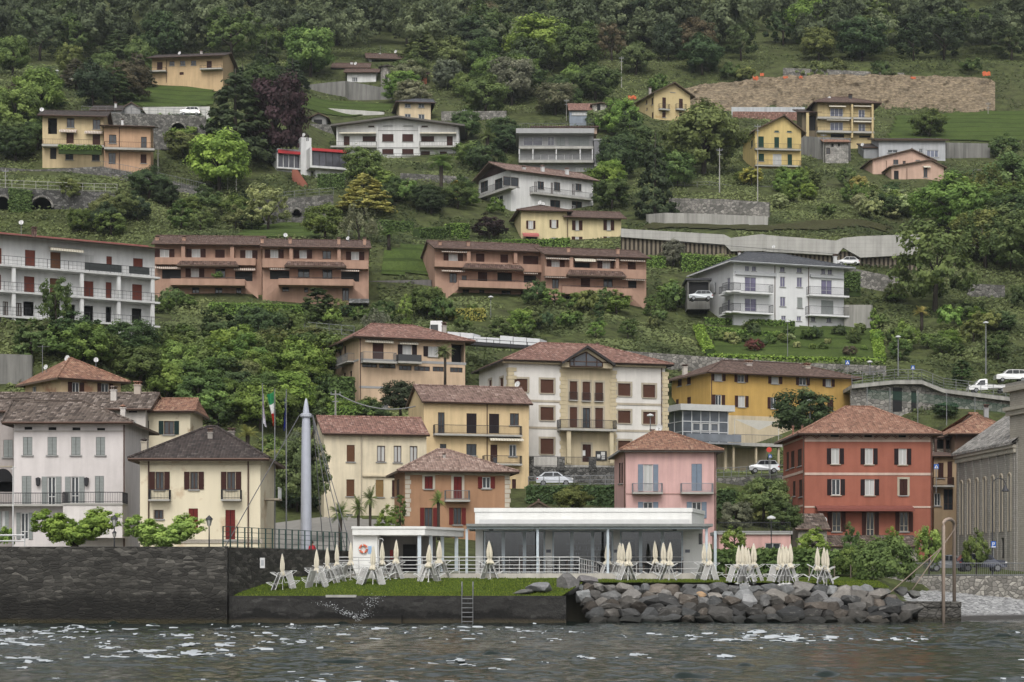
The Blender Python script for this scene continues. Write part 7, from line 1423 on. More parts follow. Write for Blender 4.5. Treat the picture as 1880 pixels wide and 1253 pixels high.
for gi, lst in enumerate((UL, UR)):
    for i, (px, top) in enumerate(lst):
        p = lawn_at(px, top+69); Y = p.y; p.z = zz(top, Y)-2.66
        lab = 'closed cream parasol, %s from the dark quay wall along the lido lawn' % ORD[i] if gi == 0 else 'closed cream parasol, %s of those above the boulder bank counted from the terrace' % ORD[min(i, 19)] if i < 20 else 'closed cream parasol, last of those above the boulder bank near the round shrub'
        e = empty('parasol', p, lab, 'parasol', 'closed parasols on the lido lawn'); ma_, mb_ = um[i % 3]
        for nm, me in (('canopy', ma_), ('pole', mb_)): o = bpy.data.objects.new(nm, me); COL.objects.link(o); o.parent = e
        e.rotation_euler = (lr.uniform(-.045, .045), lr.uniform(-.05, .05), lr.uniform(0, 6)); e.scale = (lr.uniform(.85, 1.2),)*2+(lr.uniform(.95, 1.03),)
        nl = (4, 4, 4, 3, 3, 5, 3, 2, 4, 3, 2)[i] if gi == 0 else 2
        for k in range(nl):
            sg = -1 if k % 2 == 0 else 1; dx = sg*(.55+.16*(k//2))+lr.uniform(-.1, .1); dy = lr.uniform(-.45, .5) if gi == 0 else lr.uniform(-.3, .5); x, y = p.x+dx, Y+dy
            z = float(lawn_z(np.array(x), np.array(y))); rz = (0 if sg < 0 else math.pi)+lr.uniform(-.75, .75); lb = 'white sun lounger tipped on end beside the %s parasol from the dark quay wall' % ORD[i] if gi == 0 else 'white sun lounger tipped on end at the %s parasol above the boulder bank' % (ORD[i] if i < 20 else 'last')
            if first: LT.location = (x, y, z); LT.rotation_euler = (0, 0, rz); LT['label'] = lb; first = False
            else: copy_thing(LT, (x, y, z), rz, lb)
for i, px in enumerate((1064, 1182, 1284, 1333, 1382, 1437, 1486, 1532, 1562)):
    p = lawn_at(px, 1062); mb = MB(); mb.tube([p-Vector((0, 0, .2)), p+Vector((0, 0, .95))], .045, 6); tag(mb.build('post', paint((.16, .13, .1), .9, 0, 'weathered_post'), loc=p), '%s brown wooden post along the lawn crest, counted from the largest boulder' % ORD[i], 'post', 'wooden posts along the lawn crest')
ST1 = rubble((.15, .145, .135), (.24, .23, .21), (.09, .088, .08), 1.9, 'terrace_stone', .5); ST2 = rubble((.22, .21, .19), (.33, .31, .28), (.12, .118, .11), 1.7, 'pale_terrace_stone', .45)
ST3 = rubble((.10, .098, .093), (.18, .175, .165), (.05, .05, .048), 2.2, 'dark_terrace_stone', .55); CN1 = concrete((.42, .41, .38), 'new_concrete', .35, True); CN2 = concrete((.22, .215, .2), 'streaked_concrete', .7); CN3 = concrete((.36, .35, .32), 'old_pale_concrete', .6)
def gY(px, py): return ground_hit(px, py)
def hwall(name, label, pts, mat, Y=None, thick=.6, cat='wall', down=3):
    """pts: (px, top row, foot row[, Y])"""
    P = []
    for i, q in enumerate(pts):
        y = q[3] if len(q) > 3 else (Y if Y else gY(q[0], q[2])); P.append(((q[0]-CX)/F*y, y, zz(q[2], y)-down, zz(q[1], y)))
    mb = MB(); strip_wall(mb, P, thick); o = mb.build(name, mat, loc=(P[0][0], P[0][1], P[0][2]+down)); return tag(o, label, cat), P
def niche(o, P, px0, px1, ptop, pbot, Y):          # dark arched opening set in a wall
    x0, x1 = (px0-CX)/F*Y, (px1-CX)/F*Y; z0, z1 = zz(pbot, Y), zz(ptop, Y); r = (x1-x0)/2; c = (x0+x1)/2; zs = max(z0, z1-r); k = (z1-zs)/r
    pts = [(c+r*math.cos(t), Y, zs+r*k*math.sin(t)) for t in np.linspace(0, math.pi, 13)]+[(x0, Y, z0), (x1, Y, z0)]; mb = MB(); mb.face(pts[::-1]); mb.face(pts)
    a = mb.build('arch_opening', HOLE, o); mb = MB(); mb.tube([(p[0], p[1]-.05, p[2]) for p in pts[:13]], .22, 5); mb.build('arch_ring', ST2, a)
def hrail(label, P, h=1.05, step=2.0, mat=GALV, rails=(1, .55, .1), name='railing', pr=.04): return railing(name, label, [(p[0], p[1]-.05, p[3]) for p in P], h, rails, step, mat, .035, pr)
o, P = hwall('arcade_wall', 'tall dark stone arcade wall with ivy and arches above the white apartments', [(-60, 342, 440, 331), (0, 345, 436, 331), (110, 350, 425, 331), (215, 353, 400, 331)], ST3); niche(o, P, -12, 20, 360, 425, 330.9); niche(o, P, 56, 97, 361, 385, 330.9)
hrail('pale railing along the road above the stone arcade', P, 1.3, 1.9, paint((.42, .41, .38), .7, .1, 'pale_rail'))
o, P = hwall('road_wall', 'stone road wall with a single dark arch below the yellow and orange houses', [(-60, 303, 345, 357), (60, 312, 348, 357), (185, 306, 350, 357), (240, 316, 350, 357), (378, 348, 375, 357)], ST1); niche(o, P, 198, 233, 328, 345, 356.9)
P = P[2:]; P = [(p[0], p[1], p[2], p[3]-.8) for p in P]; hrail('long grey steel railing sloping down beside the road below the orange house', P, 1.8, .45, GALV, (1, .5, .05), pr=.02)
o, P = hwall('road_wall', 'grey stone road viaduct wall with an arch under the parked van', [(150, 207, 222, 379), (225, 209, 240, 379), (290, 210, 245, 379), (378, 214, 250, 379)], ST1); niche(o, P, 312, 342, 225, 245, 378.9); hrail('thin railing along the upper road beside the parked van', P, 1.2, 1.6)
o, P = hwall('wall', 'long low white garden wall behind the parked van', [(262, 197, 206, 389), (385, 196, 207, 389)], concrete((.55, .54, .51), 'white_wall', .3))
o, P = hwall('wall', 'curved stone terrace wall with a small arch near the red and white villa', [(470, 366, 418), (522, 366, 410), (560, 362, 412), (612, 358, 400)], ST1); niche(o, P, 537, 553, 383, 396, P[2][1]-.15); hrail('grey road railing below the red and white villa', P, 1.2, 2.2)
o, P = hwall('wall', 'high streaked concrete wall below the houses at the wood edge', [(543, 159, 176, 482), (600, 152, 178, 482), (634, 149, 176, 482), (640, 150, 186, 480), (720, 164, 192, 480)], CN2)
hwall('wall', 'low white road wall above the broad white chalet', [(562, 200, 206, 462), (602, 199, 208, 460), (705, 206, 214, 458)], concrete((.5, .49, .46), 'white_wall', .3)); hwall('wall', 'grey stone bank wall behind the white chimney tower', [(560, 227, 262, 436), (618, 230, 262, 436)], ST1)
hwall('wall', 'stained grey concrete wall between the two orange condominiums', [(678, 516, 549, 300), (792, 514, 548, 300)], concrete((.16, .15, .145), 'stained_concrete', .6))
hwall('wall', 'stone terrace wall under the grey street lamp', [(1228, 364, 396), (1330, 366, 398), (1412, 372, 402)], ST2); o, P = hwall('wall', 'low pale road wall behind the stone terrace', [(1232, 340, 352, 384), (1300, 338, 352, 384), (1352, 348, 356, 384)], CN3); hrail('grey railing on the road beside the lamp post', [(p[0]+.0, p[1]-3, p[2], p[3]-1.4) for p in P]+[((1480-CX)/F*381, 381, 0, zz(352, 381))], 1.2, 2.4)
hwall('wall', 'weathered whitish concrete terrace wall above the brown slope', [(1186, 394, 410), (1220, 391, 413), (1300, 393, 414), (1410, 398, 416)], CN3)
o, P = hwall('retaining_wall', 'new pale concrete retaining beam stepping along the hillside', [(1140, 420, 432, 331), (1330, 431, 446, 331), (1342, 437, 458, 330.6), (1400, 430, 458, 330.6), (1408, 432, 459, 330.2), (1535, 442, 466, 330.2), (1548, 437, 452, 330), (1580, 434, 470, 329.8), (1690, 430, 464, 329.8)], CN1, down=.3, thick=.8)
BWD = MB(); n = NT('pile_wall'); sp = n.n('SeparateXYZ'); n.l(n.uv(), sp.inputs[0]); fr = n.ma('FRACT', n.ma('DIVIDE', sp.outputs[0], .72)); g = n.geo(); a = n.noise(n.mapped(g, (2, 2, .5)), 1.5, 4)
col = n.mix(n.ramp(fr, [(.42, (0, 0, 0)), (.55, (1, 1, 1))]), n.mix(a, (.02, .018, .015), (.06, .05, .04)), n.mix(a, (.13, .11, .08), (.26, .22, .17))); n.bump(fr, 1, .2); PILE = n.fin(col, .95, 0, .1)
hwall('pile_wall', 'brown wall of vertical piles under the new concrete beam', [(1140, 430, 462, 331.6), (1330, 444, 472, 331.6), (1545, 462, 486, 330.9), (1690, 462, 498, 330.6)], PILE, down=1)
hrail('steel waler rail across the pile wall', [((1225-CX)/F*330.6, 330.6, 0, zz(449, 330.6)), ((1545-CX)/F*329.8, 329.8, 0, zz(473, 329.8))], .5, 40, IRON, (1,)); hwall('wall', 'stone wall behind the purple windowed villa', [(1560, 492, 525), (1600, 500, 532), (1650, 510, 540)], ST2); hwall('wall', 'pale terrace block beside the purple windowed villa', [(1550, 560, 582, 303), (1600, 560, 582, 301)], CN3)
hwall('wall', 'mossy stone wall under the dense trees at the slope edge', [(1776, 521, 545), (1845, 524, 548)], ST1); hwall('wall', 'grey stone wall at the foot of the hedged garden', [(1090, 640, 662), (1295, 655, 684), (1460, 666, 690), (1627, 672, 692)], ST2)
o, P = hwall('retaining_wall', 'dark stone terrace wall below the civic building', [(966, 856, 897, 219), (1060, 858, 897, 219), (1136, 858, 897, 219)], ST3); railing('railing', 'black railing on the dark wall in front of the civic building', [(p[0], p[1]+.1, p[3]) for p in P], 1.1, (1, .1), .14, IRON, .03, .014)
for px, od in ((973, 'first'), (1030, 'second'), (1088, 'third')):
    mb = MB(); x = (px-CX)/F*219; mb.box(x-.42, 218.85, zz(856, 219)-.5, x+.42, 219.75, zz(839, 219)); tag(mb.build('pier', ST3, loc=(x, 219.3, zz(858, 219))), '%s dark stone pier from the yellow house on the civic building wall' % od, 'pier', 'stone piers on the terrace wall')
hrail('thin street railing beside the parked silver hatchback', [((970-CX)/F*210, 210, 0, zz(893, 210)), ((1140-CX)/F*210, 210, 0, zz(890, 210))], 1.0, 1.6); o, P = hwall('wall', 'stone street wall under the parked grey car', [(1315, 878, 912, 228), (1440, 872, 905, 226)], ST1); hrail('steel railing beside the parked grey car', P, 1.1, .9)
o, P = hwall('wall', 'dark concrete yard wall beside the small stone shed', [(1470, 250, 300, 424), (1502, 252, 310, 420), (1562, 254, 306, 419)], CN2); hwall('wall', 'dark concrete wall beside the long pale grey house', [(1735, 262, 302, 423), (1818, 264, 302, 423)], CN2); o, P = hwall('wall', 'arched stone wall at the end of the upper road', [(1785, 311, 352, 395), (1838, 312, 352, 395)], ST1); niche(o, P, 1800, 1828, 326, 350, 394.9)
hwall('wall', 'grey concrete cliff wall behind the pyramid roofed ochre house', [(-60, 648, 720, 214), (58, 652, 720, 214)], CN2); hwall('wall', 'dry stone field wall above the little palm', [(810, 205, 226, 448), (930, 204, 228, 448)], ST2); hwall('wall', 'stone garden wall below the big broad chalet', [(735, 318, 331), (860, 325, 342)], ST1)
Yv = 251; o, P = hwall('viaduct', 'curved stone road viaduct with two dark doorways right behind the ochre house', [(1562, 714, 760, Yv), (1640, 706, 758, Yv), (1690, 706, 758, Yv), (1730, 722, 765, Yv), (1890, 742, 785, Yv-4)], ST2); mb = MB()
for a, b, t, bb in ((1639, 1656, 712, 756), (1673, 1682, 718, 756)): mb.box((a-CX)/F*Yv, Yv-.05, zz(bb, Yv), (b-CX)/F*Yv, Yv+.1, zz(t, Yv))
mb.build('doorway', HOLE, o); mb = MB(); strip_wall(mb, [(x, y-.9, zt-.05, zt+.42) for x, y, _, zt in P], 8); mb.build('road_slab', CN3, o); railing('railing', 'grey road railing curving along the viaduct', [(x, y-.8, zt+.42) for x, y, _, zt in P], 1.35, (1, .75, .5, .25, .05), 1.5, GALV, .03, .04)
n = NT('green_net'); tr = n.n('BsdfTransparent'); df = n.n('BsdfDiffuse'); df.inputs[0].default_value = (.03, .09, .06, 1); mx = n.n('MixShader'); mx.inputs[0].default_value = .3; n.l(tr.outputs[0], mx.inputs[1]); n.l(df.outputs[0], mx.inputs[2]); n.l(mx.outputs[0], n.o.inputs[0]); nf = empty('net_fence', ((1640-CX)/F*238, 238, zz(775, 238)), 'tall fence of poles with green netting below the viaduct', 'fence'); mb, pm = MB(), MB()
xs_ = [(1592, 710), (1634, 712), (1685, 716), (1738, 722), (1790, 730), (1855, 738)]
for (a, t), (b, t2) in zip(xs_[:-1], xs_[1:]): mb.face([at(a, t+6, 238), at(b, t2+6, 238), at(b, t2+24, 238), at(a, t+22, 238)])
for a, t in xs_: pm.tube([at(a, 782, 238), at(a, t, 238)], .05, 5)
mb.build('netting', n.m, nf); pm.build('poles', GALV, nf)
n = NT('cut_rock'); g = n.geo(); m_ = n.mapped(g, (.5, .5, 1.1)); a = n.noise(m_, .7, 6, .7); b = n.noise(n.mapped(g, (.8, .8, 2.2)), 1.2, 5, .75); vo = n.n('TexVoronoi'); vo.inputs['Scale'].default_value = .9; n.l(m_, vo.inputs['Vector'])
col = n.ramp(b, [(.3, (.09, .072, .052)), (.5, (.24, .19, .13)), (.7, (.45, .36, .24))]); col = n.mix(n.ramp(a, [(.5, (0, 0, 0)), (.7, (.6, .6, .6))]), col, (.085, .075, .06)); n.bump(n.ma('ADD', b, vo.outputs['Distance']), 1.0, .5); ROCK = n.fin(col, .95, 0, .1)
tops = [(1230, 168), (1280, 156), (1340, 150), (1420, 141), (1500, 137), (1660, 139), (1760, 141), (1818, 144), (1828, 152)]; us = np.arange(1230, 1828, 1.5); V = []
for k, t in enumerate(np.linspace(0, 1, 22)):
    tp = np.interp(us, [q[0] for q in tops], [q[1] for q in tops])+vnoise(us/17, us*0)*4+vnoise(us/5, us*0+3)*2; py = (212+vnoise(us/22, us*0+8)*12)*(1-t)+tp*t; Y = 481+t*9+vnoise(us/9, us*0+t*7)*1.5+vnoise(us/3.2, us*0+t*20)*.7; V.append(np.stack([(us-CX)/F*Y, Y, HC+(YH-py)/F*Y], 1))
V = np.concatenate(V); nx = len(us); I = (np.arange(21)[:, None]*nx+np.arange(nx-1)[None]).ravel(); struct(npmesh('rock_cut', V, np.stack([I, I+1, I+nx+1, I+nx], 1), ROCK), 'bare brown earth and rock cut across the upper slope')
hwall('wall', 'broken pale stone wall along the top of the rock cut', [(1438, 125, 140, 494), (1520, 128, 140, 494), (1600, 132, 141, 494), (1660, 134, 141, 494)], ST2); ON = paint((.5, .12, .05), .9, 0, 'orange_netting'); nb = 0
for px, py, w_, h_ in ((1386, 146, 10, 9), (1398, 139, 7, 6), (1441, 144, 9, 5), (1469, 144, 6, 6), (1675, 145, 9, 5), (1809, 137, 14, 9), (1160, 181, 14, 7)):
    Y = 488 if px > 1200 else 462; p = at(px, py, Y); k = Y/F; mb = MB(); rr2 = random.Random(px)
    for i in range(5): x0 = -w_/2+w_*i/5; mb.face([(p.x+x0*k, p.y-1-rr2.random()*.6, p.z-h_*k*rr2.uniform(.3, .7)), (p.x+(x0+w_/4)*k, p.y-1, p.z-h_*k*rr2.uniform(.3, .7)), (p.x+(x0+w_/4)*k, p.y-.8, p.z+h_*k*rr2.uniform(.2, .6)), (p.x+x0*k, p.y-.8, p.z+h_*k*rr2.uniform(.2, .6))])
    tag(mb.build('safety_net', ON, loc=p), 'orange safety net on the edge of the brown rock cut' if px > 1200 else 'orange net beside the worn yellow gabled house', 'safety net', 'orange nets on the rock cut')
hwall('barrier', 'white lattice site barrier standing below the rock cut', [(1343, 197, 205, 470), (1478, 197, 206, 468)], concrete((.5, .52, .53), 'white_barrier', .5), thick=.15); hwall('pipe_stack', 'terracotta tiled lean-to wall under the white site barrier', [(1345, 205, 212, 469), (1476, 206, 213, 467)], T_RED)
def glassy(): return glass((.02, .022, .025), .05, 'car_glass')
def car(name, label, px, py, Y, L, H, Wd, col, kind='hatch', face=-1, rz=0, cat='car'):
    """side-on car: wheels on pixel row py; face -1 = nose to the left"""
    b = at(px, py, Y); e = empty(name, b, label, cat); prof_ = dict(hatch=[(-.5, .22), (-.5, .5), (-.46, .58), (-.27, .66), (-.1, .98), (.02, 1), (.28, .97), (.44, .66), (.5, .58), (.5, .22)], suv=[(-.5, .24), (-.5, .55), (-.47, .62), (-.27, .68), (-.16, .97), (.0, 1), (.36, .98), (.47, .68), (.5, .6), (.5, .24)], van=[(-.5, .2), (-.5, .42), (-.44, .5), (-.33, .9), (-.28, 1), (.49, 1), (.5, .9), (.5, .2)], pick=[(-.5, .2), (-.5, .42), (-.44, .5), (-.36, .55), (-.25, .95), (-.1, 1), (-.06, .95), (-.06, .2)])[kind]
    pf = [(-face*x*L if False else (x*L if face < 0 else -x*L), z*H) for x, z in prof_]; mb = MB(); hw = Wd/2; T = lambda x, y, z: (b.x+x, b.y+y, b.z+z)
    ins = lambda z: hw*(1 if z < .62*H else .86); A = [T(x, -ins(z), z) for x, z in pf]; B = [T(x, ins(z), z) for x, z in pf]; mb.face(A if face < 0 else A[::-1]); mb.face(B)
    for i in range(len(pf)): j = (i+1) % len(pf); mb.face([A[i], B[i], B[j], A[j]])
    pm = paint(col, .25, .3, 'car_paint_%d' % int(col[0]*100+col[2]*7), .5); pm.node_tree.nodes['Principled BSDF'].inputs['Coat Weight'].default_value = .6; mb.build('body', pm, e)
    sx = 1 if face < 0 else -1; gl = dict(hatch=[((-.2, .68), (-.08, .93), (.03, .94), (.03, .66)), ((.05, .66), (.05, .94), (.26, .92), (.36, .68))], suv=[((-.22, .69), (-.13, .93), (.0, .95), (.0, .68)), ((.02, .68), (.02, .95), (.2, .94), (.2, .68)), ((.22, .68), (.22, .94), (.34, .93), (.41, .7))], van=[((-.37, .56), (-.3, .88), (-.2, .9), (-.2, .55))], pick=[((-.32, .55), (-.23, .88), (-.12, .9), (-.12, .55))])[kind]
    for q in gl: m2 = MB(); m2.face([T(sx*x*L, -hw*(1.005 if z < .6 else .93)-.012, z*H) for x, z in q]); m2.build('window', glassy(), e)
    for x in ((-.31, .31) if kind != 'pick' else (-.33, .3)):
        for y in (-hw+.08, hw-.08):
            m2 = MB(); r = .3 if H < 2 else .36; c = T(sx*x*L, y, r); n_ = 14; ring = [(c[0]+r*math.cos(6.2832*i/n_), c[2]+r*math.sin(6.2832*i/n_)) for i in range(n_)]
            m2.face([(x_, c[1]-.11, z_) for x_, z_ in ring]); m2.face([(x_, c[1]+.11, z_) for x_, z_ in ring][::-1])
            for i in range(n_): j = (i+1) % n_; m2.face([(ring[i][0], c[1]-.11, ring[i][1]), (ring[i][0], c[1]+.11, ring[i][1]), (ring[j][0], c[1]+.11, ring[j][1]), (ring[j][0], c[1]-.11, ring[j][1])])
            w_ = m2.build('wheel', paint((.015, .015, .016), .8, 0, 'tyre'), e); m2 = MB(); m2.face([(c[0]+.2*math.cos(6.2832*i/10), c[1]-.118, c[2]+.2*math.sin(6.2832*i/10)) for i in range(10)]); m2.build('rim', GALV, w_)
    for x0, cc, nm in ((-.485, (.6, .6, .58), 'headlight'), (.47, (.3, .02, .02), 'tail_light')):
        if kind == 'pick' and nm == 'tail_light': continue
        m2 = MB(); x = sx*x0*L; m2.box(*T(x-.08, -hw-.012, .46*H), *T(x+.08, -hw+.2, .55*H)); m2.build(nm, paint(cc, .3, 0, nm+'_lens'), e)
    return e, b, T, L, H, hw, sx
car('parked_car', 'silver hatchback parked on the street below the civic building', 1018, 893, 212, 3.9, 1.5, 1.7, (.5, .52, .55), 'hatch', 1); car('parked_car', 'silver grey car parked below the glazed veranda', 1402, 870, 224, 3.4, 1.5, 1.7, (.42, .43, .44), 'suv', -1)
car('parked_car', 'dark blue grey estate car parked in front of the church', 1800, 1050, 163, 3.9, 1.45, 1.75, (.035, .04, .06), 'suv', 1); car('parked_car', 'grey car half hidden behind the estate car by the lake road', 1742, 1050, 166, 3.9, 1.4, 1.7, (.2, .21, .22), 'hatch', 1)
car('parked_car', 'white off-road car on the upper right road', 1856, 703, 266, 4.3, 1.7, 1.8, (.65, .65, .64), 'suv', -1); car('parked_car', 'pale car in front of the dark carport beside the purple windowed villa', 1286, 553, 298.5, 3.6, 1.5, 1.7, (.3, .32, .33), 'suv', -1); car('parked_car', 'small pale car behind the grey hip roof of the purple windowed villa', 1556, 489, 331, 3.8, 1.5, 1.7, (.45, .45, .45), 'hatch', -1)
car('van', 'white van parked on the upper road by the low white wall', 350, 214, 383, 3.9, 1.7, 1.8, (.7, .7, .68), 'suv', -1, cat='van')
e, b, T, L, H, hw, sx = car('pickup_truck', 'white pickup truck with a low flat bed on the viaduct road', 1815, 722, 254, 5.4, 1.75, 1.8, (.68, .68, .67), 'pick', -1, cat='truck'); mb = MB(); mb.box(*T(-.3, -hw, .55), *T(.5*L, hw, .62)); mb.box(*T(-.3, -hw, .62), *T(.5*L, -hw+.04, .98)); mb.box(*T(-.3, hw-.04, .62), *T(.5*L, hw, .98)); mb.box(*T(.5*L-.04, -hw+.04, .62), *T(.5*L, hw-.04, .98)); mb.build('flatbed', paint((.62, .62, .61), .5, 0, 'bed_white'), e)
b = at(800, 634, 258); e = empty('lorry', b, 'white lorry with a long flat white load passing behind the peach villa roof', 'lorry'); mb = MB(); T = lambda x, y, z: (b.x+x, b.y+y, b.z+z); cw = 25*258/F
mb.box8([T(-cw/2, -1.2, .5), T(cw/2, -1.2, .5), T(cw/2, 1.2, .5), T(-cw/2, 1.2, .5), T(-cw/2+.25, -1.15, 3.0), T(cw/2, -1.15, 3.0), T(cw/2, 1.15, 3.0), T(-cw/2+.25, 1.15, 3.0)]); mb.build('cab', paint((.7, .7, .7), .4, 0, 'lorry_white'), e); mb = MB(); mb.box(*T(-.65, -1.23, 1.6), *T(.35, -1.16, 2.5)); mb.build('window', glassy(), e)
A0, A1 = at(828, 640, 257), at(998, 652, 252); mb = MB(); d = (A1-A0); nrm = Vector((-d.y, d.x, 0)).normalized()*1.2; rr2 = random.Random(2)
for k in range(7):
    p, q = A0.lerp(A1, k/7+.004), A0.lerp(A1, (k+1)/7-.004); z0, z1 = 1.0, 1.75+rr2.uniform(-.15, .3); mb.box8([tuple(v+Vector((0, 0, z))) for z in (z0, z1) for v in (p-nrm, q-nrm, q+nrm, p+nrm)])
mb.build('load', paint((.62, .63, .64), .5, 0, 'wrapped_panels'), e); mb = MB(); mb.box8([tuple(v+Vector((0, 0, z))) for z in (.55, .98) for v in (A0-nrm, A1-nrm, A1+nrm, A0+nrm)]); mb.build('trailer', BLACKF, e)
hrail('black roadside guard rail behind the civic building roof', [((845-CX)/F*250, 250, 0, zz(640, 250)), ((1000-CX)/F*246, 246, 0, zz(650, 246))], 1.3, 2.2, IRON, (1, .5)); hrail('grey roadside guard rail running down behind the peach villa', [((515-CX)/F*262, 262, 0, zz(606, 262)), ((650-CX)/F*256, 256, 0, zz(618, 256))], 1.3, 2.0)
def hpole(px, top, foot, label, kind='pole', Y=None, mat=None, r=.12, cat=None):
    Y = Y or gY(px, foot); b = at(px, foot, Y); zt = zz(top, Y); nm = {'lamp': 'street_lamp', 'pole': 'utility_pole', 'church': 'street_lamp'}[kind]; e = empty(nm, b, label, cat or nm.replace('_', ' ')); mb = MB(); m = mat or (CN3 if kind == 'pole' else GALV)
    mb.tube([b-Vector((0, 0, 1)), (b.x, b.y, zt)], r*1.2, 6, r2=r*.7); mb.build('post', m, e); mb = MB()
    if kind == 'pole':
        mb.box(b.x-.55, b.y-.06, zt-.5, b.x+.55, b.y+.06, zt-.38); mb.box(b.x-.35, b.y-.06, zt-1.3, b.x+.35, b.y+.06, zt-1.2)
        for x in (-.5, 0, .5): mb.tube([(b.x+x, b.y, zt-.4), (b.x+x, b.y, zt-.15)], .05, 5)
        mb.build('crossarm', GALV, e)
    elif kind == 'lamp': mb.lathe([(.1, -.25), (.38, -.12), (.36, 0), (.1, .12), (0, .14)], (b.x, b.y, zt), 10); mb.build('lamp_head', paint((.55, .56, .56), .4, 0, 'lamp_head'), e)
    else:
        mb.tube([(b.x, b.y, zt-.1)]+[(b.x+.55-.55*math.cos(t), b.y, zt+.55*math.sin(t)) for t in np.linspace(0, math.pi, 9)], .04, 5); mb.lathe([(.05, -.05), (.32, -.55), (.3, -.6), (0, -.6)], (b.x+1.1, b.y, zt), 10); mb.build('lamp_head', IRON, e)
hpole(1141, 104, 162, 'tall grey utility pole standing against the woods above the stone cottage'); hpole(1321, 272, 354, 'grey utility pole beside the big olive green tree'); hpole(1391, 228, 394, 'tall slim pole in front of the green shuttered yellow house', r=.09); hpole(290, 270, 326, 'grey concrete pole beside the orange house wall'); hpole(434, 294, 356, 'pale pole in front of the bright green round tree', r=.1); hpole(853, 200, 236, 'pale pole behind the broad white chalet roof', r=.08)
hpole(1150, 206, 248, 'thin grey pole nearest the stone cottage', r=.08); hpole(1155, 203, 250, 'thin grey pole nearest the yellow gabled house', r=.08); hpole(1040, 182, 222, 'grey pole beside the red roofed shed', r=.08); hpole(1512, 245, 300, 'slim pole in front of the small stone shed', r=.07); hpole(616, 717, 765, 'grey pole with a sagging cable behind the cream building', Y=222); hpole(10, 310, 350, 'pale pole on the road above the ivy arcade', r=.08); hpole(418, 312, 350, 'thin pole beside the pale pole on the left road', r=.06)
hpole(1810, 592, 690, 'tall street lamp on the green slope above the white pickup', 'lamp', r=.09); hpole(1649, 618, 692, 'street lamp above the curved viaduct', 'lamp', r=.09); hpole(1487, 735, 785, 'street lamp beside the round tree at the ochre house', 'lamp', Y=226, r=.08); hpole(1194, 762, 800, 'curved street lamp at the corner of the civic building', 'lamp', Y=214, r=.07); hpole(1446, 590, 660, 'thin garden lamp post inside the hedged garden', 'lamp', r=.05); hpole(1597, 664, 690, 'lamp beside the garden wall behind the ochre house', 'lamp', r=.07); hpole(1822, 890, 1045, 'black street lamp with a bell shade in front of the church wall', 'church', Y=170, mat=IRON, r=.06); hpole(105, 130, 170, 'thin lamp post beside the little white cottage', 'lamp', r=.06); hpole(1814, 188, 212, 'short pale post at the end of the rock cut', r=.08); hpole(901, 545, 585, 'garden lamp post near the yellow green hedge', 'lamp', r=.05); hpole(1416, 950, 1000, 'black lantern post on the pink terrace', 'lamp', Y=168, mat=IRON, r=.05)
def sign(px, py, sz, Y, label, kind):
    p = at(px, py, Y); k = Y/F*sz/2; e = empty('road_sign', p, label, 'sign'); mb = MB(); mb.tube([(p.x, p.y+.05, p.z-2.6), (p.x, p.y+.05, p.z+k)], .04, 5); mb.build('post', GALV, e); mb = MB()
    if kind == 'red':
        mb.face([(p.x+k*math.cos(t), p.y, p.z+k*math.sin(t)) for t in np.linspace(0, 2*math.pi, 17)[:-1]]); mb.face([(p.x+k*.35*math.cos(t)-0, p.y-.01, p.z+k*.35*math.sin(t)) for t in np.linspace(0, 2*math.pi, 9)[:-1]], 1); mb.build('plate', [paint((.5, .05, .03), .5, 0, 'sign_red'), paint((.5, .05, .03), .5, 0, 'sign_red')], e); return
    mb.box(p.x-k, p.y-.02, p.z-k*(1.3 if kind == 'P' else 1), p.x+k, p.y+.02, p.z+k*(1.3 if kind == 'P' else 1)); pl = mb.build('plate', paint((.02, .09, .35), .5, 0, 'sign_blue'), e); mb = MB(); Wt = paint((.7, .7, .7), .5, 0, 'sign_white'); y = p.y-.03
    if kind == 'P':
        mb.box(p.x-k*.45, y, p.z-k*.6, p.x-k*.2, y+.008, p.z+k*.8); mb.box(p.x-k*.2, y, p.z+k*.55, p.x+k*.45, y+.008, p.z+k*.8); mb.box(p.x-k*.2, y, p.z-k*.02, p.x+k*.45, y+.008, p.z+k*.2); mb.box(p.x+k*.25, y, p.z+k*.2, p.x+k*.45, y+.008, p.z+k*.55); mb.box(p.x-k*.8, y, p.z-k*1.2, p.x+k*.8, y+.008, p.z-k*.8)
    else:
        mb.face([(p.x-k*.8, y, p.z-k*.7), (p.x+k*.8, y, p.z-k*.7), (p.x, y, p.z+k*.8)]); mb.build('triangle', Wt, pl); mb = MB(); y -= .012; mb.box(p.x-k*.1, y, p.z-k*.2, p.x+k*.12, y+.006, p.z+k*.25); mb.face([(p.x-k*.3, y, p.z-k*.6), (p.x-k*.12, y, p.z-k*.6), (p.x+k*.05, y, p.z-k*.15), (p.x-k*.08, y, p.z-k*.15)]); mb.face([(p.x+k*.15, y, p.z-k*.6), (p.x+k*.33, y, p.z-k*.6), (p.x+k*.1, y, p.z-k*.15), (p.x-k*.03, y, p.z-k*.15)]); Wt = IRON
    mb.build('symbol', Wt, pl)
sign(1556, 666, 8, 262, 'blue pedestrian crossing sign above the ochre house roof', 'ped'); sign(1676, 675, 7, 264, 'blue road sign above the viaduct railing', 'ped'); sign(1719, 857, 9, 196, 'blue pedestrian crossing sign beside the red house', 'ped'); sign(1412, 826, 10, 222, 'round red road sign below the terrace sail', 'red'); sign(1414, 828+10, 6, 221, 'small blue crossing sign under the round red sign', 'ped'); sign(1824, 1000, 9, 163, 'white and blue parking sign by the lake road', 'P')
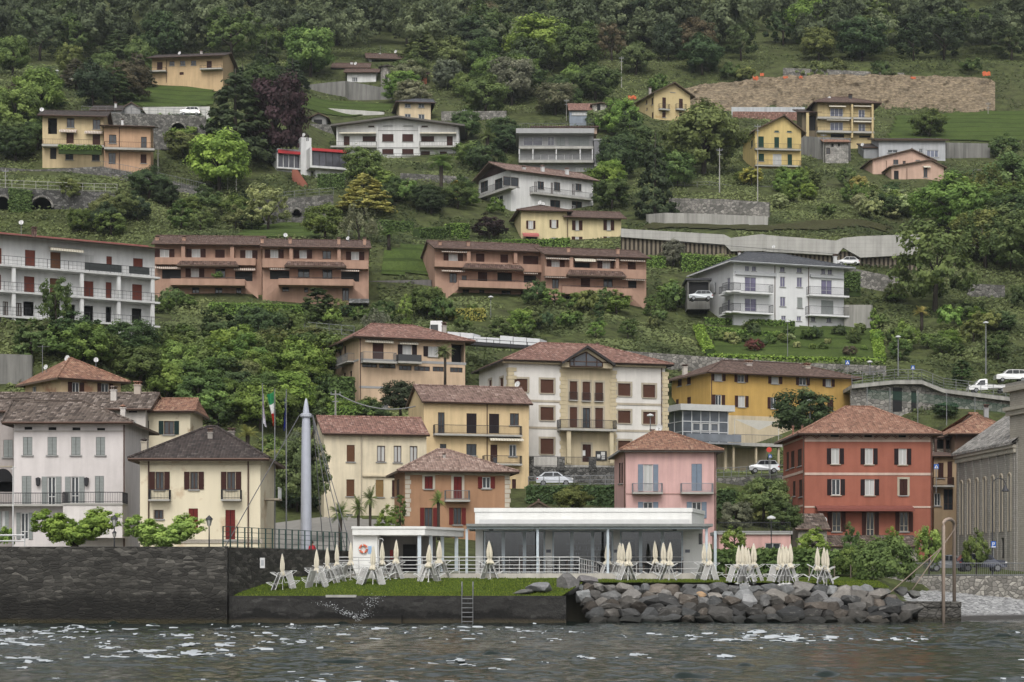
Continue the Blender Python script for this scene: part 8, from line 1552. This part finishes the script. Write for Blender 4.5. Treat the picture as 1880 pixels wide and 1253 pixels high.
mb = MB(); mb.tube([at(621+(768-621)*t, 724+(745-724)*t+52*4*t*(1-t)*.3, 222-4*t) for t in np.linspace(0, 1, 14)], .07, 5); tag(mb.build('cable', paint((.2, .2, .2), .7, 0, 'cable_grey')), 'thick grey cable sagging from the pole to the tall yellow house', 'cable')
o = House('carport', 'dark open carport beside the purple windowed villa', 'carport', (1262, 301), (1303, 301), 515, 556, 6, CN2, lod=1, extra_base=1); o.win((1265, 518, 1301, 553), 'x', name='opening', rd=.5); o.roof('flat', o.ze+.3, IRON, .3, gutter=None); o.done()
b = at(573, 985, 150); b.z = 4.0; pe = empty('person', b, 'person in a red top standing behind the green fence by the grey mast', 'person')
me = bpy.data.meshes.new('body'); J = [(0, 0, .92), (0, 0, 1.2), (0, 0, 1.42), (0, -.01, 1.52), (0, -.02, 1.64), (0, -.01, 1.74), (-.1, 0, .88), (-.11, -.02, .48), (-.11, 0, .08), (-.11, -.14, .03), (.1, 0, .88), (.12, .02, .48), (.13, .03, .08), (.13, -.11, .03), (-.19, 0, 1.4), (-.25, -.02, 1.13), (-.22, -.1, .9), (-.21, -.13, .8), (.19, 0, 1.4), (.26, 0, 1.13), (.24, -.08, .9), (.23, -.1, .8)]
E = [(0, 1), (1, 2), (2, 3), (3, 4), (4, 5), (0, 6), (6, 7), (7, 8), (8, 9), (0, 10), (10, 11), (11, 12), (12, 13), (2, 14), (14, 15), (15, 16), (16, 17), (2, 18), (18, 19), (19, 20), (20, 21)]; R = [.14, .15, .15, .06, .095, .08, .09, .065, .045, .04, .09, .065, .045, .04, .065, .05, .035, .035, .065, .05, .035, .035]
me.from_pydata(J, E, []); o = bpy.data.objects.new('body', me); COL.objects.link(o); o.parent = pe; md = o.modifiers.new('skin', 'SKIN'); sb = o.modifiers.new('smooth', 'SUBSURF'); sb.levels = sb.render_levels = 2
for i, v in enumerate(me.skin_vertices[0].data): v.radius = (R[i], R[i]); v.use_root = i == 0
n = NT('person_colours'); g = n.n('TexCoord').outputs['Object']; sp = n.n('SeparateXYZ'); n.l(g, sp.inputs[0]); n.fin(n.ramp(n.ma('DIVIDE', sp.outputs[2], 1.8), [(0, (.02, .02, .02)), (.05, (.04, .06, .15)), (.5, (.04, .06, .15)), (.51, (.35, .03, .04)), (.84, (.35, .03, .04)), (.85, (.4, .22, .15)), (1, (.4, .22, .15))]), .8); n.b.id_data.nodes; me.materials.append(n.m); n.m.node_tree.nodes['Color Ramp'].color_ramp.interpolation = 'CONSTANT'
mb = MB(); mb.lathe([(.1, 1.62), (.115, 1.68), (.1, 1.76), (.05, 1.82), (0, 1.83)], b, 10); mb.build('hair', paint((.03, .02, .015), .8, 0, 'dark_hair'), pe)
patch('meadow', 'bright green terraced meadow below the apricot house', [(215, 196), (240, 165), (300, 152), (400, 148), (398, 196)], MEADOW); patch('meadow', 'terraced green vineyard meadow at the upper right', [(1622, 262), (1640, 214), (1760, 208), (1900, 205), (1960, 206), (1960, 262)], MEADOW); patch('lawn', 'green lawn between the two orange condominiums', [(690, 512), (690, 470), (720, 452), (795, 450), (795, 512)], MEADOW)
patch('lawn', 'small lawn above the orange condominium', [(430, 440), (450, 410), (560, 412), (600, 440)], MEADOW); patch('lawn', 'hedged garden lawn below the purple windowed villa', [(1292, 662), (1300, 602), (1560, 600), (1622, 606), (1622, 668)], MEADOW)
patch('meadow', 'brownish grass slope below the pale terrace wall', [(1160, 428), (1190, 412), (1410, 416), (1480, 405), (1640, 420), (1640, 432), (1400, 430)], grassmat('dry_grass', (.055, .055, .025), (.075, .075, .035), (.085, .10, .035))); patch('meadow', 'overgrown grass below the streaked concrete wall', [(545, 200), (560, 176), (640, 186), (730, 192), (720, 205)], MEADOW); patch('meadow', 'grass under the viaduct', [(1590, 792), (1600, 762), (1740, 765), (1800, 775), (1800, 800)], MEADOW)
patch('square', 'paved village square behind the green fence', [(470, 1049), (470, 962), (560, 952), (640, 950), (745, 962), (760, 1049)], PAVE, y0=147, off=.12)
def hedge(label, pts, w_=1.2, tone='fresh', Y=None, dens=34, name='hedge'):
    """clipped hedge; pts: (px, top row, foot row[, Y])"""
    V, T = [], []; hr = np.random.default_rng(sum(map(ord, label)))
    Q = [(((q[0]-CX)/F*y), y, zz(q[2], y), zz(q[1], y)) for q in pts for y in [q[3] if len(q) > 3 else (Y or gY(q[0], q[2]))]]; o0 = np.array([Q[0][0], Q[0][1], Q[0][2]])
    for a, b in zip(Q[:-1], Q[1:]):
        L = math.dist(a[:2], b[:2]); h = max(.3, ((a[3]-a[2])+(b[3]-b[2]))/2); m = int(min(9000, L*(h*1.5+w_)*dens)); t = hr.random(m); s = hr.random(m)*(h*1.5+w_); front = s < h; back = s > h+w_
        base = np.array(a)[None]*(1-t[:, None])+np.array(b)[None]*t[:, None]; dx, dy = (b[0]-a[0])/L, (b[1]-a[1])/L; z = np.where(front, base[:, 2]+s*(base[:, 3]-base[:, 2])/h, base[:, 3]); off = np.where(front, 0, np.where(back, w_, s-h)); z = np.where(back, base[:, 3]-(s-h-w_), z)
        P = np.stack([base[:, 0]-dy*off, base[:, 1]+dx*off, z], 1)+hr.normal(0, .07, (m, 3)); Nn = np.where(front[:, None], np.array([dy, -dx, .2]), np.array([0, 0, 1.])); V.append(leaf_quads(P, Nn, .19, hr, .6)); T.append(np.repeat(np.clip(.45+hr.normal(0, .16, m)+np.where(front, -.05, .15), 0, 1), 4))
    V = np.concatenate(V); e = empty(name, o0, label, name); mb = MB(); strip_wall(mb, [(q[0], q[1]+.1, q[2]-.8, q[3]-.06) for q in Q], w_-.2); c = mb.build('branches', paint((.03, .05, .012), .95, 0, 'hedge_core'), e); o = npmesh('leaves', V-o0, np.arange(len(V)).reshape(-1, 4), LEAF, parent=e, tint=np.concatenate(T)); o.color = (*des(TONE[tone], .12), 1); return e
hedge('clipped bright hedge climbing the side of the garden below the purple windowed villa', [(1312, 641, 656), (1302, 622, 640), (1291, 596, 612)], 1.4, 'bright'); hedge('clipped bright hedge along the foot of the hedged garden', [(1300, 650, 664), (1460, 656, 669), (1624, 659, 672)], 1.4, 'bright'); hedge('clipped hedge on the far side of the hedged garden', [(1625, 655, 668), (1620, 628, 640), (1616, 606, 618)], 1.3, 'bright'); hedge('upper clipped hedge under the purple windowed villa', [(1296, 584, 597), (1400, 588, 600), (1460, 590, 602)], 1.2, 'fresh'); hedge('lower row of hedge inside the hedged garden', [(1298, 600, 614), (1380, 608, 620), (1450, 612, 622)], 1.2, 'fresh')
hedge('tall dark green hedge below the parked silver hatchback', [(966, 894, 938, 207), (1138, 893, 938, 207)], 1.5, 'deep'); hedge('dark green hedge beside the pink house', [(1312, 903, 938, 206), (1350, 902, 938, 206)], 1.5, 'deep'); hedge('long bright hedge in front of the first orange condominium', [(384, 556, 578), (460, 558, 584), (562, 561, 584)], 1.4, 'fresh'); hedge('yellow green clipped hedge between the orange condominiums', [(800, 567, 588), (892, 568, 592)], 1.5, 'yellow'); hedge('green hedge on the terrace of the yellow two part house', [(905, 441, 457, 338), (1000, 440, 457, 338), (1046, 437, 456, 338)], 1.4, 'fresh'); hedge('small hedge beside the orange condominium end wall', [(1184, 470, 492), (1222, 472, 494)], 1.4, 'fresh'); hedge('ivy hung garden hedge behind the carport', [(1252, 466, 500), (1300, 470, 500), (1344, 474, 496)], 1.5, 'fresh'); hedge('box hedge in front of the red and white villa', [(583, 320, 346, 366), (632, 319, 346, 366)], 2.2, 'mid'); hedge('pergola hedge row above the lawn', [(692, 404, 424), (760, 408, 430)], 1.5, 'mid'); hedge('short square hedge beside the purple plum tree', [(828, 411, 440), (862, 411, 440)], 1.6, 'fresh'); hedge('pergola of leaves below the hedge row', [(770, 420, 438), (830, 417, 438)], 1.4, 'mid'); hedge('hanging ivy on the dark arcade wall', [(16, 346, 424, 330.2), (58, 350, 425, 330.2)], .5, 'mid', name='ivy'); hedge('tall ivy hedge beside the peach villa', [(604, 694, 752, 236), (650, 693, 752, 236)], 1.5, 'mid'); hedge('low square hedge at the foot of the wooded slope', [(603, 748, 768, 228), (652, 748, 768, 228)], 1.3, 'fresh'); hedge('green hedge beyond the parasols on the lido', [(1312, 1012, 1052, 149.5), (1470, 1010, 1054, 149.5), (1570, 1016, 1056, 149)], 1.6, 'mid'); hedge('planted leaf strip on the balcony of the yellow awning house', [(107, 266, 274, 357.8), (186, 268, 276, 357.8)], .6, 'fresh'); hedge('ivy covered wall behind the purple windowed villa', [(1548, 500, 535, 309), (1580, 500, 535, 309)], .8, 'mid', name='ivy')
random.seed(21)
for kd, px, top, h, w_, tone, lab, *Y in [
 ('pollard', 137, 934, 70, 124, 'bright', 'wide pollarded tree with two bright green heads on a forked trunk', 132.5), ('pollard', 300, 945, 66, 112, 'bright', 'bushy pollarded tree with a broad bright green head below the cream house', 132.5),
 ('palm', 625, 920, 100, 46, 'mid', 'short palm nearest the grey mast', 152), ('palm', 658, 911, 104, 34, 'mid', 'slim palm in the middle of the three by the cream building', 158), ('palm', 680, 891, 120, 34, 'mid', 'tallest palm in front of the cream building', 162), ('palm', 805, 902, 80, 36, 'fresh', 'young palm in front of the orange brown house', 170), ('small_tree', 711, 933, 60, 44, 'fresh', 'round bright bush tree in front of the orange brown house', 168), ('cypress', 735, 906, 70, 18, 'mid', 'ivy column at the corner of the orange brown house', 176),
 ('tall_palm', 817, 630, 82, 42, 'olive', 'tall shaggy palm with an ivy trunk in front of the peach villa', 232), ('broadleaf', 735, 698, 62, 68, 'dark', 'dense dark round tree behind the cream building roof', 226), ('broadleaf', 1469, 712, 90, 108, 'deep', 'round leafy tree in front of the ochre house', 228),
 ('broadleaf', 403, 240, 112, 110, 'bright', 'bright green round tree beside the pale pole above the first orange condominium'), ('conifer', 432, 118, 190, 140, 'dark', 'huge dark conifer beside the purple beech'), ('broadleaf', 508, 136, 170, 112, 'purple', 'large dark purple beech tree'), ('broadleaf', 570, 50, 92, 92, 'fresh', 'big round green tree on top of the streaked wall'), ('conifer', 489, 66, 100, 70, 'dark', 'dark conifer left of the big round tree at the wood edge'),
 ('broadleaf', 172, 116, 82, 70, 'dark', 'dense dark evergreen beside the little white cottage'), ('broadleaf', 70, 130, 90, 90, 'fresh', 'fresh green tree above the yellow awning house'), ('broadleaf', 30, 160, 95, 90, 'fresh', 'leafy tree at the edge above the yellow awning house'), ('broadleaf', 1292, 191, 130, 140, 'olive', 'massive olive green round tree below the worn yellow house'), ('conifer', 1203, 236, 170, 72, 'dark', 'dark spreading conifer right of the white timber gabled house'), ('broadleaf', 1140, 180, 74, 64, 'fresh', 'fresh green tree beside the stone cottage'), ('broadleaf', 1140, 250, 80, 78, 'deep', 'deep green tree beside the grey modern house'),
 ('broadleaf', 665, 270, 72, 72, 'mid', 'round tree in front of the broad white chalet'), ('tall_palm', 810, 278, 96, 60, 'fresh', 'tall palm on a pale trunk below the broad white chalet'), ('conifer', 668, 312, 84, 104, 'yellow', 'yellow green layered conifer below the round tree'), ('airy', 492, 342, 82, 80, 'pale', 'pale flowering tree on the lawn above the first orange condominium'), ('broadleaf', 597, 378, 62, 74, 'mid', 'leafy tree left of the willow above the condominium'), ('weeping', 660, 372, 74, 70, 'grey', 'grey green willow like tree above the first orange condominium'), ('small_tree', 898, 396, 44, 62, 'purple', 'small purple plum tree beside the coral awning'), ('palm', 714, 418, 44, 40, 'mid', 'little palm on the lawn between the condominiums'), ('palm', 895, 236, 62, 44, 'olive', 'palm behind the timber gabled white house'), ('cypress', 837, 330, 44, 18, 'yellow', 'small golden cypress below the tall palm'),
 ('weeping', 688, 562, 48, 52, 'grey', 'clump of pampas grass below the first condominium'), ('cypress', 583, 527, 66, 52, 'deep', 'dark upright bush tree at the condominium corner'), ('broadleaf', 785, 526, 60, 66, 'mid', 'rounded green tree at the corner of the second orange condominium'), ('small_tree', 745, 545, 46, 30, 'bright', 'bright yellow green small tree between the condominiums'), ('small_tree', 1075, 546, 16, 14, 'fresh', 'clipped ball bush in front of the second condominium'), ('cypress', 1100, 550, 44, 18, 'deep', 'dark narrow cypress below the second condominium'),
 ('broadleaf', 1236, 440, 52, 44, 'grey', 'grey olive tree beside the second condominium'), ('small_tree', 1230, 518, 44, 50, 'fresh', 'leafy tree beside the dark carport'), ('airy', 1716, 414, 160, 150, 'mid', 'large loose olive green tree beside the new concrete wall'), ('small_tree', 1812, 572, 10, 10, 'mid', 'tiny bush on the far slope'), ('cypress', 1766, 660, 48, 34, 'deep', 'clipped egg shaped evergreen above the white pickup'), ('small_tree', 1605, 570, 36, 22, 'fresh', 'clipped round bush beside the purple windowed villa'), ('palm', 1692, 562, 50, 40, 'yellow', 'low palm under the large loose tree'), ('small_tree', 1386, 622, 26, 34, 'red', 'round red bush in the hedged garden'), ('small_tree', 1560, 634, 22, 26, 'brownish', 'brown red bush in the hedged garden'), ('broadleaf', 1706, 204, 50, 64, 'mid', 'round tree standing in the vineyard meadow'), ('broadleaf', 1738, 738, 32, 46, 'deep', 'dark bush behind the green netting'), ('broadleaf', 740, 130, 60, 72, 'fresh', 'yellow green tree in front of the burnt orange house'), ('broadleaf', 990, 36, 90, 120, 'fresh', 'big bright round tree standing out of the wood above the cottage'), ('broadleaf', 888, 10, 96, 96, 'deep', 'deep green rounded tree in the wood above the burnt orange house'), ('small_tree', 1842, 250, 42, 56, 'mid', 'round tree at the end of the dark concrete wall'), ('broadleaf', 940, 104, 90, 80, 'grey', 'greyish tree at the wood edge behind the modern house'),
 ('shrub', 1622, 984, 98, 122, 'mid', 'big rounded green shrub at the end of the lido lawn', 141.5), ('shrub', 1562, 1006, 58, 66, 'mid', 'smaller rounded shrub beside the biggest lido shrub', 146.5), ('small_tree', 1348, 968, 50, 46, 'bright', 'bright leafy bush behind the parasols by the pink annex', 155), ('small_tree', 1490, 972, 60, 64, 'bright', 'bright leafy tree under the brown lean-to roof', 158), ('small_tree', 1562, 966, 70, 36, 'mid', 'rounded young tree right of the bright leafy tree', 160), ('small_tree', 1640, 974, 60, 40, 'bright', 'bright young street tree behind the biggest shrub', 163), ('small_tree', 1706, 962, 92, 50, 'fresh', 'oval street tree beside the pipe portal', 160.5), ('small_tree', 1792, 976, 74, 46, 'mid', 'small street tree in front of the dark estate car', 161.2),
 ('broadleaf', 1402, 880, 70, 84, 'olive', 'dark olive tree right of the pink house', 190), ('broadleaf', 1352, 920, 60, 60, 'grey', 'grey green shrub beside the pink house wall', 186), ('broadleaf', 1440, 925, 56, 66, 'deep', 'deep green shrub left of the red house', 184), ('broadleaf', 1050, 892, 50, 66, 'olive', 'olive green shrub in front of the tall dark hedge', 198), ('broadleaf', 555, 800, 130, 100, 'olive', 'dark overgrown tree filling the gap behind the flagpoles', 172), ('weeping', 552, 782, 60, 56, 'grey', 'silvery olive tree behind the dark blue flag', 182), ('palm', 455, 782, 60, 50, 'yellow', 'yellowish palm behind the dark pyramid roof', 178), ('bush', 8, 968, 40, 30, 'bright', 'green bush at the end of the quay by the tube railing', 131.6), ('bush', 400, 500, 12, 20, 'mid', 'round planter bush in front of the first condominium', 283), ('airy', 103, 512, 86, 60, 'mid', 'thin young tree growing in front of the white apartment balconies', 218)]:
    plant(kd, px, top, h, w_, tone, label=lab, Y=Y[0] if Y else None)
def inside(poly, x, y):
    c = False
    for i in range(len(poly)): (x1, y1), (x2, y2) = poly[i], poly[(i+1) % len(poly)]; c ^= (y1 > y) != (y2 > y) and x < (x2-x1)*(y-y1)/(y2-y1+1e-9)+x1
    return c
def fill(poly, n, h, kinds, tones, asp=(.9, 1.3), keep=()):
    xs, ys = [p[0] for p in poly], [p[1] for p in poly]; k = t = 0; pts = []
    while k < n and t < n*60:
        t += 1; x, y = random.uniform(min(xs), max(xs)), random.uniform(min(ys), max(ys))
        if not inside(poly, x, y) or any(abs(x-a)*1.2+abs(y-b)*1.8 < h[0]*.55 for a, b in pts) or any(r[0] < x < r[2] and r[1] < y < r[3] for r in keep): continue
        hh = random.uniform(*h); pts.append((x, y)); plant(random.choice(kinds), x, y-hh, hh, hh*random.uniform(*asp), random.choice(tones)); k += 1
G1 = ['mid', 'fresh', 'deep', 'mid', 'fresh', 'olive']; G2 = ['mid', 'deep', 'olive', 'brownish', 'mid', 'grey']
fill([(0, 665), (0, 650), (290, 668), (380, 640), (470, 632), (600, 660), (625, 700), (600, 770), (480, 800), (370, 800), (350, 760), (240, 700), (100, 668)], 52, (52, 88), ['broadleaf', 'broadleaf', 'broadleaf', 'airy', 'small_tree'], G1)
fill([(150, 440), (120, 380), (230, 360), (380, 378), (480, 400), (470, 436), (300, 436)], 20, (36, 62), ['broadleaf', 'small_tree'], ['mid', 'deep', 'dark', 'mid', 'olive'])
fill([(690, 610), (700, 580), (900, 580), (1000, 560), (1240, 570), (1290, 600), (1280, 640), (1010, 628), (880, 625)], 30, (22, 48), ['small_tree', 'bush', 'bush', 'airy'], G1)
fill([(1420, 368), (1600, 365), (1660, 380), (1650, 408), (1480, 405), (1425, 395)], 12, (24, 42), ['broadleaf', 'small_tree', 'bush'], G1+['pale'], keep=((1290, 320, 1420, 420),))
fill([(1690, 440), (1700, 425), (1760, 415), (1800, 375), (1890, 350), (1900, 560), (1800, 500), (1790, 440)], 20, (60, 110), ['broadleaf', 'airy', 'broadleaf', 'weeping'], ['mid', 'deep', 'mid', 'olive', 'fresh'])
fill([(1640, 690), (1640, 580), (1740, 590), (1890, 560), (1890, 690)], 18, (24, 52), ['bush', 'small_tree', 'broadleaf'], ['mid', 'olive', 'fresh', 'deep'])
fill([(840, 260), (850, 235), (940, 235), (945, 320), (880, 330), (850, 300)], 7, (34, 60), ['broadleaf', 'small_tree'], ['mid', 'deep', 'fresh']); fill([(690, 380), (700, 340), (860, 350), (950, 390), (860, 410), (760, 405)], 12, (30, 50), ['broadleaf', 'small_tree', 'bush'], ['deep', 'mid', 'dark', 'fresh'])
fill([(1095, 300), (1105, 255), (1180, 250), (1270, 330), (1280, 350), (1180, 400), (1090, 400)], 9, (44, 80), ['broadleaf', 'small_tree'], ['mid', 'deep', 'fresh', 'deep'], keep=((1160, 350, 1250, 430),)); fill([(1350, 345), (1370, 335), (1470, 342), (1560, 335), (1600, 345), (1600, 358), (1420, 358)], 11, (26, 42), ['broadleaf', 'small_tree'], G1+['yellow'])
fill([(820, 200), (830, 150), (1000, 150), (1130, 170), (1040, 215), (900, 225)], 14, (44, 74), ['broadleaf'], ['mid', 'grey', 'deep', 'fresh', 'mid']); fill([(290, 260), (300, 225), (385, 235), (360, 320), (310, 300)], 6, (36, 60), ['broadleaf', 'small_tree'], G1); fill([(0, 270), (0, 220), (70, 230), (75, 300), (0, 300)], 5, (40, 64), ['broadleaf'], ['dark', 'deep', 'mid'])
fill([(0, 200), (0, 130), (100, 140), (260, 160), (270, 145), (230, 200)], 9, (50, 84), ['broadleaf', 'conifer'], ['mid', 'deep', 'fresh', 'brownish']); fill([(440, 200), (420, 140), (560, 140), (560, 200)], 5, (50, 80), ['broadleaf', 'conifer'], ['deep', 'dark', 'mid']); fill([(690, 175), (760, 150), (830, 150), (830, 215), (740, 200)], 6, (38, 60), ['broadleaf'], ['mid', 'deep', 'grey'])
fill([(1310, 640), (1320, 612), (1600, 618), (1610, 648)], 26, (12, 26), ['bush', 'small_tree'], ['mid', 'fresh', 'olive', 'deep', 'pale']); fill([(285, 580), (290, 555), (380, 555), (385, 585)], 6, (20, 34), ['bush', 'small_tree'], G1); fill([(560, 600), (600, 575), (700, 585), (700, 600)], 6, (20, 32), ['bush', 'small_tree'], G1); fill([(1560, 640), (1640, 540), (1660, 600), (1640, 660)], 5, (18, 34), ['bush'], G1)
fill([(1480, 372), (1600, 368), (1760, 372), (1800, 385), (1700, 405), (1560, 400)], 14, (28, 46), ['broadleaf', 'small_tree'], ['mid', 'fresh', 'deep', 'pale']); fill([(1030, 230), (1030, 205), (1180, 215), (1190, 245), (1110, 250)], 5, (26, 42), ['small_tree', 'bush'], G1); fill([(870, 190), (1300, 150), (1880, 135), (1880, 150), (1300, 170)], 10, (26, 40), ['bush'], ['mid', 'olive', 'deep'])
fill([(1318, 1000), (1318, 935), (1350, 925), (1440, 915), (1470, 960), (1470, 1000)], 12, (36, 62), ['small_tree', 'shrub'], ['olive', 'grey', 'deep', 'mid']); fill([(484, 960), (484, 900), (500, 860), (600, 850), (600, 960)], 9, (60, 100), ['broadleaf', 'small_tree'], ['olive', 'deep', 'mid', 'dark']); fill([(570, 720), (600, 690), (640, 770), (720, 775), (760, 790), (640, 800), (580, 790)], 9, (36, 60), ['broadleaf', 'small_tree'], ['mid', 'fresh', 'deep'])
TN = ['deep', 'mid', 'deep', 'dark', 'brownish', 'mid', 'blueish', 'olive', 'fresh', 'dark']
for row, (py, n_, hh) in enumerate(((138, 20, 66), (112, 21, 70), (84, 22, 72))):
    for i in range(n_):
        px = (i+.5+random.uniform(-.35, .35))*1880/n_
        if row == 0 and (270 < px < 415 or 520 < px < 760 or px > 1290): continue
        if row == 1 and 640 < px < 760: continue
        h = hh*random.uniform(.8, 1.35); plant(random.choice(['broadleaf', 'broadleaf', 'airy', 'conifer']) if row else 'broadleaf', px, py-h, h, h*random.uniform(.8, 1.15), random.choice(TN if 450 < px < 1000 or row else TN[:2]+['fresh', 'mid', 'olive', 'mid']))
wr_ = np.random.default_rng(77); VV, TT = [], []; base = []
for s_ in range(5): v, t = clumpy(np.random.default_rng(200+s_), 40, 2300, env_ell(np.random.default_rng(300+s_), 3.9, 4.2, 5.6, .55, .25, -.6), 1.3, .3); base.append((v, t))
for k in range(440):
    Y = 512+wr_.random()**1.1*175; u = wr_.uniform(-260, 2140); x = (u-CX)/F*Y; z = float(terrain(x, Y)); sc_ = wr_.uniform(.8, 1.55); v, t = base[k % 5]; a = wr_.random()*6.28; c, s = math.cos(a), math.sin(a); dk = wr_.choice([.0, .1, .2, .35, .55, .75])
    VV.append(np.stack([v[:, 0]*c-v[:, 1]*s, v[:, 0]*s+v[:, 1]*c, v[:, 2]*wr_.uniform(.9, 1.25)], 1)*sc_+np.array([x, Y, z])); TT.append(t*.7+dk*.75-.2)
V = np.concatenate(VV).astype(np.float32); o = npmesh('woodland', V, np.arange(len(V)).reshape(-1, 4), LEAF, tint=np.clip(np.concatenate(TT), 0, 1)); o.color = (*des((.058, .078, .034), .2), 1); tag(o, 'dense dark green woodland rising above the village', 'woodland', kind='stuff')
N = 420000; Y = 205+wr_.random(N)**1.25*330; u = wr_.uniform(-120, 2000, N); X_ = (u-CX)/F*Y; m = vnoise(X_/7+11, Y/7)+.5*vnoise(X_/2.3, Y/2.3); keep = m > -.2
for g in MEADOWS:
    ins = np.zeros(N, bool); k = len(g)
    for i in range(k): a, b = g[i], g[(i+1) % k]; ins ^= ((a.y > Y) != (b.y > Y)) & (X_ < (b.x-a.x)*(Y-a.y)/(b.y-a.y+1e-9)+a.x)
    keep &= ~ins
for h, _, _ in FOOT:
    dx, dy = X_-h.f.ox, Y-h.f.oy; a = dx*h.f.ex[0]+dy*h.f.ex[1]; d = dx*h.f.ey[0]+dy*h.f.ey[1]; keep &= ~((a > -1.5) & (a < h.W+1.5) & (d > -2.5) & (d < h.D+1))
keep &= ~((Y < 236) & (u > 560)); X_, Y, m = X_[keep], Y[keep], m[keep]; Z = terrain(X_, Y)+wr_.random(len(Y))*np.clip(m+.3, .1, 1)*1.1
P = np.stack([X_, Y, Z], 1); nn = np.tile(np.array([0, -.5, .8]), (len(P), 1)); V = leaf_quads(P, nn, .25, wr_, .65); tn = np.clip(.42+.9*vnoise(X_/5, Y/5)+.5*vnoise(X_/16, Y/16)+wr_.normal(0, .07, len(P)), 0, 1)
o = npmesh('undergrowth', V, np.arange(len(V)).reshape(-1, 4), LEAF, tint=np.repeat(tn, 4)); o.color = (*des((.06, .08, .026), .15), 1); tag(o, 'low scrub and weeds covering the open hillside', 'undergrowth', kind='stuff')
HL = []
for h, L, R in FOOT:
    zc = (h.zb+h.ze)/2; Yc = h.f.p(h.W/2, 0, 0)[1]; HL.append(((L[0]+R[0])/2, YH-(zc-HC)*F/Yc, abs(R[0]-L[0])/2, (h.ze-h.zb)*F/Yc/2, h.root['label']))
def short(l):
    for w_ in (' with ', ' under ', ' above ', ' below ', ' behind ', ' beside ', ' in front ', ' between ', ' near ', ' at ', ' joined ', ' standing ', ' rising ', ' half ', ' squeezed ', ' peeping ', ' cut ', ' stepping ', ' on ', ', '): l = l.split(w_)[0]
    return l
groups = {}
for e, kd, tone, px, py, hp, wp in TREES:
    kn = {'bush': 'bush', 'shrub': 'bush', 'airy': 'loose tree', 'conifer': 'conifer', 'small_tree': 'small tree'}.get(kd, 'tree')
    b = sorted(HL, key=lambda q: max(0, abs(px-q[0])-q[2])+1.3*max(0, abs(py-q[1])-q[3]))[0]; dx, dy = px-b[0], py-b[1]
    rel = 'in front of' if abs(dx) < b[2] and dy > 0 else 'above' if dy < -b[3] else 'below' if dy > b[3] else 'beside'
    rel = rel if rel != 'above' or py >= 120 else 'in the wood above'; sz = 'tall ' if hp > 75 else 'low ' if hp < 26 else ''
    groups.setdefault((sz+LOOK[tone], kn, rel, short(b[4])), []).append((e, px, py))
for (lk, kn, rel, hs), L in groups.items():
    L.sort(key=lambda q: q[1])
    for i, (e, px, py) in enumerate(L):
        e['label'] = ' '.join(('%s %s %s the %s' % (lk, kn, rel, hs) if len(L) == 1 else '%s %s %s the %s, %s of %d from the left' % (lk, kn, rel, hs, ORD[i], len(L))).split()[:16])
        e['group'] = 'trees at the edge of the wood' if py < 120 else 'trees and shrubs of the hillside gardens'

hz = MB(); hz.box(-450, -70, -4, 450, 1310, 320); n = NT('haze_air'); pv = n.n('VolumePrincipled'); pv.inputs['Density'].default_value = .00008; pv.inputs['Color'].default_value = (.82, .88, .95, 1); pv.inputs['Anisotropy'].default_value = .2; n.l(pv.outputs[0], n.o.inputs['Volume']); n.t.nodes.remove(n.b)
tag(hz.build('haze', n.m), 'thin pale haze in the damp air over the village', 'haze', kind='stuff'); SC.cycles.volume_bounces = 1
